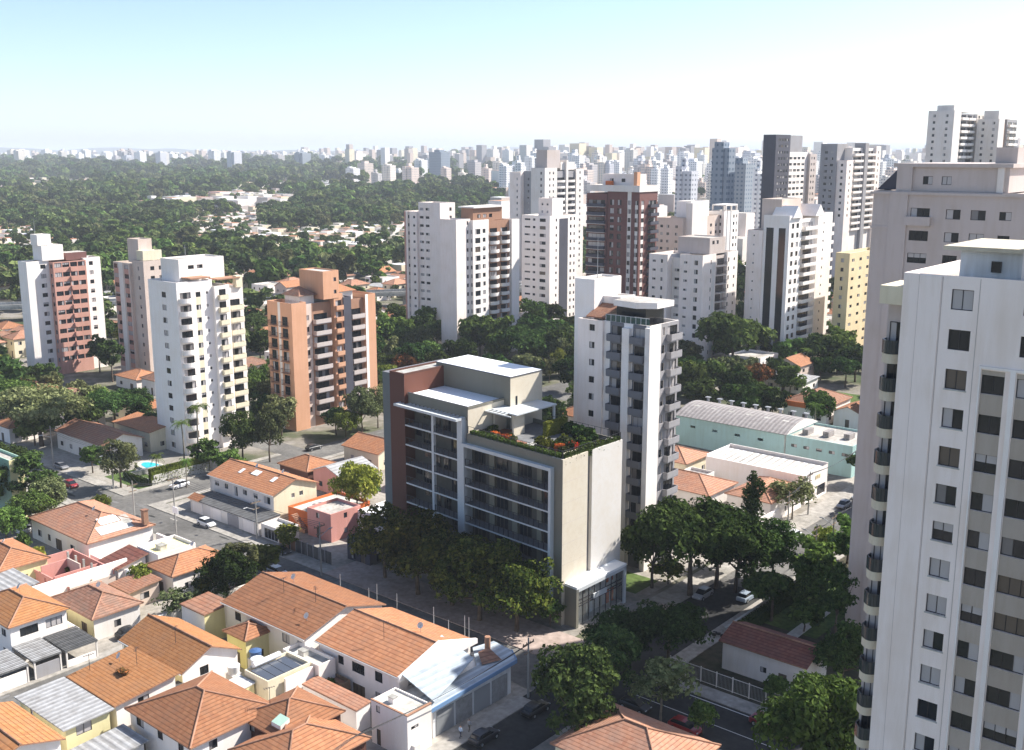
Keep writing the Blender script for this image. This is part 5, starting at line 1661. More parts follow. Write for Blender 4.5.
root = empty('clinic_building', "white commercial building with skylight strips on its sheet roof, before the aqua warehouse", 'building', W(-112, 196), GROT)
busy(-113, -88, 195, 208)
hpart(root, 'wall', lambda mb: [wall(mb, (23, 0), math.pi / 2, 10.4, 0, 6.4, [(1, 4, 0.4, 2.6), (5.6, 9.6, 0.4, 2.6)], M['white'], 0.2), mb.box(0, 22.98, 0.0, 0.25, 0, 6.0, M['white']), mb.box(0, 0.25, 0.25, 10.2, 0, 6.4, M['white']), mb.box(0, 23, 10.2, 10.4, 0, 6.6, M['white'])])
hpart(root, 'sheet_roof', lambda mb: [mb.add([(0.3, 0.3, 5.4), (22.9, 0.3, 5.4), (22.9, 9.0, 6.0), (0.3, 9.0, 6.0)], [(0, 1, 2, 3)], M['roofgrey']), mb.box(0.3, 22.9, 9.0, 10.1, 5.2, 5.4, M['midgrey'])])
for k in range(14):
    hpart(root, 'roof_strip', lambda mb: mb.add([(1 + k * 1.58, 0.5, 5.43), (1.85 + k * 1.58, 0.5, 5.43), (1.85 + k * 1.58, 8.8, 6.03), (1 + k * 1.58, 8.8, 6.03)], [(0, 1, 2, 3)], M['roofwhite']))
hpart(root, 'front_glazing', lambda mb: [mb.box(22.8, 22.85, 1, 4, 0.4, 2.6, M['glass']), mb.box(22.8, 22.85, 5.6, 9.6, 0.4, 2.6, M['glass'])])
hpart(root, 'wall_letters', lambda mb: [mb.box(23.02, 23.1, 4.6 + k * 0.8, 5.1 + k * 0.8, 4.3 + 0.1 * (k % 2), 5.1, M['yellow']) for k in range(3)])
house('house', "salmon roofed house between the white grey tower and the white commercial building", -127, -115, 193, 204, 4.2, 'hip', 'tileB', 'cream', 0.35)
house('house', "long salmon roofed house behind the dark tree clump, left of the cypress", -118, -99.5, 176, 187.5, 4.6, 'hip', 'tileB', 'offwhite', 0.36)
house('house', "salmon hip roofed house with bare branches over it, right of the cypress", -98.6, -88.4, 180.2, 194.6, 4.4, 'hip', 'tileB', 'white', 0.40)
house('house', "grey flat roofed yard building left of the white commercial building's front", -113.6, -108, 187.6, 192.8, 4.0, 'flat', wall_='offwhite', roof_top='corT')
house('garage', "dark roofed garage with white doors beside the street pole, right of the salmon houses", -94.5, -88.2, 196.0 - 13, 195.2, 3.4, 'flat', wall_='white', roof_top='brown', cat='garage') if False else None
thing_box('courtyard_wall', "tall white courtyard wall along the sunny street", 'wall', -87.9, -87.5, 161, 182, 0, 3.2, 'white')
root = empty('pergola', "weathered white pergola behind the tall white courtyard wall", 'pergola', W(-96, 164), GROT)
for k in range(10):
    hpart(root, 'beam', lambda mb: mb.box(0, 7.6, k * 1.5, k * 1.5 + 0.5, 2.9, 3.1, M['paleconcrete']))
for x in (0.2, 7.2):
    for y in (0.3, 13.4):
        hpart(root, 'post', lambda mb: mb.box(x, x + 0.25, y, y + 0.25, 0, 2.9, M['white']))
busy(-97, -87, 160, 182)
h = house('shop', "orange hip roofed shop with red fascia among park trees, beyond the aqua warehouse", -125.8, -112.8, 259, 275, 5.0, 'hip', 'tileB', 'white', 0.42, cat='shop')
hpart(h, 'red_fascia', lambda mb: [mb.box(-0.1, 7, -0.2, -0.02, 3.9, 5.3, M['vermilion']), mb.box(-0.3, -0.1, -0.2, 6, 3.9, 5.3, M['vermilion'])])
house('house', "small orange roofed white house next to the greige tower's left edge", -112.3, -104, 260.5, 272.6, 4.0, 'gable_b', 'tileA', 'white', 0.4)
house('shed', "long white park wall and shed under the trees beyond the aqua warehouse", -147, -133.6, 289, 300, 3.4, 'mono_b', 'corA', 'white', 0.05)
house('house', "maroon roofed white house in the tower's shade at lower right", -67.0, -54.0, 122.6, 130.4, 4.2, 'gable_a', 'tileD', 'offwhite', 0.36, wl=[(6.2, 0.9, 0.8, 1.4), (9, 1.2, 1.5, 0.7)], wr=[])
house('house', "terracotta roofed house with broken ridge at the bottom edge, right of the shaded street", -68.0, -53.0, 86.5, 98.6, 4.6, 'hip', 'tileB', 'cream', 0.42)
house('house', "orange roofed house squeezed between the penthouse and the white grey tower", -127, -116.5, 178, 189, 5.0, 'gable_b', 'tileA', 'white', 0.40)
house('house', "maroon roofed white house peeping over the terrace garden of the new block", -140, -128.5, 192, 203, 5.6, 'hip', 'tileD', 'white', 0.40)
house('house', "salmon roofed house left of the white grey tower, below the dark park trees", -150, -139, 205, 215, 5.0, 'gable_a', 'tileB', 'cream', 0.40)
# fence and garden of the greige tower
root = empty('fence', "pale metal fence along the shaded street in front of the maroon roofed house", 'fence', W(-71.6, 117.6), GROT)
for k in range(12):
    hpart(root, 'fence_post', lambda mb: mb.box(k * 2.4, k * 2.4 + 0.12, 0, 0.12, 0.1, 2.3, M['offwhite']))
hpart(root, 'fence_panel', lambda mb: [mb.box(k * 0.2, k * 0.2 + 0.03, 0.04, 0.07, 0.2, 2.15, M['metal']) for k in range(132)] + [mb.box(0, 26.4, 0.03, 0.08, z, z + 0.06, M['offwhite']) for z in (0.2, 2.1)])
thing_box('boundary_wall', "pale boundary wall of the greige tower's garden along the street", 'wall', -70.8, -70.4, 131, 158, 0, 2.0, 'concrete')
thing_box('garden_path', "pale winding path slab in the greige tower's garden", 'path', -64.5, -62.8, 133, 150, 0, 0.1, 'paleconcrete')["kind"] = 'structure'
# elevated road beyond the left towers
root = empty('elevated_road', "long grey elevated road crossing behind the left towers", 'viaduct', (0, 0, 0))
P0, P1 = Vector((-320, 420, 0)), Vector((40, 520, 0))
dv = (P1 - P0).normalized()
nv = Vector((-dv.y, dv.x, 0))


def deck(mb):
    q = [P0 - nv * 5, P1 - nv * 5, P1 + nv * 5, P0 + nv * 5]
    mb.prism([(p.x, p.y) for p in q], 5.2, 6.2, M['concrete'], M['asphalt'])
    for s in (-5, 4.7):
        q = [P0 + nv * s, P1 + nv * s, P1 + nv * (s + 0.3), P0 + nv * (s + 0.3)]
        mb.prism([(p.x, p.y) for p in q], 6.2, 7.2, M['paleconcrete'])


hpart(root, 'deck', deck)
for k in range(14):
    p = P0.lerp(P1, (k + 0.5) / 14)
    hpart(root, 'pillar', lambda mb: mb.tube((p.x, p.y, 0), (p.x, p.y, 5.2), 0.9, 0.9, 10, M['concrete']))

# ------------------------------------------------------------------ vegetation
for fp_ in ((-30, 0, 78, 96), (-62, -28, 146, 172), (-115, -92, 144, 160), (-140, -86, 116, 142), (-350, -325, 153, 182), (-230, -212, 133, 157), (-318, -298, 175, 190), (-226, -210, 164, 197), (-292, -270, 277, 292), (-256, -240, 258, 294), (-280, -262, 331, 354),
            (-365, -338, 422, 462), (-234, -206, 312, 328), (-199, -174, 300, 330), (-243, -220, 371, 412), (-172, -152, 318, 360), (-265, -250, 502, 552), (-240, -218, 516, 562), (-157, -138, 333, 366), (-194, -176, 535, 584), (-180, -164, 565, 600)):
    busy(*fp_)
for r_ in ROADS:
    busy(*r_, 0.5)
busy(-150, -110, 262, 300)


BUSY0 = list(BUSY)


def crown_mesh(seed, shape, n, leaf, mat, rx=4.2, rz=2.7, cz=6.2, nl=22, gap=0.0, rough=0.5):
    r = random.Random(seed)
    lobes = []
    for i in range(nl):
        while True:
            d = Vector((r.gauss(0, 1), r.gauss(0, 1), r.gauss(0, 1)))
            if d.length > 0.1:
                d.normalize()
                if shape in ('umbrella',) and d.z < -0.25:
                    continue
                if d.z < -0.72:
                    continue
                break
        k = r.uniform(0.4, 0.92)
        c = Vector((d.x * rx * k, d.y * rx * k, cz + d.z * rz * k))
        q = r.uniform(0.17, 0.42)
        if shape == 'cypress':
            h = i / nl
            rr = rx * (0.55 if h < 0.06 else 1.0 - 0.15 * abs(h - .4)) * (1.0 if h < 0.75 else (1.08 - h) / 0.33)
            an = r.uniform(0, 6.28)
            c = Vector((math.cos(an) * rr * .35, math.sin(an) * rr * .35, cz - rz + 2 * rz * h))
            lobes.append((c, rr * 0.75, rr * 0.9))
            continue
        lobes.append((c, rx * q, rx * q * (0.62 if shape == 'umbrella' else 0.8)))
    tot = sum(l[1] ** 2 for l in lobes)
    vs_, fs = [], []
    for c, lr, lz in lobes:
        m_ = int(n * lr * lr / tot)
        for _ in range(m_):
            d = Vector((r.gauss(0, 1), r.gauss(0, 1), r.gauss(0, 1)))
            d.normalize()
            if d.z < -0.35 and r.random() < 0.6:
                d.z = -d.z
            k = r.uniform(0.72, 1.06) if r.random() < 0.8 else r.uniform(0.3, 0.8)
            p = c + Vector((d.x * lr * k, d.y * lr * k, d.z * lz * k))
            if gap and mnoise.noise(p * 0.55 + Vector((seed, 0, 0))) < -0.32 + gap:
                continue
            nn = (d * 0.9 + Vector((r.gauss(0, rough), r.gauss(0, rough), r.gauss(0, rough) + .25))).normalized()
            e1 = nn.orthogonal().normalized()
            an = r.uniform(0, 6.28)
            e2 = nn.cross(e1)
            u = e1 * math.cos(an) + e2 * math.sin(an)
            v = nn.cross(u)
            s = leaf * r.choice((.5, .75, .75, 1.0, 1.0, 1.3, 1.75))
            b = len(vs_)
            vs_ += [p - u * s * .5, p + v * s * .32 + nn * s * .1, p + u * s * .5, p - v * s * .32 + nn * s * .1]
            fs.append((b, b + 1, b + 2, b + 3))
    me = bpy.data.meshes.new("crown")
    me.from_pydata([tuple(v) for v in vs_], [], fs)
    me.materials.append(M[mat])
    me.update()
    return me, lobes


def trunk_mesh(seed, lobes, h0, r0, mat='bark', limbs=6, lean=0.0):
    r = random.Random(seed)
    mb = MB()
    pts = [Vector((0, 0, -0.2)), Vector((r.uniform(-.15, .15) + lean * .4, r.uniform(-.15, .15), h0 * .55)), Vector((lean, r.uniform(-.2, .2), h0))]
    for i in range(2):
        mb.tube(pts[i], pts[i + 1], r0 * (1 - .25 * i), r0 * (.75 - .2 * i), 7, M[mat], False)
    ls = sorted(lobes, key=lambda l: l[0].z)
    for k in range(min(limbs, len(ls))):
        c = ls[k * len(ls) // limbs][0]
        mid = pts[2].lerp(c, 0.5) + Vector((r.uniform(-.4, .4), r.uniform(-.4, .4), -0.2))
        mb.tube(pts[2] - Vector((0, 0, .1)), mid, r0 * .45, r0 * .3, 5, M[mat], False)
        mb.tube(mid, c, r0 * .3, r0 * .08, 5, M[mat], False)
    return mb.mesh("trunk")


def palm_meshes(seed, h, mat='leafM'):
    r = random.Random(seed)
    mb = MB()
    for k in range(17):
        an = k * 2.4 + r.uniform(-.2, .2)
        up = r.uniform(-0.1, 1.0)
        L = r.uniform(2.4, 3.2)
        dx, dy = math.cos(an), math.sin(an)
        prev = None
        for i in range(7):
            f = i / 6
            x = L * f * (1 - 0.15 * f)
            z = h + up * L * f * .8 - 1.9 * f * f
            p = Vector((dx * x, dy * x, z))
            if prev is not None:
                s = Vector((-dy, dx, 0)) * (0.75 * math.sin(math.pi * min(1, f * .9 + .1)) + .08)
                q = prev.lerp(p, .5)
                for sg in (-1, 1):
                    for w_ in (0, .5):
                        a0, a1 = prev.lerp(p, w_), prev.lerp(p, w_ + .36)
                        mb.add([a0, a1, a1 + s * sg + Vector((0, 0, -.35)) + (p - prev) * .4], [(0, 1, 2)], M[mat])
            prev = p
    cr = mb.mesh("palm_crown")
    tb = MB()
    prev = Vector((0, 0, -.2))
    for i in range(1, 9):
        p = Vector((0.25 * math.sin(i * .35), 0.1 * math.sin(i * .6), h * i / 8))
        tb.tube(prev, p, .22 - .008 * i, .22 - .008 * (i + 1), 7, M['palebark'], False)
        prev = p
    cr.transform(Matrix.Translation((prev.x, prev.y, 0)))
    return cr, tb.mesh("palm_trunk")


SPEC = {   # kind: crown shape, radii, centre, leaf material, trunk height; nominal tree sizes in metres
    'broad': ('round', 5.0, 4.0, 6.2, 'leafD', 3.2, .30), 'broadM': ('round', 5.0, 4.0, 6.2, 'leafM', 3.2, .28), 'broadY': ('round', 4.6, 4.2, 6.6, 'leafY', 3.4, .26), 'bush': ('round', 1.6, 1.25, 1.2, 'leafM', .5, .06), 'bushD': ('round', 1.6, 1.25, 1.2, 'leafD', .5, .06), 'bushO': ('round', 1.6, 1.1, 1.0, 'leafO', .5, .06), 'bushY': ('round', 1.6, 1.25, 1.2, 'leafY', .5, .06), 'street': ('round', 5.2, 4.9, 6.4, 'leafS', 3.0, .34), 'streetM': ('round', 5.2, 4.9, 6.4, 'leafT', 3.0, .34),
    'olive': ('round', 4.6, 3.6, 6.0, 'leafO', 3.2, .25), 'umbrella': ('umbrella', 6.4, 2.9, 7.2, 'leafD', 5.4, .36), 'umbrellaO': ('umbrella', 6.6, 3.2, 7.2, 'leafO', 4.8, .40),
    'tall': ('round', 3.2, 4.2, 7.2, 'leafM', 4.2, .26), 'tallD': ('round', 3.4, 4.4, 7.2, 'leafD', 4.0, .28), 'small': ('round', 2.2, 1.9, 3.0, 'leafM', 1.8, .14), 'smallY': ('round', 2.2, 1.9, 3.0, 'leafY', 1.8, .14),
    'cypress': ('cypress', 1.9, 6.2, 6.6, 'leafD', 2.0, .2), 'sparse': ('round', 3.6, 3.0, 5.6, 'leafO', 3.6, .16), 'rusty': ('round', 4.4, 2.8, 5.8, 'leafR', 3.6, .26), 'bright': ('round', 5.6, 4.8, 6.8, 'leafM', 4.0, .3),
}
TM = {}


def tree_meshes(kind, lod, var=0):
    k = (kind, lod, var)
    if k not in TM:
        sh, rx, rz, cz, mat, th, tr = SPEC[kind]
        vol = rx * (rx + rz) / 30.0
        n = int((6800, 2000, 260)[lod] * max(.2, vol) * (0.5 if kind == 'sparse' else 0.8 if kind.startswith('street') else 1))
        leaf = (0.46, 0.85, 1.9)[lod]
        nl = (48, 30, 10)[lod] if kind != 'cypress' else 16
        cm, lobes = crown_mesh(hash(kind) % 1 + len(kind) * 13 + var * 101 + lod * 7, sh, n, leaf, mat, rx, rz, cz, nl, 0.16 if kind == 'sparse' else 0.1 if lod == 0 and kind not in ('cypress', 'bright') and not kind.startswith('bush') else 0.0)
        tm = trunk_mesh(var + 5, lobes, th, tr, 'bark' if kind != 'sparse' else 'palebark', 7 if lod == 0 else 4)
        TM[k] = (cm, tm)
    return TM[k]


TR = random.Random(99)


def tree(kind, pos, label, h=1.0, w=None, lod=0, var=None, group=None, name='tree', cat='tree'):
    cm, tm = tree_meshes(kind, lod, (TR.randrange(2) if var is None else var))
    o = empty(name, label, cat, (pos[0], pos[1], pos[2] if len(pos) > 2 else 0), TR.uniform(0, 6.28), group)
    w = w or h
    o.scale = (w, w, h)
    link('crown', cm, o)
    link('trunk', tm, o)
    a, b = ab(o.location)
    rr = SPEC[kind][1] * w * 0.7
    busy(a - rr, a + rr, b - rr, b + rr)
    return o


def palm(pos, label, h, var=0, w=1.0, group=None):
    k = ('palm', round(h), var)
    if k not in TM:
        TM[k] = palm_meshes(var + 3, h)
    cm, tm = TM[k]
    o = empty('palm_tree', label, 'palm tree', (pos[0], pos[1], 0), TR.uniform(0, 6.28), group)
    o.scale = (w, w, 1)
    link('crown', cm, o)
    link('trunk', tm, o)
    return o


def leafy_box(name, label, cat, loc, rz, X, Y, Z, mat, n, leaf=0.3, seed=1, z0=0.0):
    """clipped hedge or planting bed: leaves over and inside a box-shaped mass on a core of twigs"""
    r = random.Random(seed)
    vs_, fs = [], []
    for _ in range(n):
        f = r.random()
        if f < .4:
            p = Vector((r.uniform(0, X), r.uniform(0, Y), Z + r.uniform(-.1, .12)))
            d = Vector((0, 0, 1))
        elif f < .75:
            p = Vector((r.uniform(0, X), r.choice((0, Y)) + r.uniform(-.1, .1), r.uniform(0, Z)))
            d = Vector((0, -1 if p.y < Y / 2 else 1, 0))
        else:
            p = Vector((r.choice((0, X)) + r.uniform(-.1, .1), r.uniform(0, Y), r.uniform(0, Z)))
            d = Vector((-1 if p.x < X / 2 else 1, 0, 0))
        nn = (d + Vector((r.gauss(0, .5), r.gauss(0, .5), r.gauss(0, .5)))).normalized()
        u = nn.orthogonal().normalized()
        an = r.uniform(0, 6.28)
        u = u * math.cos(an) + nn.cross(u) * math.sin(an)
        v = nn.cross(u)
        s = leaf * r.uniform(.6, 1.3)
        b = len(vs_)
        vs_ += [p - u * s * .5, p + v * s * .35, p + u * s * .5, p - v * s * .35]
        fs.append((b, b + 1, b + 2, b + 3))
    mb = MB()
    mb.box(.12, X - .12, .12, Y - .12, 0, max(.1, Z - .12), M[mat])
    mb.add(vs_, fs, M[mat])
    return tag(mb.build(name, None, loc, rz), label, cat)


def T(kind, px, py, label, h=1.0, w=None, **kw):
    return tree(kind, at(px, py), label, h, w, **kw)


# street trees in front of the new block (fused dark canopy)
for i, (a, b, h, w, k, lab) in enumerate((
        (-125.6, 114.8, 1.2, 1.05, 'streetM', "leftmost street tree before the new block, beside the kiosk"),
        (-116.4, 113.4, 1.25, 1.25, 'streetM', "second street tree from the kiosk, slightly lighter, before the new block"),
        (-109.4, 114.0, 1.2, 1.25, 'street', "third street tree from the kiosk, below the white framed balconies"),
        (-102.4, 112.6, 1.25, 1.3, 'streetM', "fourth street tree from the kiosk, widest of the row before the new block"),
        (-95.6, 113.4, 1.1, 1.15, 'street', "last dark street tree of the row, next to the shop podium"))):
    tree(k, W(a, b), lab, h, w)
tree('small', W(-92.8, 118.0), "small dark shrub tree against the podium's grey end wall", 0.9, 1.0)
T('broadY', 357, 519, "tall yellow green tree left of the new block's blue grey end", 1.15, .98)
T('smallY', 289, 551, "small round yellow green street tree in front of the white garage", 1.05, 1.0)
T('olive', 238, 590, "olive street tree at the left of the clump beyond the orange roof pair", .85, .75)
T('smallY', 262, 579, "low bright green tree at the right of the clump beyond the orange roof pair", 1.3, 1.5)
T('broad', 228, 608, "dark round tree in the clump beside the square orange hip roof", .9, 1.0)
T('smallY', 143, 592, "bright green bush tree between the brown roof and the square orange hip roof", 1.0, .95)
T('sparse', 178, 622, "thin olive shrub with bare twigs before the small white and yellow cube house", .62, .9)
T('umbrellaO', 42, 446, "big spreading olive tree with dark forked trunk at left", 1.35, 1.5)
T('broadM', 12, 424, "green tree at the far left edge behind the big spreading tree", 1.2, 1.3)
T('umbrella', 116, 431, "dark flat topped tree in front of the white tower with pink bands", 1.05, 1.15)
T('broad', 140, 428, "dark tree tucked between the flat topped tree and the plain white tower", 1.0, 0.9)
T('tallD', 28, 516, "dark tall tree beside the mint green block", 1.15, 1.45)
T('broad', 8, 490, "dark tree behind the mint green block at the left edge", 1.0, 1.1)
T('olive', 52, 520, "olive tree in front of the dark tall tree by the street", .85, .8)
T('broadM', 33, 533, "green round tree between the olive tree and the wide corner house", .8, .8)
T('broadM', 7, 545, "round green tree right in front of the mint green block", .75, .75)
T('olive', 121, 488, "olive tree between the shaded tiled house and the swimming pool", 1.1, .95)
T('small', 93, 473, "round green garden tree before the shaded tiled house", 1.3, 1.3)
T('smallY', 102, 511, "olive yellow bush at the wide corner house's street side", .7, .9)
T('small', 206, 470, "dark bush cluster at the foot of the plain white tower by the cross street", 1.4, 1.7)
T('small', 228, 474, "dark bush right of the white car by the cross street", 1.1, 1.5)
palm(at(184, 470), "left palm of the pair against the plain white tower", 11, 0)
palm(at(200, 466), "taller right palm of the pair against the plain white tower", 14, 1, 1.1)
palm(at(158, 478), "short palm beside the swimming pool", 5, 2, .7)
palm(at(187, 488), "slim short palm behind the corner hedge by the white car", 6, 2, .6)
T('broad', 243, 463, "dark leafy tree between the plain white tower and the orange tower", 1.15, .95)
T('olive', 270, 462, "olive tree with pale trunk in front of the orange tower's left side", 1.3, .95)
T('tall', 233, 428, "slender tree right of the white tower's cream balconies", 1.1, .8)
T('broadM', 262, 402, "green tree behind the orange tower's lower left edge", 1.1, .9)
T('olive', 362, 436, "olive tree at the orange tower's right foot", 1.25, 1.0)
T('broadY', 346, 440, "yellow green round tree at the orange tower's right foot", .75, .75)
T('olive', 378, 428, "grey olive tree right of the orange tower, next to the new block", 1.1, .8)
T('rusty', 406, 384, "tree with rusty orange blossom left of the new block's roof", 1.05, 1.1)
T('sparse', 420, 362, "pale yellowish feathery tree behind the rusty blossom tree", 1.5, 1.3)
T('olive', 438, 384, "dull olive tree right of the rusty blossom tree", 1.0, 1.1)
T('broadY', 386, 392, "low yellow green tree left of the rusty blossom tree", .8, .95)
for i, (px, py, h, w, k, lab) in enumerate((
        (385, 352, 1.3, 1.3, 'broadM', "green tree left at the foot of the pale lilac slab tower"), (402, 350, 1.2, 1.2, 'broadM', "green tree second from left under the pale lilac slab tower"),
        (428, 343, 1.4, 1.3, 'broadM', "tall green tree in front of the pale lilac slab tower's middle"), (447, 352, 1.1, 1.0, 'broad', "dark tree between the lilac slab and the brown balcony tower"),
        (480, 362, 1.6, 1.5, 'broad', "large dark tree covering the brown balcony tower's base"), (503, 361, 1.5, 1.3, 'broadM', "large green tree right of the brown balcony tower's base"),
        (540, 362, 1.5, 1.7, 'umbrella', "wide dark tree at the foot of the charcoal striped tower"), (560, 368, 1.4, 1.4, 'broad', "dark tree behind the new block's penthouse, at right"),
        (528, 384, 1.0, 1.1, 'olive', "round olive tree directly above the new block's white penthouse roof"), (462, 376, 1.2, 1.2, 'broad', "dark tree right behind the maroon stair tower"),
        (572, 392, 1.1, 1.0, 'broad', "dark tree wedged left of the white grey tower"), (497, 384, .8, 1.0, 'broad', "low dark tree behind the penthouse roof's left end"))):
    T(k, px, py, lab, h, w, lod=1)
for i, (px, py, h, w, k, lab) in enumerate((
        (690, 402, 1.2, 1.1, 'broadM', "green park tree right beside the white grey tower's balconies"), (712, 398, 1.1, 1.0, 'broadM', "second green park tree from the white grey tower"),
        (700, 412, .9, 1.2, 'broad', "low dark park tree just above the warehouse roof's left end"), (742, 392, 1.15, 1.0, 'olive', "olive park tree in front of the lit side of the pale lilac tower"),
        (757, 396, 1.1, .9, 'rusty', "brownish park tree in the middle of the park"), (776, 390, 1.0, .8, 'broad', "dark park tree left of the orange roofed shop"),
        (790, 396, .9, 1.0, 'broadM', "round green park tree left of the red fascia shop"), (735, 410, .8, 1.2, 'olive', "low olive tree over the middle of the warehouse roof"),
        (762, 414, .8, 1.2, 'broadM', "low green tree over the right of the warehouse roof"), (778, 420, .9, .7, 'sparse', "bare twiggy tree near the warehouse's right gable"),
        (764, 366, 1.2, 1.3, 'broad', "dark tree at the left foot of the chevron gabled tower"), (790, 372, 1.1, 1.1, 'broadM', "green tree before the chevron gabled tower's black strips"),
        (815, 374, 1.3, 1.2, 'broad', "dark tree right of the chevron gabled tower's base"), (838, 372, 1.4, 1.3, 'broadM', "green tree before the yellow apartment block"),
        (855, 382, 1.2, 1.2, 'broad', "dark tree at the greige tower's left edge, below the yellow block"), (815, 424, .9, .9, 'broadM', "garden tree in front of the red fascia shop's brick side"),
        (746, 338, 1.5, 1.1, 'broad', "tall dark tree in the gap left of the chevron gabled tower"), (744, 312, 1.6, 1.2, 'broad', "dark tree high in the gap between lilac and chevron towers"))):
    T(k, px, py, lab, h, w, lod=1)
palm(at(806, 378), "palm in front of the chevron gabled tower", 9, 0, 1.1)
palm(at(822, 368), "palm with yellowish fronds by the yellow block", 11, 1, 1.1)
palm(at(813, 436), "palm beside the flat aqua extension's roof", 8, 2, 1)
MR = random.Random(31)
for n_, (x0, x1, y0, y1), lab, grp in ((22, (455, 582, 345, 402), "leafy tree of the dark mass between the new block's roof and the towers behind", "trees of the dark mass behind the new block"),
                                       (12, (378, 455, 338, 392), "leafy tree of the belt between the orange tower and the pale lilac slab tower", "trees between orange and lilac towers"),
                                       (26, (682, 862, 352, 424), "leafy tree of the park beyond the aqua warehouse", "park trees beyond the warehouse"),
                                       (14, (0, 150, 372, 446), "leafy garden tree among the houses at the feet of the left towers", "garden trees at the left towers"),
                                       (10, (215, 300, 400, 460), "leafy garden tree between the plain white and orange towers", "garden trees between white and orange towers")):
    for _ in range(n_):
        p_ = at(MR.uniform(x0, x1), MR.uniform(y0, y1))
        a_, b_ = ab(p_)
        if any(q[0] < a_ < q[1] and q[2] < b_ < q[3] for q in BUSY0):
            continue
        s_ = MR.uniform(.65, 1.15)
        tree(MR.choice(('broad', 'broad', 'broadM', 'umbrella', 'olive', 'tallD')), p_, lab, s_ * MR.uniform(.95, 1.2), s_, lod=1, group=grp)
# shaded corner and lower right
T('umbrella', 690, 596, "largest dark tree with forked trunk at the shaded corner", 1.5, 1.4)
T('broad', 716, 588, "dark tree behind the largest dark tree, sun on its crown top", 1.45, 1.45)
T('broad', 652, 588, "dark tree at the white grey tower's foot, green sunlit top", 1.3, 1.0)
T('broad', 735, 592, "dark tree right of the forked trunk tree over the pavement", 1.25, 1.3)
T('broad', 772, 584, "smaller dark tree over the parked pale car, at the garden wall", 1.05, .95)
T('cypress', 752, 541, "dark columnar cypress rising over the salmon roofs", 1.05, 1.15, name='cypress_tree')
T('bright', 816, 792, "large bright green dome tree at the lower right", 1.3, 1.15)
T('broad', 578, 752, "street corner tree with sunlit upper right crown at the bottom centre", 1.25, 1.1)
T('sparse', 660, 722, "sparse grey green tree on the shaded street beside the fence", 1.0, 1.2)
T('small', 702, 735, "small pale shrub by the parked car at the bottom edge", .9, .8)
T('broad', 622, 668, "dark tree in deep shade left of the fence", .8, .95)
T('broad', 604, 700, "dark tree in deep shade between the corner tree and the podium", .95, 1.0)
T('umbrella', 668, 668, "dark spreading tree in deep shade just above the fence's left end", .9, .9)

T('smallY', 826, 556, "dry yellowish shrub tree by the poles of the sunny street", 1.1, 1.2)
T('smallY', 668, 584, "low bright shrub in the sunny garden below the dark trees", .8, 1.3)
T('small', 776, 704, "shrub at the maroon roofed house's front", .8, .8)
T('broad', 842, 690, "olive dark tree squeezed between the dome tree and the white tower", .9, .8)
T('tallD', 835, 640, "tall dark tree against the greige tower's base", 1.0, .8)
T('sparse', 792, 520, "bare branched tree over the salmon hip roof", 1.0, 1.3)
palm(at(790, 512), "small palm beside the white commercial building", 5, 2, .8)
for k, (a, b, lab) in enumerate(((-66.5, 150, "left dark garden shrub of the greige tower's shaded garden"), (-63, 141, "middle dark garden shrub of the greige tower's shaded garden"), (-60.5, 155, "dark garden shrub next to the greige tower's wall"))):
    tree('small', W(a, b), lab, 1.0, 1.2, lod=1)
leafy_box('hedge', "clipped dark hedge strip inside the greige tower's garden wall", 'hedge', W(-70.2, 133), GROT, 1.4, 27, 2.0, 'leafD', 4000, .3, 3)
leafy_box('hedge', "yellow green ivy hedge covering the corner garden wall by the white car", 'hedge', W(-201.6, 117.0), GROT, 0.7, 14.5, 3.6, 'leafY', 5200, .35, 5)
leafy_box('hedge', "dark hedge along the pool garden's street side", 'hedge', W(-211, 116.4), GROT, 8.6, 0.7, 1.3, 'leafD', 1600, .35, 6)
# terrace planting of the new block
leafy_box('planting_bed', "long green planter along the terrace edge above the white balcony frame", 'planter', hw(-20.4, 0.3, 26.0 - .9), -R(45.5), 19.6, 0.9, 1.35, 'leafM', 2600, .3, 8)
leafy_box('planting_bed', "dark green planter along the terrace's sunlit right edge", 'planter', hw(-0.9, 0.6, 26.0 - .9), math.atan2(HV[1], HV[0]) - math.pi / 2, .8, 13.8, 1.45, 'leafD', 2300, .3, 9)
leafy_box('hedge', "bright clipped hedge screen standing on the roof terrace", 'hedge', hw(-12.3, 9.4, 25.25), math.atan2(HV[1], HV[0]) - math.pi / 2, .8, 5.4, 2.3, 'leafY', 2200, .28, 10)
for k, (p, q, s, mt, lab) in enumerate(((-4.5, 11.6, 1.0, 'broad', "dark bush at the back of the roof terrace, nearest its right edge"), (-7.0, 12.8, .9, 'broad', "dark bush at the back of the roof terrace, middle"), (-9.6, 13.6, .9, 'broad', "dark bush at the back of the roof terrace, next to the hedge screen"),
                                        (-8.4, 4.6, .75, 'broadY', "round yellow green bush in the middle of the roof terrace"), (-5.8, 7.2, .8, 'olive', "grey green bush on the roof terrace between hedge and right edge"), (-3.6, 4.4, .6, 'olive', "low grey green bush near the terrace's front corner"),
                                        (-16.8, 3.0, .5, 'broadM', "small green bush beside the orange blooms on the terrace"), (-19.6, 5.0, .6, 'broadM', "leafy bush by the terrace doorway"))):
    o = tree({'broad': 'bushD', 'broadY': 'bushY', 'olive': 'bushO'}.get(mt, 'bush'), hw(p, q, 25.2), lab, s * .95, s * 1.0, lod=0, name='bush', cat='bush')
TB = random.Random(12)
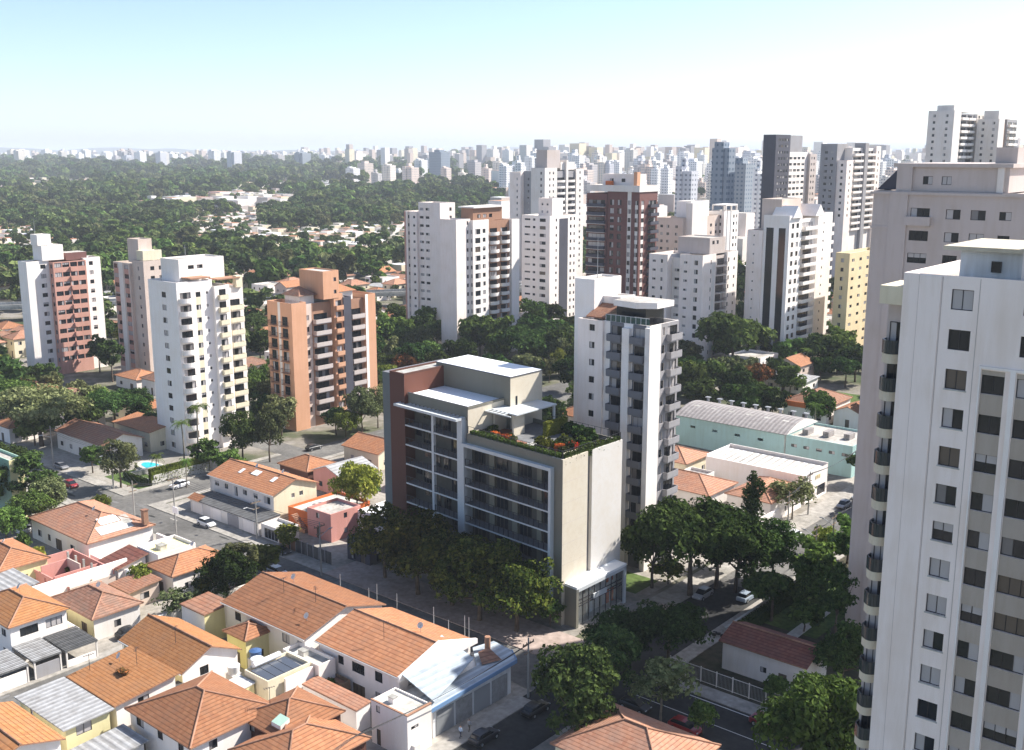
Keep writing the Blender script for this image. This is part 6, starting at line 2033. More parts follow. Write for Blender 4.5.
for k in range(26):
    p, q = TB.uniform(-8.4, -1.6), TB.uniform(3.2, 13.8)
    if k >= 16:
        p, q = TB.uniform(-20, -11.8), TB.uniform(1.3, 4.2)
    tree(TB.choice(('bush', 'bushO', 'bushO', 'bushD', 'bushY')), hw(p, q, 25.3), "low leafy plant in the beds of the new block's roof terrace", TB.uniform(.3, .6), TB.uniform(.35, .62), lod=1, group="low plants on the roof terrace", name='plant', cat='plant')
for k, (p, q, lab) in enumerate(((-17.6, 2.3, "left clump of orange red blooms on the roof terrace"), (-15.0, 1.9, "middle clump of orange red blooms on the roof terrace"), (-13.2, 2.2, "right clump of orange red blooms above the balcony frame"), (-3.0, 7.4, "orange red blooms at the sunlit right edge of the terrace"), (-4.6, 5.6, "orange red blooms among the grey green terrace bushes"))):
    leafy_box('flower_bed', lab, 'flowers', hw(p, q, 25.4), GROT + k, 1.4, .8, 1.0, 'flower', 150, .35, 20 + k)

# ------------------------------------------------------------------ filler: lots between the towers, then the wooded belt
def free(a0, a1, b0, b1):
    return not any(a0 < q[1] and a1 > q[0] and b0 < q[3] and b1 > q[2] for q in BUSY)


FR = random.Random(5)
fixed = len(BUSY)
PROTO = []
for i, (X, Y, ze, kd, rf_, wl_) in enumerate(((12, 10, 3.8, 'hip', 'tileA', 'white'), (10, 13, 6.0, 'hip', 'tileB', 'cream'), (13, 9, 4.2, 'gable_a', 'tileB', 'offwhite'), (11, 11, 6.2, 'gable_b', 'tileA', 'palepink'), (12, 12, 6.4, 'flat', 'tileA', 'white'), (14, 9, 4.0, 'mono_b', 'corA', 'offwhite'), (9, 12, 4.4, 'hip', 'tileC', 'white'), (13, 12, 5.0, 'gable_b', 'corW', 'cream'))):
    PROTO.append((X, Y, kd, rf_, dict(ze=ze, kind=kd, roof=rf_, wall_=wl_, pitch=0.05 if kd == 'mono_b' else (0.14 if rf_ == 'corW' else .4))))
KINDL = {'tileA': "small house with orange tiled roof in the crowded blocks among the towers", 'tileB': "small house with salmon tiled roof in the crowded blocks among the towers", 'tileC': "small house with brown tiled roof in the crowded blocks among the towers",
         'corA': "low building with grey sheet roof in the crowded blocks among the towers", 'corW': "low building with white metal roof in the crowded blocks among the towers", 'flat': "flat roofed white building in the crowded blocks among the towers"}
made = [None] * len(PROTO)
nh = nt = 0
far_trees = []
half = math.tan(R(27.5))


def inview(x, y, m=1.04):
    return y > 60 and abs(x) < half * y * m + 6


bcell = []
for ib in range(0, 160):
    for ia in range(-110, 30):
        a0, b0 = ia * 15.0 + FR.uniform(-1.2, 1.2), 60 + ib * 15.0 + FR.uniform(-1.2, 1.2)
        p = W(a0 + 7, b0 + 6)
        d = p.length
        if p.y < 150 or d > 1250 or not inview(p.x, p.y):
            continue
        bcell.append((d, a0, b0, p))
bcell.sort(key=lambda c: c[0])
farh = MB()
for d, a0, b0, p in bcell:
    px = 512 + FOC * p.x / p.y
    ln_ = abs((p.x + 320) * -.2677 + (p.y - 420) * .9635)      # keep the elevated road clear
    if p.x < 60 and (ln_ < 13 or 0 < -((p.x + 320) * -.2677 + (p.y - 420) * .9635) < 34):
        continue
    wood = (px < 420 and d > 440) or (px < 520 and d > 560)
    cl_ = mnoise.noise(Vector((p.x * .0065, p.y * .0042, 5)))
    ph = 0.62 if not wood else (.92 if cl_ > (-.1 if d < 900 else .0) else .2)
    r = FR.random()
    if r < ph:
        i = FR.choices(range(8), (5, 4, 4, 3, 3, 2, 2, 2))[0]
        X, Y, kd, rf_, kw = PROTO[i]
        sx = FR.uniform(.85, 1.1)
        if free(a0, a0 + X * sx, b0, b0 + Y):
            nh += 1
            if nh <= 260:
                lab = KINDL['flat' if kd == 'flat' else rf_] if not wood else "house roof showing through the wooded belt beyond the towers"
                grp = "filler " if False else ("houses in the crowded blocks among the towers: " + ('flat' if kd == 'flat' else rf_) if not wood else "houses in the wooded belt")
                grp = {"tileA": "orange roofed houses among the towers", "tileB": "salmon roofed houses among the towers", "tileC": "brown roofed houses among the towers", "corA": "grey sheet roofed buildings among the towers", "corW": "white metal roofed buildings among the towers"}[rf_] if kd != 'flat' else "flat roofed buildings among the towers"
                if wood:
                    grp = "houses in the wooded belt"
                if made[i] is None:
                    o = house('small_house', lab, a0, a0 + X, b0, b0 + Y, group=grp, **kw)
                    made[i] = o
                    BUSY.pop()
                else:
                    o = copy_tree(made[i], W(a0, b0), GROT, lab)
                    o["group"] = grp
                o.scale = (sx, 1, FR.uniform(.85, 1.15))
            else:
                h = FR.uniform(3.5, 8)
                w_ = FR.uniform(8, 13)
                c_ = [W(a0, b0), W(a0 + w_, b0), W(a0 + w_, b0 + w_ * .8), W(a0, b0 + w_ * .8)]
                farh.prism([(q.x, q.y) for q in c_], 0, h, M[FR.choice(('white', 'offwhite', 'cream'))], M[FR.choice(('tileA', 'tileB', 'roofgrey', 'tileC', 'roofwhite'))], False)
            if FR.random() < .6 and free(a0 + X * sx, a0 + X * sx + 3, b0 + 8, b0 + 13):
                far_trees.append((W(a0 + X * sx + 1.6, b0 + 11), FR.uniform(.5, .8), d))
            continue
    if free(a0 + 1, a0 + 11, b0 + 1, b0 + 11):
        q = W(a0 + 6, b0 + 6)
        far_trees.append((q, FR.uniform(.6, 1.7) if not wood or cl_ < (-.1 if d < 900 else .0) else FR.uniform(.3, .6), d))
        if (wood and cl_ < (-.1 if d < 900 else .0)) or FR.random() < .5:
            far_trees.append((W(a0 + FR.uniform(0, 14), b0 + FR.uniform(0, 14)), FR.uniform(.7, 1.5), d))
    elif free(a0 + 4, a0 + 8, b0 + 4, b0 + 8):
        far_trees.append((W(a0 + 6, b0 + 6), FR.uniform(.5, .75), d))
if farh.f:
    o = farh.build('distant_houses')
    tag(o, "scatter of small roofs far out among the treetops and towers", 'houses', kind='stuff')
far_trees.sort(key=lambda t_: t_[2])
KT = (('broad', "dark green rounded tree among the rooftops between the towers"), ('broadM', "mid green rounded tree among the rooftops between the towers"), ('olive', "olive coloured tree among the rooftops between the towers"), ('broadY', "yellow green tree among the rooftops between the towers"), ('umbrella', "dark flat topped spreading tree among the rooftops between the towers"))
for q, s, d in far_trees[:200]:
    k, lab = KT[FR.choices(range(5), (5, 4, 3, 1, 2))[0]]
    s *= 1.15
    tree(k, q, lab, s * FR.uniform(.9, 1.1), s, lod=1, group=lab.replace("tree among", "trees among").split(" between")[0])
    BUSY.pop()
# the wood itself: one mass of crowns
pts, scl, rot, var = [], [], [], []
for q, s, d in far_trees[200:]:
    pts.append(tuple(q)); scl.append(s * 1.2); rot.append(FR.uniform(0, 6.28)); var.append(FR.randrange(4))
ring = 1200.0
while ring < 4300:
    step = 16 + (ring - 1200) * 0.011
    n = int(2 * half * ring / step)
    for i in range(n):
        x = -half * ring * 1.03 + 2 * half * ring * 1.03 * (i + FR.random()) / n
        px = 512 + FOC * x / ring
        dens = 0.93 if px < 500 else 0.4
        if px < 360 and ring > 1500:
            dens = .85
        if 220 < px < 420 and ring > 1300:
            dens = .75
        if ring > 3300:
            dens *= .6
        if mnoise.noise(Vector((x * .0042, ring * .0024, 8))) > .07:
            dens *= .12
        if FR.random() < dens:
            pts.append((x, ring + FR.uniform(-.5, .5) * step, 0)); scl.append(FR.uniform(.6, 1.9) * step / 12.5); rot.append(FR.uniform(0, 6.28)); var.append(FR.randrange(4))
    ring += step
wh = MB()
for k in range(2000):
    d_ = 1230 * math.exp(FR.random() * 1.0)
    x_ = FR.uniform(-half, half * .05) * d_
    if mnoise.noise(Vector((x_ * .0042, d_ * .0024, 8))) < .05:
        continue
    w_, h_ = FR.uniform(9, 30), FR.uniform(8, 17)
    c_, s_ = math.cos(GROT), math.sin(GROT)
    wh.prism([(x_ + c_ * u - s_ * v, d_ + s_ * u + c_ * v) for u, v in ((-w_ / 2, -w_ / 3), (w_ / 2, -w_ / 3), (w_ / 2, w_ / 3), (-w_ / 2, w_ / 3))], 0, h_, M[FR.choice(('white', 'offwhite', 'cream', 'greige'))], M[FR.choice(('roofwhite', 'roofgrey', 'tileB', 'tileA', 'corA'))], False)
tag(wh.build('woodland_houses'), "pale roofs glinting between the treetops of the wooded belt", 'houses', kind='stuff')
me = bpy.data.meshes.new("wooded_belt")
me.from_pydata(pts, [], [])
for nm, tp, dat in (("tree_scale", 'FLOAT', scl), ("tree_turn", 'FLOAT', rot), ("tree_kind", 'INT', var)):
    at_ = me.attributes.new(nm, tp, 'POINT')
    at_.data.foreach_set("value", dat)
wo_ = link('wooded_belt', me)
tag(wo_, "broad mass of green treetops reaching to the far skyline", 'woodland', kind='stuff')
src = []
for i, (k, px) in enumerate((('broad', 470), ('broadM', 395), ('olive', 250), ('umbrella', 330))):
    cm, lobes = crown_mesh(300 + i, SPEC[k][0], 420, 1.6, {'broad': 'leafF', 'broadM': 'leafM', 'olive': 'leafO', 'umbrella': 'leafF'}[k], *SPEC[k][1:4], 9, 0.0, 0.22)
    o = empty('tree', ("dark rounded tree standing just before the wooded belt", "green rounded tree standing just before the wooded belt", "olive tree standing just before the wooded belt", "flat topped tree standing just before the wooded belt")[i], 'tree', at(px, 248 + i))
    c = link('crown', cm, o)
    link('trunk', tree_meshes(k, 1, 0)[1], o)
    src.append(c)
ng = bpy.data.node_groups.new("scatter_trees", 'GeometryNodeTree')
ng.interface.new_socket(name="Geometry", in_out='INPUT', socket_type='NodeSocketGeometry')
ng.interface.new_socket(name="Geometry", in_out='OUTPUT', socket_type='NodeSocketGeometry')
gi, go = ng.nodes.new('NodeGroupInput'), ng.nodes.new('NodeGroupOutput')
jn = ng.nodes.new('GeometryNodeJoinGeometry')


def named(nm, tp):
    n = ng.nodes.new('GeometryNodeInputNamedAttribute')
    n.data_type = tp
    n.inputs[0].default_value = nm
    return n.outputs[0]


ks, ss_, rs_ = named("tree_kind", 'INT'), named("tree_scale", 'FLOAT'), named("tree_turn", 'FLOAT')
cx = ng.nodes.new('ShaderNodeCombineXYZ')
ng.links.new(rs_, cx.inputs[2])
for i, s_ in enumerate(src):
    oi = ng.nodes.new('GeometryNodeObjectInfo')
    oi.inputs[0].default_value = s_
    oi.inputs[1].default_value = True
    cp_ = ng.nodes.new('FunctionNodeCompare')
    cp_.data_type = 'INT'
    cp_.operation = 'EQUAL'
    ng.links.new(ks, cp_.inputs[2])
    cp_.inputs[3].default_value = i
    ip = ng.nodes.new('GeometryNodeInstanceOnPoints')
    ng.links.new(gi.outputs[0], ip.inputs['Points'])
    ng.links.new(cp_.outputs[0], ip.inputs['Selection'])
    ng.links.new(oi.outputs['Geometry'], ip.inputs['Instance'])
    ng.links.new(cx.outputs[0], ip.inputs['Rotation'])
    ng.links.new(ss_, ip.inputs['Scale'])
    ng.links.new(ip.outputs[0], jn.inputs[0])
ng.links.new(jn.outputs[0], go.inputs[0])
md = wo_.modifiers.new("scatter", 'NODES')
md.node_group = ng

# ------------------------------------------------------------------ far city
FRR = random.Random(21)


def far_mesh(w, dp, h, mat, var):
    mb = MB()
    m_ = M[mat]
    if var == 0:
        mb.box(-w / 2, w / 2, -dp / 2, dp / 2, 0, h, m_)
        mb.box(-w / 4, w / 5, -dp / 4, dp / 4, h, h + 4, m_)
    elif var == 1:
        mb.box(-w / 2, -w * .1, -dp / 2, dp / 2, 0, h, m_)
        mb.box(-w * .1, w / 2, -dp * .38, dp * .5, 0, h * .95, m_)
        mb.box(-w * .3, 0, -dp * .2, dp * .2, h, h + 5, m_)
    else:
        mb.box(-w / 2, w / 2, -dp * .4, dp * .5, 0, h, m_)
        mb.box(-w * .2, w * .2, -dp / 2, dp * .3, 0, h * 1.04, m_)
        mb.box(-w * .45, -w * .2, -dp * .2, dp * .2, h, h + 3, m_)
    return mb.mesh("far_block")


FMESH = [far_mesh(FRR.uniform(13, 22), FRR.uniform(12, 20), FRR.uniform(38, 66), 'far', i % 3) for i in range(14)]


def far_block(px, ytop, ybase, wpx, label, group=None, mat='far', dist=None):
    """a far tower standing where its foot is seen"""
    if dist is None:
        g_ = at(px, ybase)
    else:
        y = dist
        g_ = Vector(((px - 512) / FOC * y * 1.0, y, 0))
    v = (375 - ytop) / FOC
    el = math.atan(v) - PITCH
    h = CAM_H + math.hypot(g_.x, g_.y) * math.tan(el)
    w = wpx * g_.y / FOC * .86
    o = link('distant_tower', far_mesh(w, w * FRR.uniform(.7, 1.0), max(h, 12), mat, FRR.randrange(3)), None, g_, GROT + R(FRR.uniform(-4, 4)))
    return tag(o, label, 'tower', group)


for (px, yt, yb, wp, mat, lab) in (
        (303, 153, 178, 14, 'farblue', "dark blue glass block on the far skyline left of the centre"), (235, 152, 180, 13, 'far', "single grey tower rising above the left treetops on the skyline"),
        (718, 148, 290, 22, 'farblue', "bluish grey block behind the brown brick tower's right side"), (738, 163, 250, 24, 'farblue', "wide bluish glazed tower left of the near black tower"),
        (722, 166, 248, 14, 'far', "pale tower joined to the wide bluish glazed tower at its left"), (757, 168, 262, 14, 'far', "pale tower between the bluish glazed and near black towers"),
        (684, 166, 262, 20, 'far', "brownish distant tower right of the brown brick tower's roof"), (440, 152, 190, 20, 'farblue', "bluish distant tower behind the cluster of white distant towers"),
        (545, 158, 215, 18, 'far', "distant pale tower right behind the tallest pale beige tower"), (890, 160, 205, 14, 'far', "distant tower right of the tall grey and white tower")):
    far_block(px, yt, yb, wp, lab, mat=mat)
CL = ((353, 168, 14), (366, 163, 13), (377, 172, 10), (389, 165, 13), (399, 170, 9), (411, 166, 14), (421, 160, 12), (434, 158, 13), (446, 168, 9), (463, 172, 8), (475, 162, 11), (487, 167, 10), (500, 161, 13), (508, 170, 10))
for px, yt, wp in CL:
    far_block(px, yt, 188 + (px % 7), wp, "pale tower of the distant cluster beyond the wood, left of the tallest beige tower", "pale towers of the distant cluster")
for k in range(110):
    px = FRR.uniform(-6, 345)
    far_block(px, FRR.uniform(150, 160) if k % 3 else FRR.uniform(156, 166), FRR.uniform(169, 175), FRR.uniform(6, 12), "tiny pale tower on the left skyline beyond the wood", "tiny towers on the left skyline")
for k in range(230):
    px = FRR.uniform(505, 1030) if k % 3 else FRR.uniform(560, 770)
    yt = FRR.uniform(148, 172) if k % 2 else FRR.uniform(156, 186)
    far_block(px, yt, max(174, yt + FRR.uniform(16, 52)), FRR.uniform(8, 17), "distant hazy tower in the packed skyline right of centre", "distant towers in the right hand skyline")
city = MB()
for k in range(4200):
    d = 2200 * math.exp(FRR.random() * 1.55)
    x = FRR.uniform(-half, half) * d * 1.05
    px = 512 + FOC * x / d
    if px < 340 and d < 4300:
        continue
    if px < 520 and d < 2900:
        continue
    h = FRR.choice((12, 18, 30, 45, 60, 75, 85)) * FRR.uniform(.7, 1.15)
    if px < 300:
        h *= .85
    w = FRR.uniform(12, 26)
    c, s = math.cos(GROT), math.sin(GROT)
    q = [(x + c * u - s * v, d + s * u + c * v) for u, v in ((-w / 2, -w / 2), (w / 2, -w / 2), (w / 2, w / 2), (-w / 2, w / 2))]
    city.prism(q, 0, h, M[FRR.choice(('offwhite', 'white', 'cream', 'greige', 'lilac', 'grey', 'palepink'))], M['roofgrey'], False)
tag(city.build('distant_city'), "endless pale hazy blocks of the city out to the hills", 'city', kind='stuff')
# low filler city right of centre, between the towers and the skyline
low = MB()
for k in range(900):
    d = FRR.uniform(640, 2300)
    x = FRR.uniform(-0.02, half) * d * 1.04
    h = FRR.choice((5, 7, 9, 12, 16, 24, 34)) * FRR.uniform(.8, 1.2)
    w = FRR.uniform(9, 20)
    c, s = math.cos(GROT), math.sin(GROT)
    a_, b_ = ab(Vector((x, d, 0)))
    if not free(a_ - w / 2, a_ + w / 2, b_ - w / 2, b_ + w / 2):
        continue
    q = [(x + c * u - s * v, d + s * u + c * v) for u, v in ((-w / 2, -w / 2), (w / 2, -w / 2), (w / 2, w / 2), (-w / 2, w / 2))]
    low.prism(q, 0, h, M[FRR.choice(('offwhite', 'white', 'cream', 'greige', 'lilac', 'palepink'))], M[FRR.choice(('roofgrey', 'roofwhite', 'tileA', 'tileB', 'corA'))], False)
tag(low.build('low_city'), "low roofs and small blocks filling the ground between the right hand towers and the skyline", 'city', kind='stuff')
for lab, px, d in (("left low white dome beyond the wood, under the left skyline", 157, 2950), ("right low white dome beyond the wood, under the left skyline", 180, 2900)):
    m = MB()
    n, rr_ = 16, 27.0
    for i in range(5):
        a0_, a1_ = i / 5 * math.pi / 2, (i + 1) / 5 * math.pi / 2
        for j in range(n):
            b0_, b1_ = 2 * math.pi * j / n, 2 * math.pi * (j + 1) / n
            P_ = lambda a, b: (rr_ * math.cos(a) * math.cos(b), rr_ * math.cos(a) * math.sin(b), 4 + 9 * math.sin(a))
            m.add([P_(a0_, b0_), P_(a0_, b1_), P_(a1_, b1_), P_(a1_, b0_)], [(0, 1, 2, 3)], M['white'], True)
    m.tube((0, 0, 0), (0, 0, 4), rr_, rr_, n, M['white'], False)
    tag(m.build('dome_building', None, ((px - 512) / FOC * d, d, 0)), lab, 'dome')

# ------------------------------------------------------------------ poles, lamps, wires
def pole(a, b, h, label, arm=True, lamp=None, name='utility_pole', thin=False):
    o = empty(name, label, 'pole' if not lamp else 'street lamp', W(a, b), GROT)
    r = .09 if thin else .17
    hpart(o, 'shaft', lambda mb: mb.tube((0, 0, 0), (0, 0, h), r, r * .6, 8, M['pole' if not thin else 'metal']))
    if arm:
        hpart(o, 'crossarm', lambda mb: [mb.box(-.08, .08, -1.1, 1.1, h - .9, h - .75, M['wood']), mb.box(-.08, .08, -.8, .8, h - 2.1, h - 1.98, M['wood'])])
        for y in (-1, -.35, .35, 1):
            hpart(o, 'insulator', lambda mb: mb.tube((0, y, h - .75), (0, y, h - .5), .07, .05, 6, M['darkmetal']))
    if lamp:
        c, s = math.cos(lamp), math.sin(lamp)
        hpart(o, 'lamp_arm', lambda mb: [mb.tube((0, 0, h * .72), (c * 1.9, s * 1.9, h * .72 + .9), .05, .05, 6, M['metal']), mb.tube((c * 1.9, s * 1.9, h * .72 + .9), (c * 2.7, s * 2.7, h * .72 + .92), .13, .10, 6, M['metal'])])
    return W(a, b, h - .5)


tops = []
for a, b, h, lab, lamp in ((-182, 102.0, 8.6, "concrete utility pole with crossarm behind the wide corner house", None), (-168.1, 102.2, 12.5, "tallest concrete utility pole, white sign on it, at the street corner", None), (-134.7, 108.6, 9.5, "utility pole in the tree shadows left of the dark canopy", R(90)),
                           (-157.0, 112.0, 8.0, "utility pole with lamp in front of the grey roofed garages", R(-90)), (-205, 110.6, 9.5, "utility pole by the pool garden's street side", R(-90)), (-231, 110.6, 9.5, "utility pole before the house shaded by the white tower", R(-90))):
    tops.append(pole(a, b, h, lab, True, lamp))
m = MB()
m.box(-.9, .9, -.06, .06, 5.4, 6.6, M['whitepaint'])
tag(m.build('sign', None, W(-167.4, 101.9), GROT), "small white sign board on the tallest utility pole", "sign")
for a, b, h, lab in ((-119.1, 99.6, 7.2, "first thin grey post behind the ridge of the left orange roof"), (-112.9, 99.8, 6.6, "second thin grey post behind the ridge of the left orange roof"), (-112.0, 100.6, 7.2, "thin grey post pair member nearer the street, by the gap of the orange roofs"), (-107.5, 100.4, 7.0, "thin post right over the gap between the long orange roofs"),
                     (-99.8, 100.2, 7.2, "thin lamp post behind the right long orange roof"), (-97.1, 100.4, 6.0, "short thin post behind the right long orange roof, nearest its end"), (-94.2, 100.6, 7.4, "left one of two close thin posts by the bluish metal roofs"), (-93.4, 100.6, 7.4, "right one of two close thin posts by the bluish metal roofs")):
    pole(a, b, h, lab, False, None, 'thin_post', True)
rt = []
for a, b, h, lab in ((-72.0, 164.0, 8.6, "pole at the sunny street's right kerb, nearest the garden wall"), (-72.4, 171.9, 8.4, "second pole along the sunny street's right kerb"), (-83.6, 177.4, 8.5, "pole before the tall white courtyard wall"), (-85.7, 190.6, 9.0, "pole at the corner of the salmon hip roofed house"), (-85.7, 214, 9.0, "pole before the flat aqua extension"), (-72.4, 200, 9.0, "farthest pole along the sunny street's right kerb")):
    rt.append(pole(a, b, h, lab, True, R(180) if a > -75 else R(0)))


def wires(pts_, label, offs=(-1, -.35, .35, 1)):
    mb = MB()
    for p, q in zip(pts_, pts_[1:]):
        for o_ in offs:
            side = Vector((UX, UY, 0)) * o_
            prev = None
            for i in range(9):
                f = i / 8
                c = p.lerp(q, f) + side
                c.z -= 4 * 0.7 * f * (1 - f)
                if prev is not None:
                    mb.tube(prev, c, .03, .03, 3, M['darkmetal'], False)
                prev = c
    return tag(mb.build('power_line'), label, 'wires')


wires([tops[5], tops[4], tops[0], tops[1], tops[2]], "power lines sagging along the main street at left")
wires([rt[0], rt[1], rt[5]], "power lines along the right kerb of the sunny street")
wires([rt[2], rt[3], rt[4]], "power lines along the left kerb of the sunny street")
wires([W(-79.5, 40, 7), W(-82.5, 70, 7.2), W(-81.8, 99, 7.5)], "white looking power lines crossing before the white cube house")
pole(-81.8, 99.4, 8.4, "wooden pole at the corner shop's awning end", True, None)

# roof clutter on the near houses
for k, (a, b, z, lab) in enumerate(((-111.5, 78.3, 5.2, "blue plastic water tank on the roof beside the solar collectors"), (-109.8, 77.3, 5.0, "white plastic water tank below the blue one"), (-111.2, 74.6, 4.6, "white water tank on the terrace next to the big orange gable house"))):
    m = MB()
    m.box(-.75, .75, -.75, .75, 0, z - 1.2, M['offwhite'])
    m.tube((0, 0, z - 1.2), (0, 0, z - .1), .72, .85, 12, M['tankblue' if k == 0 else 'whitepaint'])
    m.tube((0, 0, z - .1), (0, 0, z + .1), .85, .3, 12, M['tankblue' if k == 0 else 'whitepaint'])
    tag(m.build('water_tank', None, W(a, b), GROT), lab, 'water tank')
for k, (a, b, z, lab) in enumerate(((-119, 89, 8.0, "tv aerial on the left long orange roof, near its left end"), (-112.6, 89.6, 8.1, "tv aerial on the left long orange roof, near its gable"), (-97.5, 88.6, 7.9, "tv aerial on the right long orange roof"), (-121.6, 60.5, 6.0, "tv aerial at the left corner of the smooth orange roof"), (-117.4, 64.6, 6.6, "tv aerial at the back of the smooth orange roof"), (-116, 45.5, 7.2, "tv aerial on the bottom left orange roof"), (-96.6, 69.5, 6.5, "tv aerial beside the green skylight"), (-118.0, 70.6, 7.2, "tv aerial on the big orange gable roof"))):
    m = MB()
    m.tube((0, 0, -.6), (0, 0, 2.0), .035, .03, 5, M['darkmetal'])
    for i in range(5):
        m.tube((-.35 + .04 * i, -.6 + .3 * i, 1.9), (.35 - .04 * i, -.6 + .3 * i, 1.9), .02, .02, 4, M['darkmetal'])
    m.tube((0, -.7, 1.9), (0, .7, 1.9), .025, .025, 4, M['darkmetal'])
    tag(m.build('aerial', None, W(a, b, z), GROT + k), lab, 'aerial')
m = MB()
m.add([(0, 0, 0), (1.7, 0, 0), (1.7, 1.3, .45), (0, 1.3, .45)], [(0, 1, 2, 3)], M['greenwall'])
m.add([(0, 0, -.5), (1.7, 0, -.5), (1.7, 0, 0), (0, 0, 0)], [(0, 1, 2, 3)], M['white'])
m.add([(1.7, 0, -.5), (1.7, 1.3, -.05), (1.7, 1.3, .45), (1.7, 0, 0)], [(0, 1, 2, 3)], M['white'])
tag(m.build('roof_light', None, W(-93.6, 67.4, 6.1), GROT), "green roof light set in the orange tiles near the bottom", "skylight")
m = MB()
for k in range(3):
    m.tube((0.55 * k, 0, 0), (0.55 * k, 0, 3.4), .2, .2, 10, M['whitepaint'])
tag(m.build('vent_pipes', None, W(-154.4, 84.4), GROT), "white upright pipes by the bright green bush tree", "pipes")
m = MB()
m.box(0, .9, 0, .9, 4.4, 7.0, M['brown'])
m.box(-.1, 1.0, -.1, 1.0, 7.0, 7.2, M['tileC'])
tag(m.build('chimney_stack', None, W(-169.4, 96.2), GROT), "square brown chimney at the corner house's right end", "chimney")
# yard walls
for a0, a1, b0, b1, h, mt, lab in ((-168.3, -160, 98.2, 98.6, 2.4, 'white', "white street wall right of the wide corner house"), (-153.2, -144, 98.4, 98.8, 2.2, 'offwhite', "off white street wall behind the square orange hip roof"), (-144, -128.5, 98.4, 98.8, 2.2, 'palepink', "pale pink street wall behind the tree clump"),
                                   (-136.6, -136.3, 78.9, 98, 2.4, 'offwhite', "off white yard wall along the side lane"), (-127.4, -127.1, 77.2, 80.4, 2.6, 'white', "white yard wall beside the cube house at the side lane"), (-167.2, -153, 85.0, 85.3, 2.6, 'white', "white yard wall below the flat white box house"),
                                   (-155, -141, 68.9, 69.2, 2.6, 'offwhite', "yard wall between the two storey house and the brown roofed house"), (-111, -103.5, 68.5, 68.8, 2.8, 'offwhite', "yard wall under the white house with tilted sheet roof"), (-103, -90, 75.9, 76.2, 2.6, 'white', "white yard wall below the salmon patio cover")):
    thing_box('yard_wall', lab, 'wall', a0, a1, b0, b1, 0, h, mt)

CR = random.Random(61)
for k, (a, b, z) in enumerate(((-120.5, 92.0, 8.1), (-110.4, 86.2, 6.9), (-94.6, 92.5, 8.0), (-120.2, 63.8, 6.3), (-148.4, 64.4, 7.8), (-146.0, 75.2, 5.3), (-149.0, 93.5, 5.8), (-176.5, 91.2, 6.4), (-172.0, 123.6, 7.9), (-165.0, 124.6, 7.9), (-174.6, 74.0, 5.6))):
    m = MB()
    m.tube((0, 0, -.5), (0, 0, .7), .03, .03, 5, M['metal'])
    n = 12
    rim_ = [(.42 * math.cos(i * 6.283 / n), -.12 + .25 * math.sin(i * 6.283 / n), .8 + .36 * math.sin(i * 6.283 / n)) for i in range(n)]
    m.add(rim_ + [(0, .1, .74)], [(i, (i + 1) % n, n) for i in range(n)], M['offwhite'], True)
    m.tube((0, 0, .74), (0, -.4, .95), .02, .02, 4, M['metal'])
    tag(m.build('satellite_dish', None, W(a, b, z), GROT + CR.uniform(-.6, .6)), "small white satellite dish on one of the near tiled roofs", 'satellite dish', 'satellite dishes on the near roofs')
for k, (a, b, z) in enumerate(((-132, 83, 0), (-138.6, 92, 0), (-164.5, 88, 0), (-162, 94.5, 0), (-141.2, 90, 0), (-128.5 + 3, 79, 0), (-111.6, 79.6, 0), (-101, 88 - 6.2, 0), (-165.5, 80.4, 0), (-138.8, 84, 0), (-134.8 - 2.8, 94.8, 0), (-163.5, 66.6, 0), (-184, 81.5, 0), (-178, 81.2, 0), (-172, 82, 0), (-104.6, 67.2, 0), (-146.5, 92.0 + 8.1, 0))):
    tree(CR.choice(('bush', 'bushO', 'bushD', 'bushY')), W(a, b), "leafy garden shrub in a walled yard between the near houses", CR.uniform(.8, 1.5), CR.uniform(.6, 1.0), lod=1, group="shrubs in the yards between the near houses", name='shrub', cat='shrub')
for k, (a, b, z, wx, wy, lab) in enumerate(((-156.6, 92.2, 4.1, 1.6, 1.2, "grey roof box on the white flat box house"), (-87.2, 80.4, 5.3, .9, .7, "small white box on the flat concrete roof by the shaded street"), (-106.6, 82.4, 4.4, 1.2, .8, "small grey box on the bare concrete terrace"))):
    m = MB()
    m.box(-wx / 2, wx / 2, -wy / 2, wy / 2, 0, .8, M['paleconcrete' if k != 1 else 'white'])
    m.box(-wx / 2 - .06, wx / 2 + .06, -wy / 2 - .06, wy / 2 + .06, .8, .88, M['concrete'])
    tag(m.build('roof_box', None, W(a, b, z - .05), GROT), lab, 'roof box')
# gutters along the eaves of the nearest long roofs
for a0, a1, b0, z, lab in ((-126.6, -107.6, 83.33, 5.86, "metal gutter under the left long orange roof"), (-106.3, -90.1, 84.13, 5.86, "metal gutter under the right long orange roof"), (-182.2, -160.6, 118.53, 5.86, "metal gutter under the white row house's orange roof"), (-127.2, -112.3, 67.53, 5.46, "metal gutter under the big orange gable roof")):
    m = MB()
    m.tube((0, 0, 0), (a1 - a0, 0, 0), .09, .09, 6, M['offwhite'])
    m.tube((.6, .3, 0), (.6, .4, -z), .05, .05, 6, M['offwhite'])
    tag(m.build('gutter', None, W(a0, b0, z), GROT), lab, 'gutter')

# ------------------------------------------------------------------ cars
def car_mesh(st, mat):
    mb = MB()
    n = len(st)
    vs_ = []
    for x, w, zb, zt in st:
        vs_ += [(x, -w, zb), (x, -w, zt * .82 + zb * .18), (x, -w * .9, zt), (x, w * .9, zt), (x, w, zt * .82 + zb * .18), (x, w, zb)]
    fs = []
    for i in range(n - 1):
        for j in range(6):
            a, b = i * 6 + j, i * 6 + (j + 1) % 6
            fs.append((a, a + 6, b + 6, b))
    fs += [tuple(range(6)), tuple(range((n - 1) * 6 + 5, (n - 1) * 6 - 1, -1))]
    mb.add(vs_, fs, mat, False)
    return mb


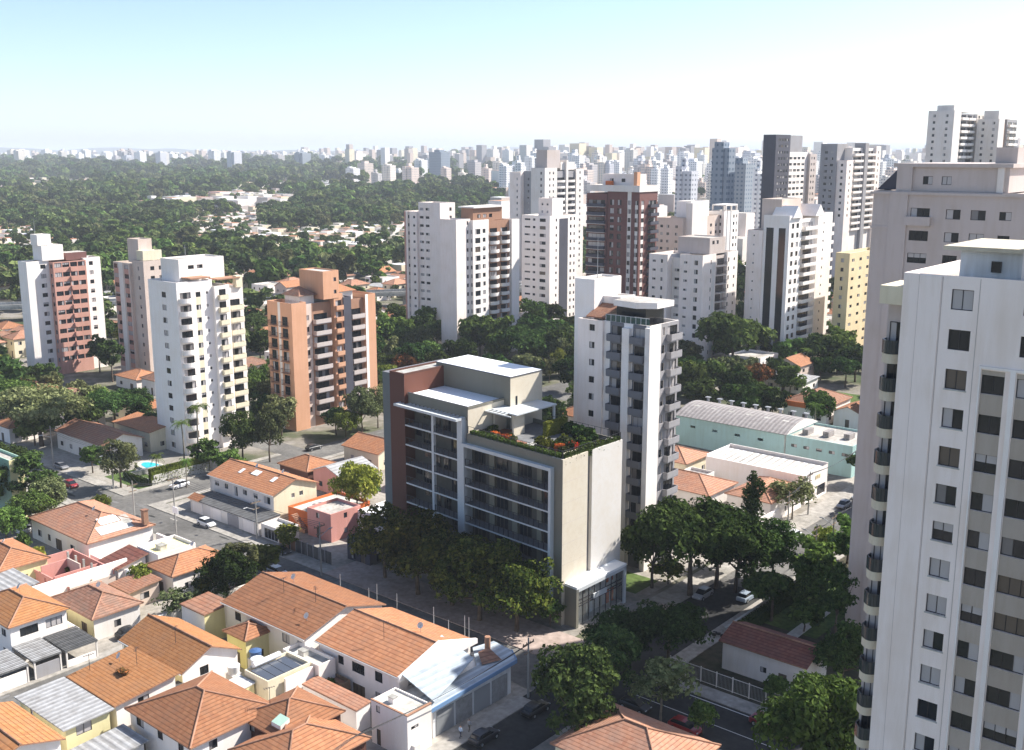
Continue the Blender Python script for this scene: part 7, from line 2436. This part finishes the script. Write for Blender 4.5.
BODY = [(-2.1, .70, .42, .78), (-1.98, .82, .28, .92), (-1.2, .86, .24, .96), (0, .87, .24, .95), (.9, .86, .24, .92), (1.7, .82, .26, .80), (2.05, .74, .32, .70), (2.12, .62, .40, .62)]
GLS = [(-1.75, .70, .90, .98), (-1.35, .74, .90, 1.38), (-.4, .74, .90, 1.46), (.35, .72, .90, 1.40), (1.15, .70, .88, .94)]
ROOF = [(-1.4, .64, 1.34, 1.405), (-.9, .66, 1.40, 1.475), (-.2, .66, 1.42, 1.485), (.30, .64, 1.36, 1.425)]


def car(label, a, b, ang, col, rough=0.3):
    pm = plain("car_paint", col, rough, 0.1, .6)
    o = empty('parked_car', label, 'car', W(a, b, .02), GROT + ang)
    bd = car_mesh(BODY, pm).build('body', o)
    car_mesh(GLS, M['glass']).build('windows', o)
    car_mesh(ROOF, pm).build('car_roof', o)
    for x in (-1.3, 1.32):
        for y in (-.84, .84):
            mb = MB()
            mb.tube((x, y - .1, .33), (x, y + .1, .33), .33, .33, 14, M['tire'])
            wlo = mb.build('wheel', o)
            mb = MB()
            s = .101 if y > 0 else -.101
            mb.tube((x, y + s * .9, .33), (x, y + s * 1.05, .33), .2, .2, 10, M['metal'])
            mb.build('rim', wlo)
    for y in (-.58, .58):
        hpart(o, 'headlight', lambda mb: mb.box(2.0, 2.11, y - .16, y + .16, .58, .70, M['lampglass']))
        hpart(o, 'tail_light', lambda mb: mb.box(-2.06, -1.99, y - .14, y + .14, .66, .82, M['redlamp']))
    return o


Q = math.pi / 2
for args in (("white car parked by the ivy hedge on the cross street", -195.6, 120.4, -Q, (.75, .75, .76)), ("white hatchback parked before the grey roofed garages", -170.6, 110.3, 0, (.78, .78, .78)),
             ("white car by the trees left of the wide corner house", -193.2, 86.5, Q, (.72, .72, .72)), ("black car under the shade beside the brown roofed house", -138.3, 75.4, Q, (.02, .02, .022)), ("dark grey car in the shade of the small round street tree", -148.2, 110.6, 0, (.05, .05, .055)),
             ("black car parked in deep shade across from the corner shop", -78.6, 97.0, Q, (.02, .02, .02)), ("dark car nearer the bottom edge in the deep shade", -79.2, 87.8, Q, (.03, .03, .035)), ("white car parked at the sunny kerb before the courtyard wall", -82.0, 176.4, -Q, (.76, .76, .76)),
             ("black car right behind the white car at the sunny kerb", -82.2, 170.4, -Q, (.03, .03, .03)), ("blue car in the pole shadows up the sunny street", -75.0, 192.5, Q, (.04, .07, .16)), ("silver car near the aqua extension, left kerb", -82.2, 207.0, -Q, (.4, .41, .43)),
             ("grey car second along the left kerb by the white commercial building", -82.3, 199.6, -Q, (.22, .22, .23)), ("white car at the far end of the sunny street", -82.0, 219.0, -Q, (.7, .7, .7)), ("dark red car parked in shade by the pale metal fence", -54.6, 113.0, 0, (.22, .015, .03)),
             ("bright red car partly hidden at the bottom edge", -61.8, 105.6, 0, (.35, .02, .02)), ("silver car in the shade under the forked trunk tree", -81.0, 142.4, -Q, (.3, .31, .32)), ("pale blue car in the shade by the greige tower's garden wall", -75.2, 146.2, Q, (.32, .38, .45)),
             ("grey car on the upper left street before the house shaded by the white tower", -228.0, 110.9, 0, (.2, .2, .21)), ("red car on the upper left street near the pool garden", -213.5, 105.6, 0, (.3, .03, .03)), ("silver car up the cross street beside the row house", -191.4, 138.0, Q, (.45, .46, .48)),
             ("black car up the cross street below the orange tower", -197.0, 158.0, Q, (.03, .03, .03)), ("white car in the side lane between the carports and the big gable house", -130.6, 82.5, Q, (.7, .7, .7)), ("white van like car moving on the main street behind the orange roof pair", -140.5, 104.0, 0, (.72, .72, .72)),
             ("black car in the shade at the junction by the fence", -69.5, 106.0, 0, (.03, .03, .03))):
    car(*args)
FRC = random.Random(8)
moto = empty('motorcycle', "motorcycle parked by the corner of the maroon roofed house", 'motorcycle', W(-71.8, 131.2), GROT + .4)
for x in (-.6, .6):
    hpart(moto, 'wheel', lambda mb: mb.tube((x, -.06, .3), (x, .06, .3), .3, .3, 12, M['tire']))
hpart(moto, 'body', lambda mb: [mb.box(-.4, .35, -.12, .12, .4, .75, M['darkmetal']), mb.tube((.6, 0, .3), (.42, 0, 1.0), .04, .04, 6, M['metal']), mb.box(-.75, -.2, -.12, .12, .75, .85, M['tire'])])
hpart(moto, 'handlebar', lambda mb: mb.tube((.42, -.35, 1.0), (.42, .35, 1.0), .025, .025, 6, M['metal']))

# ------------------------------------------------------------------ people on the pavement
def person(label, a, b, rz, shirt, pants, stride=.18):
    t_ = NT("clothing")
    g_ = t_.n("ShaderNodeTexCoord")
    sp_ = t_.n("ShaderNodeSeparateXYZ")
    t_.l(g_.outputs["Object"], sp_.inputs[0])
    mr_ = t_.n("ShaderNodeMath", operation='DIVIDE')
    t_.l(sp_.outputs[2], mr_.inputs[0])
    mr_.inputs[1].default_value = 1.75
    t_.l(ramp(t_, mr_.outputs[0], [(0, (.03, .03, .03)), (.05, pants), (.54, shirt), (.83, (.42, .26, .19)), (.945, (.04, .03, .025))], True), t_.b.inputs["Base Color"])
    t_.b.inputs["Roughness"].default_value = .85
    V = [(0, 0, .95), (0, 0, 1.15), (0, 0, 1.38), (0, 0, 1.5), (.02, 0, 1.63), (.02, 0, 1.72),
         (0, .1, .88), (stride * .5, .1, .48), (stride, .1, .09), (stride + .16, .1, .05), (0, -.1, .88), (-stride * .3, -.1, .48), (-stride * 1.3, -.1, .12), (-stride * 1.3 + .15, -.1, .05),
         (0, .19, 1.4), (-.04, .25, 1.12), (.06, .26, .88), (.08, .26, .80), (0, -.19, 1.4), (.06, -.25, 1.12), (.16, -.25, .9), (.19, -.25, .82)]
    Ed = [(0, 1), (1, 2), (2, 3), (3, 4), (4, 5), (0, 6), (6, 7), (7, 8), (8, 9), (0, 10), (10, 11), (11, 12), (12, 13), (2, 14), (14, 15), (15, 16), (16, 17), (2, 18), (18, 19), (19, 20), (20, 21)]
    Rd = [.13, .13, .14, .055, .095, .07, .085, .06, .045, .04, .085, .06, .045, .04, .06, .045, .035, .035, .06, .045, .035, .035]
    me_ = bpy.data.meshes.new("person")
    me_.from_pydata(V, Ed, [])
    me_.materials.append(t_.m)
    o = link('person', me_, None, W(a, b, .13), GROT + rz)
    sm_ = o.modifiers.new("skin", 'SKIN')
    for i, d in enumerate(me_.skin_vertices[0].data):
        d.radius = (Rd[i], Rd[i])
        d.use_root = i == 0
    sb_ = o.modifiers.new("smooth", 'SUBSURF')
    sb_.levels = sb_.render_levels = 1
    return tag(o, label, 'person')


person("person in white shirt walking along the corner shop's kerb", -82.0, 101.2, 1.2, (.7, .7, .7), (.05, .06, .1))
person("person in dark clothes close to the corner shop's awning end", -81.4, 103.0, -1.4, (.06, .06, .07), (.04, .04, .05))
person("person in light blue shirt by the dark car near the bottom edge", -81.6, 86.2, 1.5, (.45, .55, .7), (.05, .05, .07))
person("person in grey shirt on the pavement across from the white cube house", -81.8, 88.0, 1.6, (.35, .35, .36), (.1, .09, .08))

# ------------------------------------------------------------------ air: one even box of haze round everything below the sky
hz = MB()
hz.box(-26000, 26000, -7000, 44000, -1.0, 175.0, M['white'])
ho = hz.build('haze')
hm = bpy.data.materials.new("haze_air")
hm.use_nodes = True
ht = hm.node_tree
ht.nodes.clear()
hout = ht.nodes.new("ShaderNodeOutputMaterial")
pv = ht.nodes.new("ShaderNodeVolumePrincipled")
pv.inputs["Color"].default_value = (0.86, 0.92, 1.0, 1)
pv.inputs["Density"].default_value = 0.00011
pv.inputs["Anisotropy"].default_value = 0.0
ht.links.new(pv.outputs[0], hout.inputs["Volume"])
ho.data.materials.clear()
ho.data.materials.append(hm)
hm.cycles.homogeneous_volume = True if hasattr(hm, 'cycles') else None
ho["kind"] = 'stuff'
tag(ho, "thin pale haze in the air over the whole city", 'haze', kind='stuff')
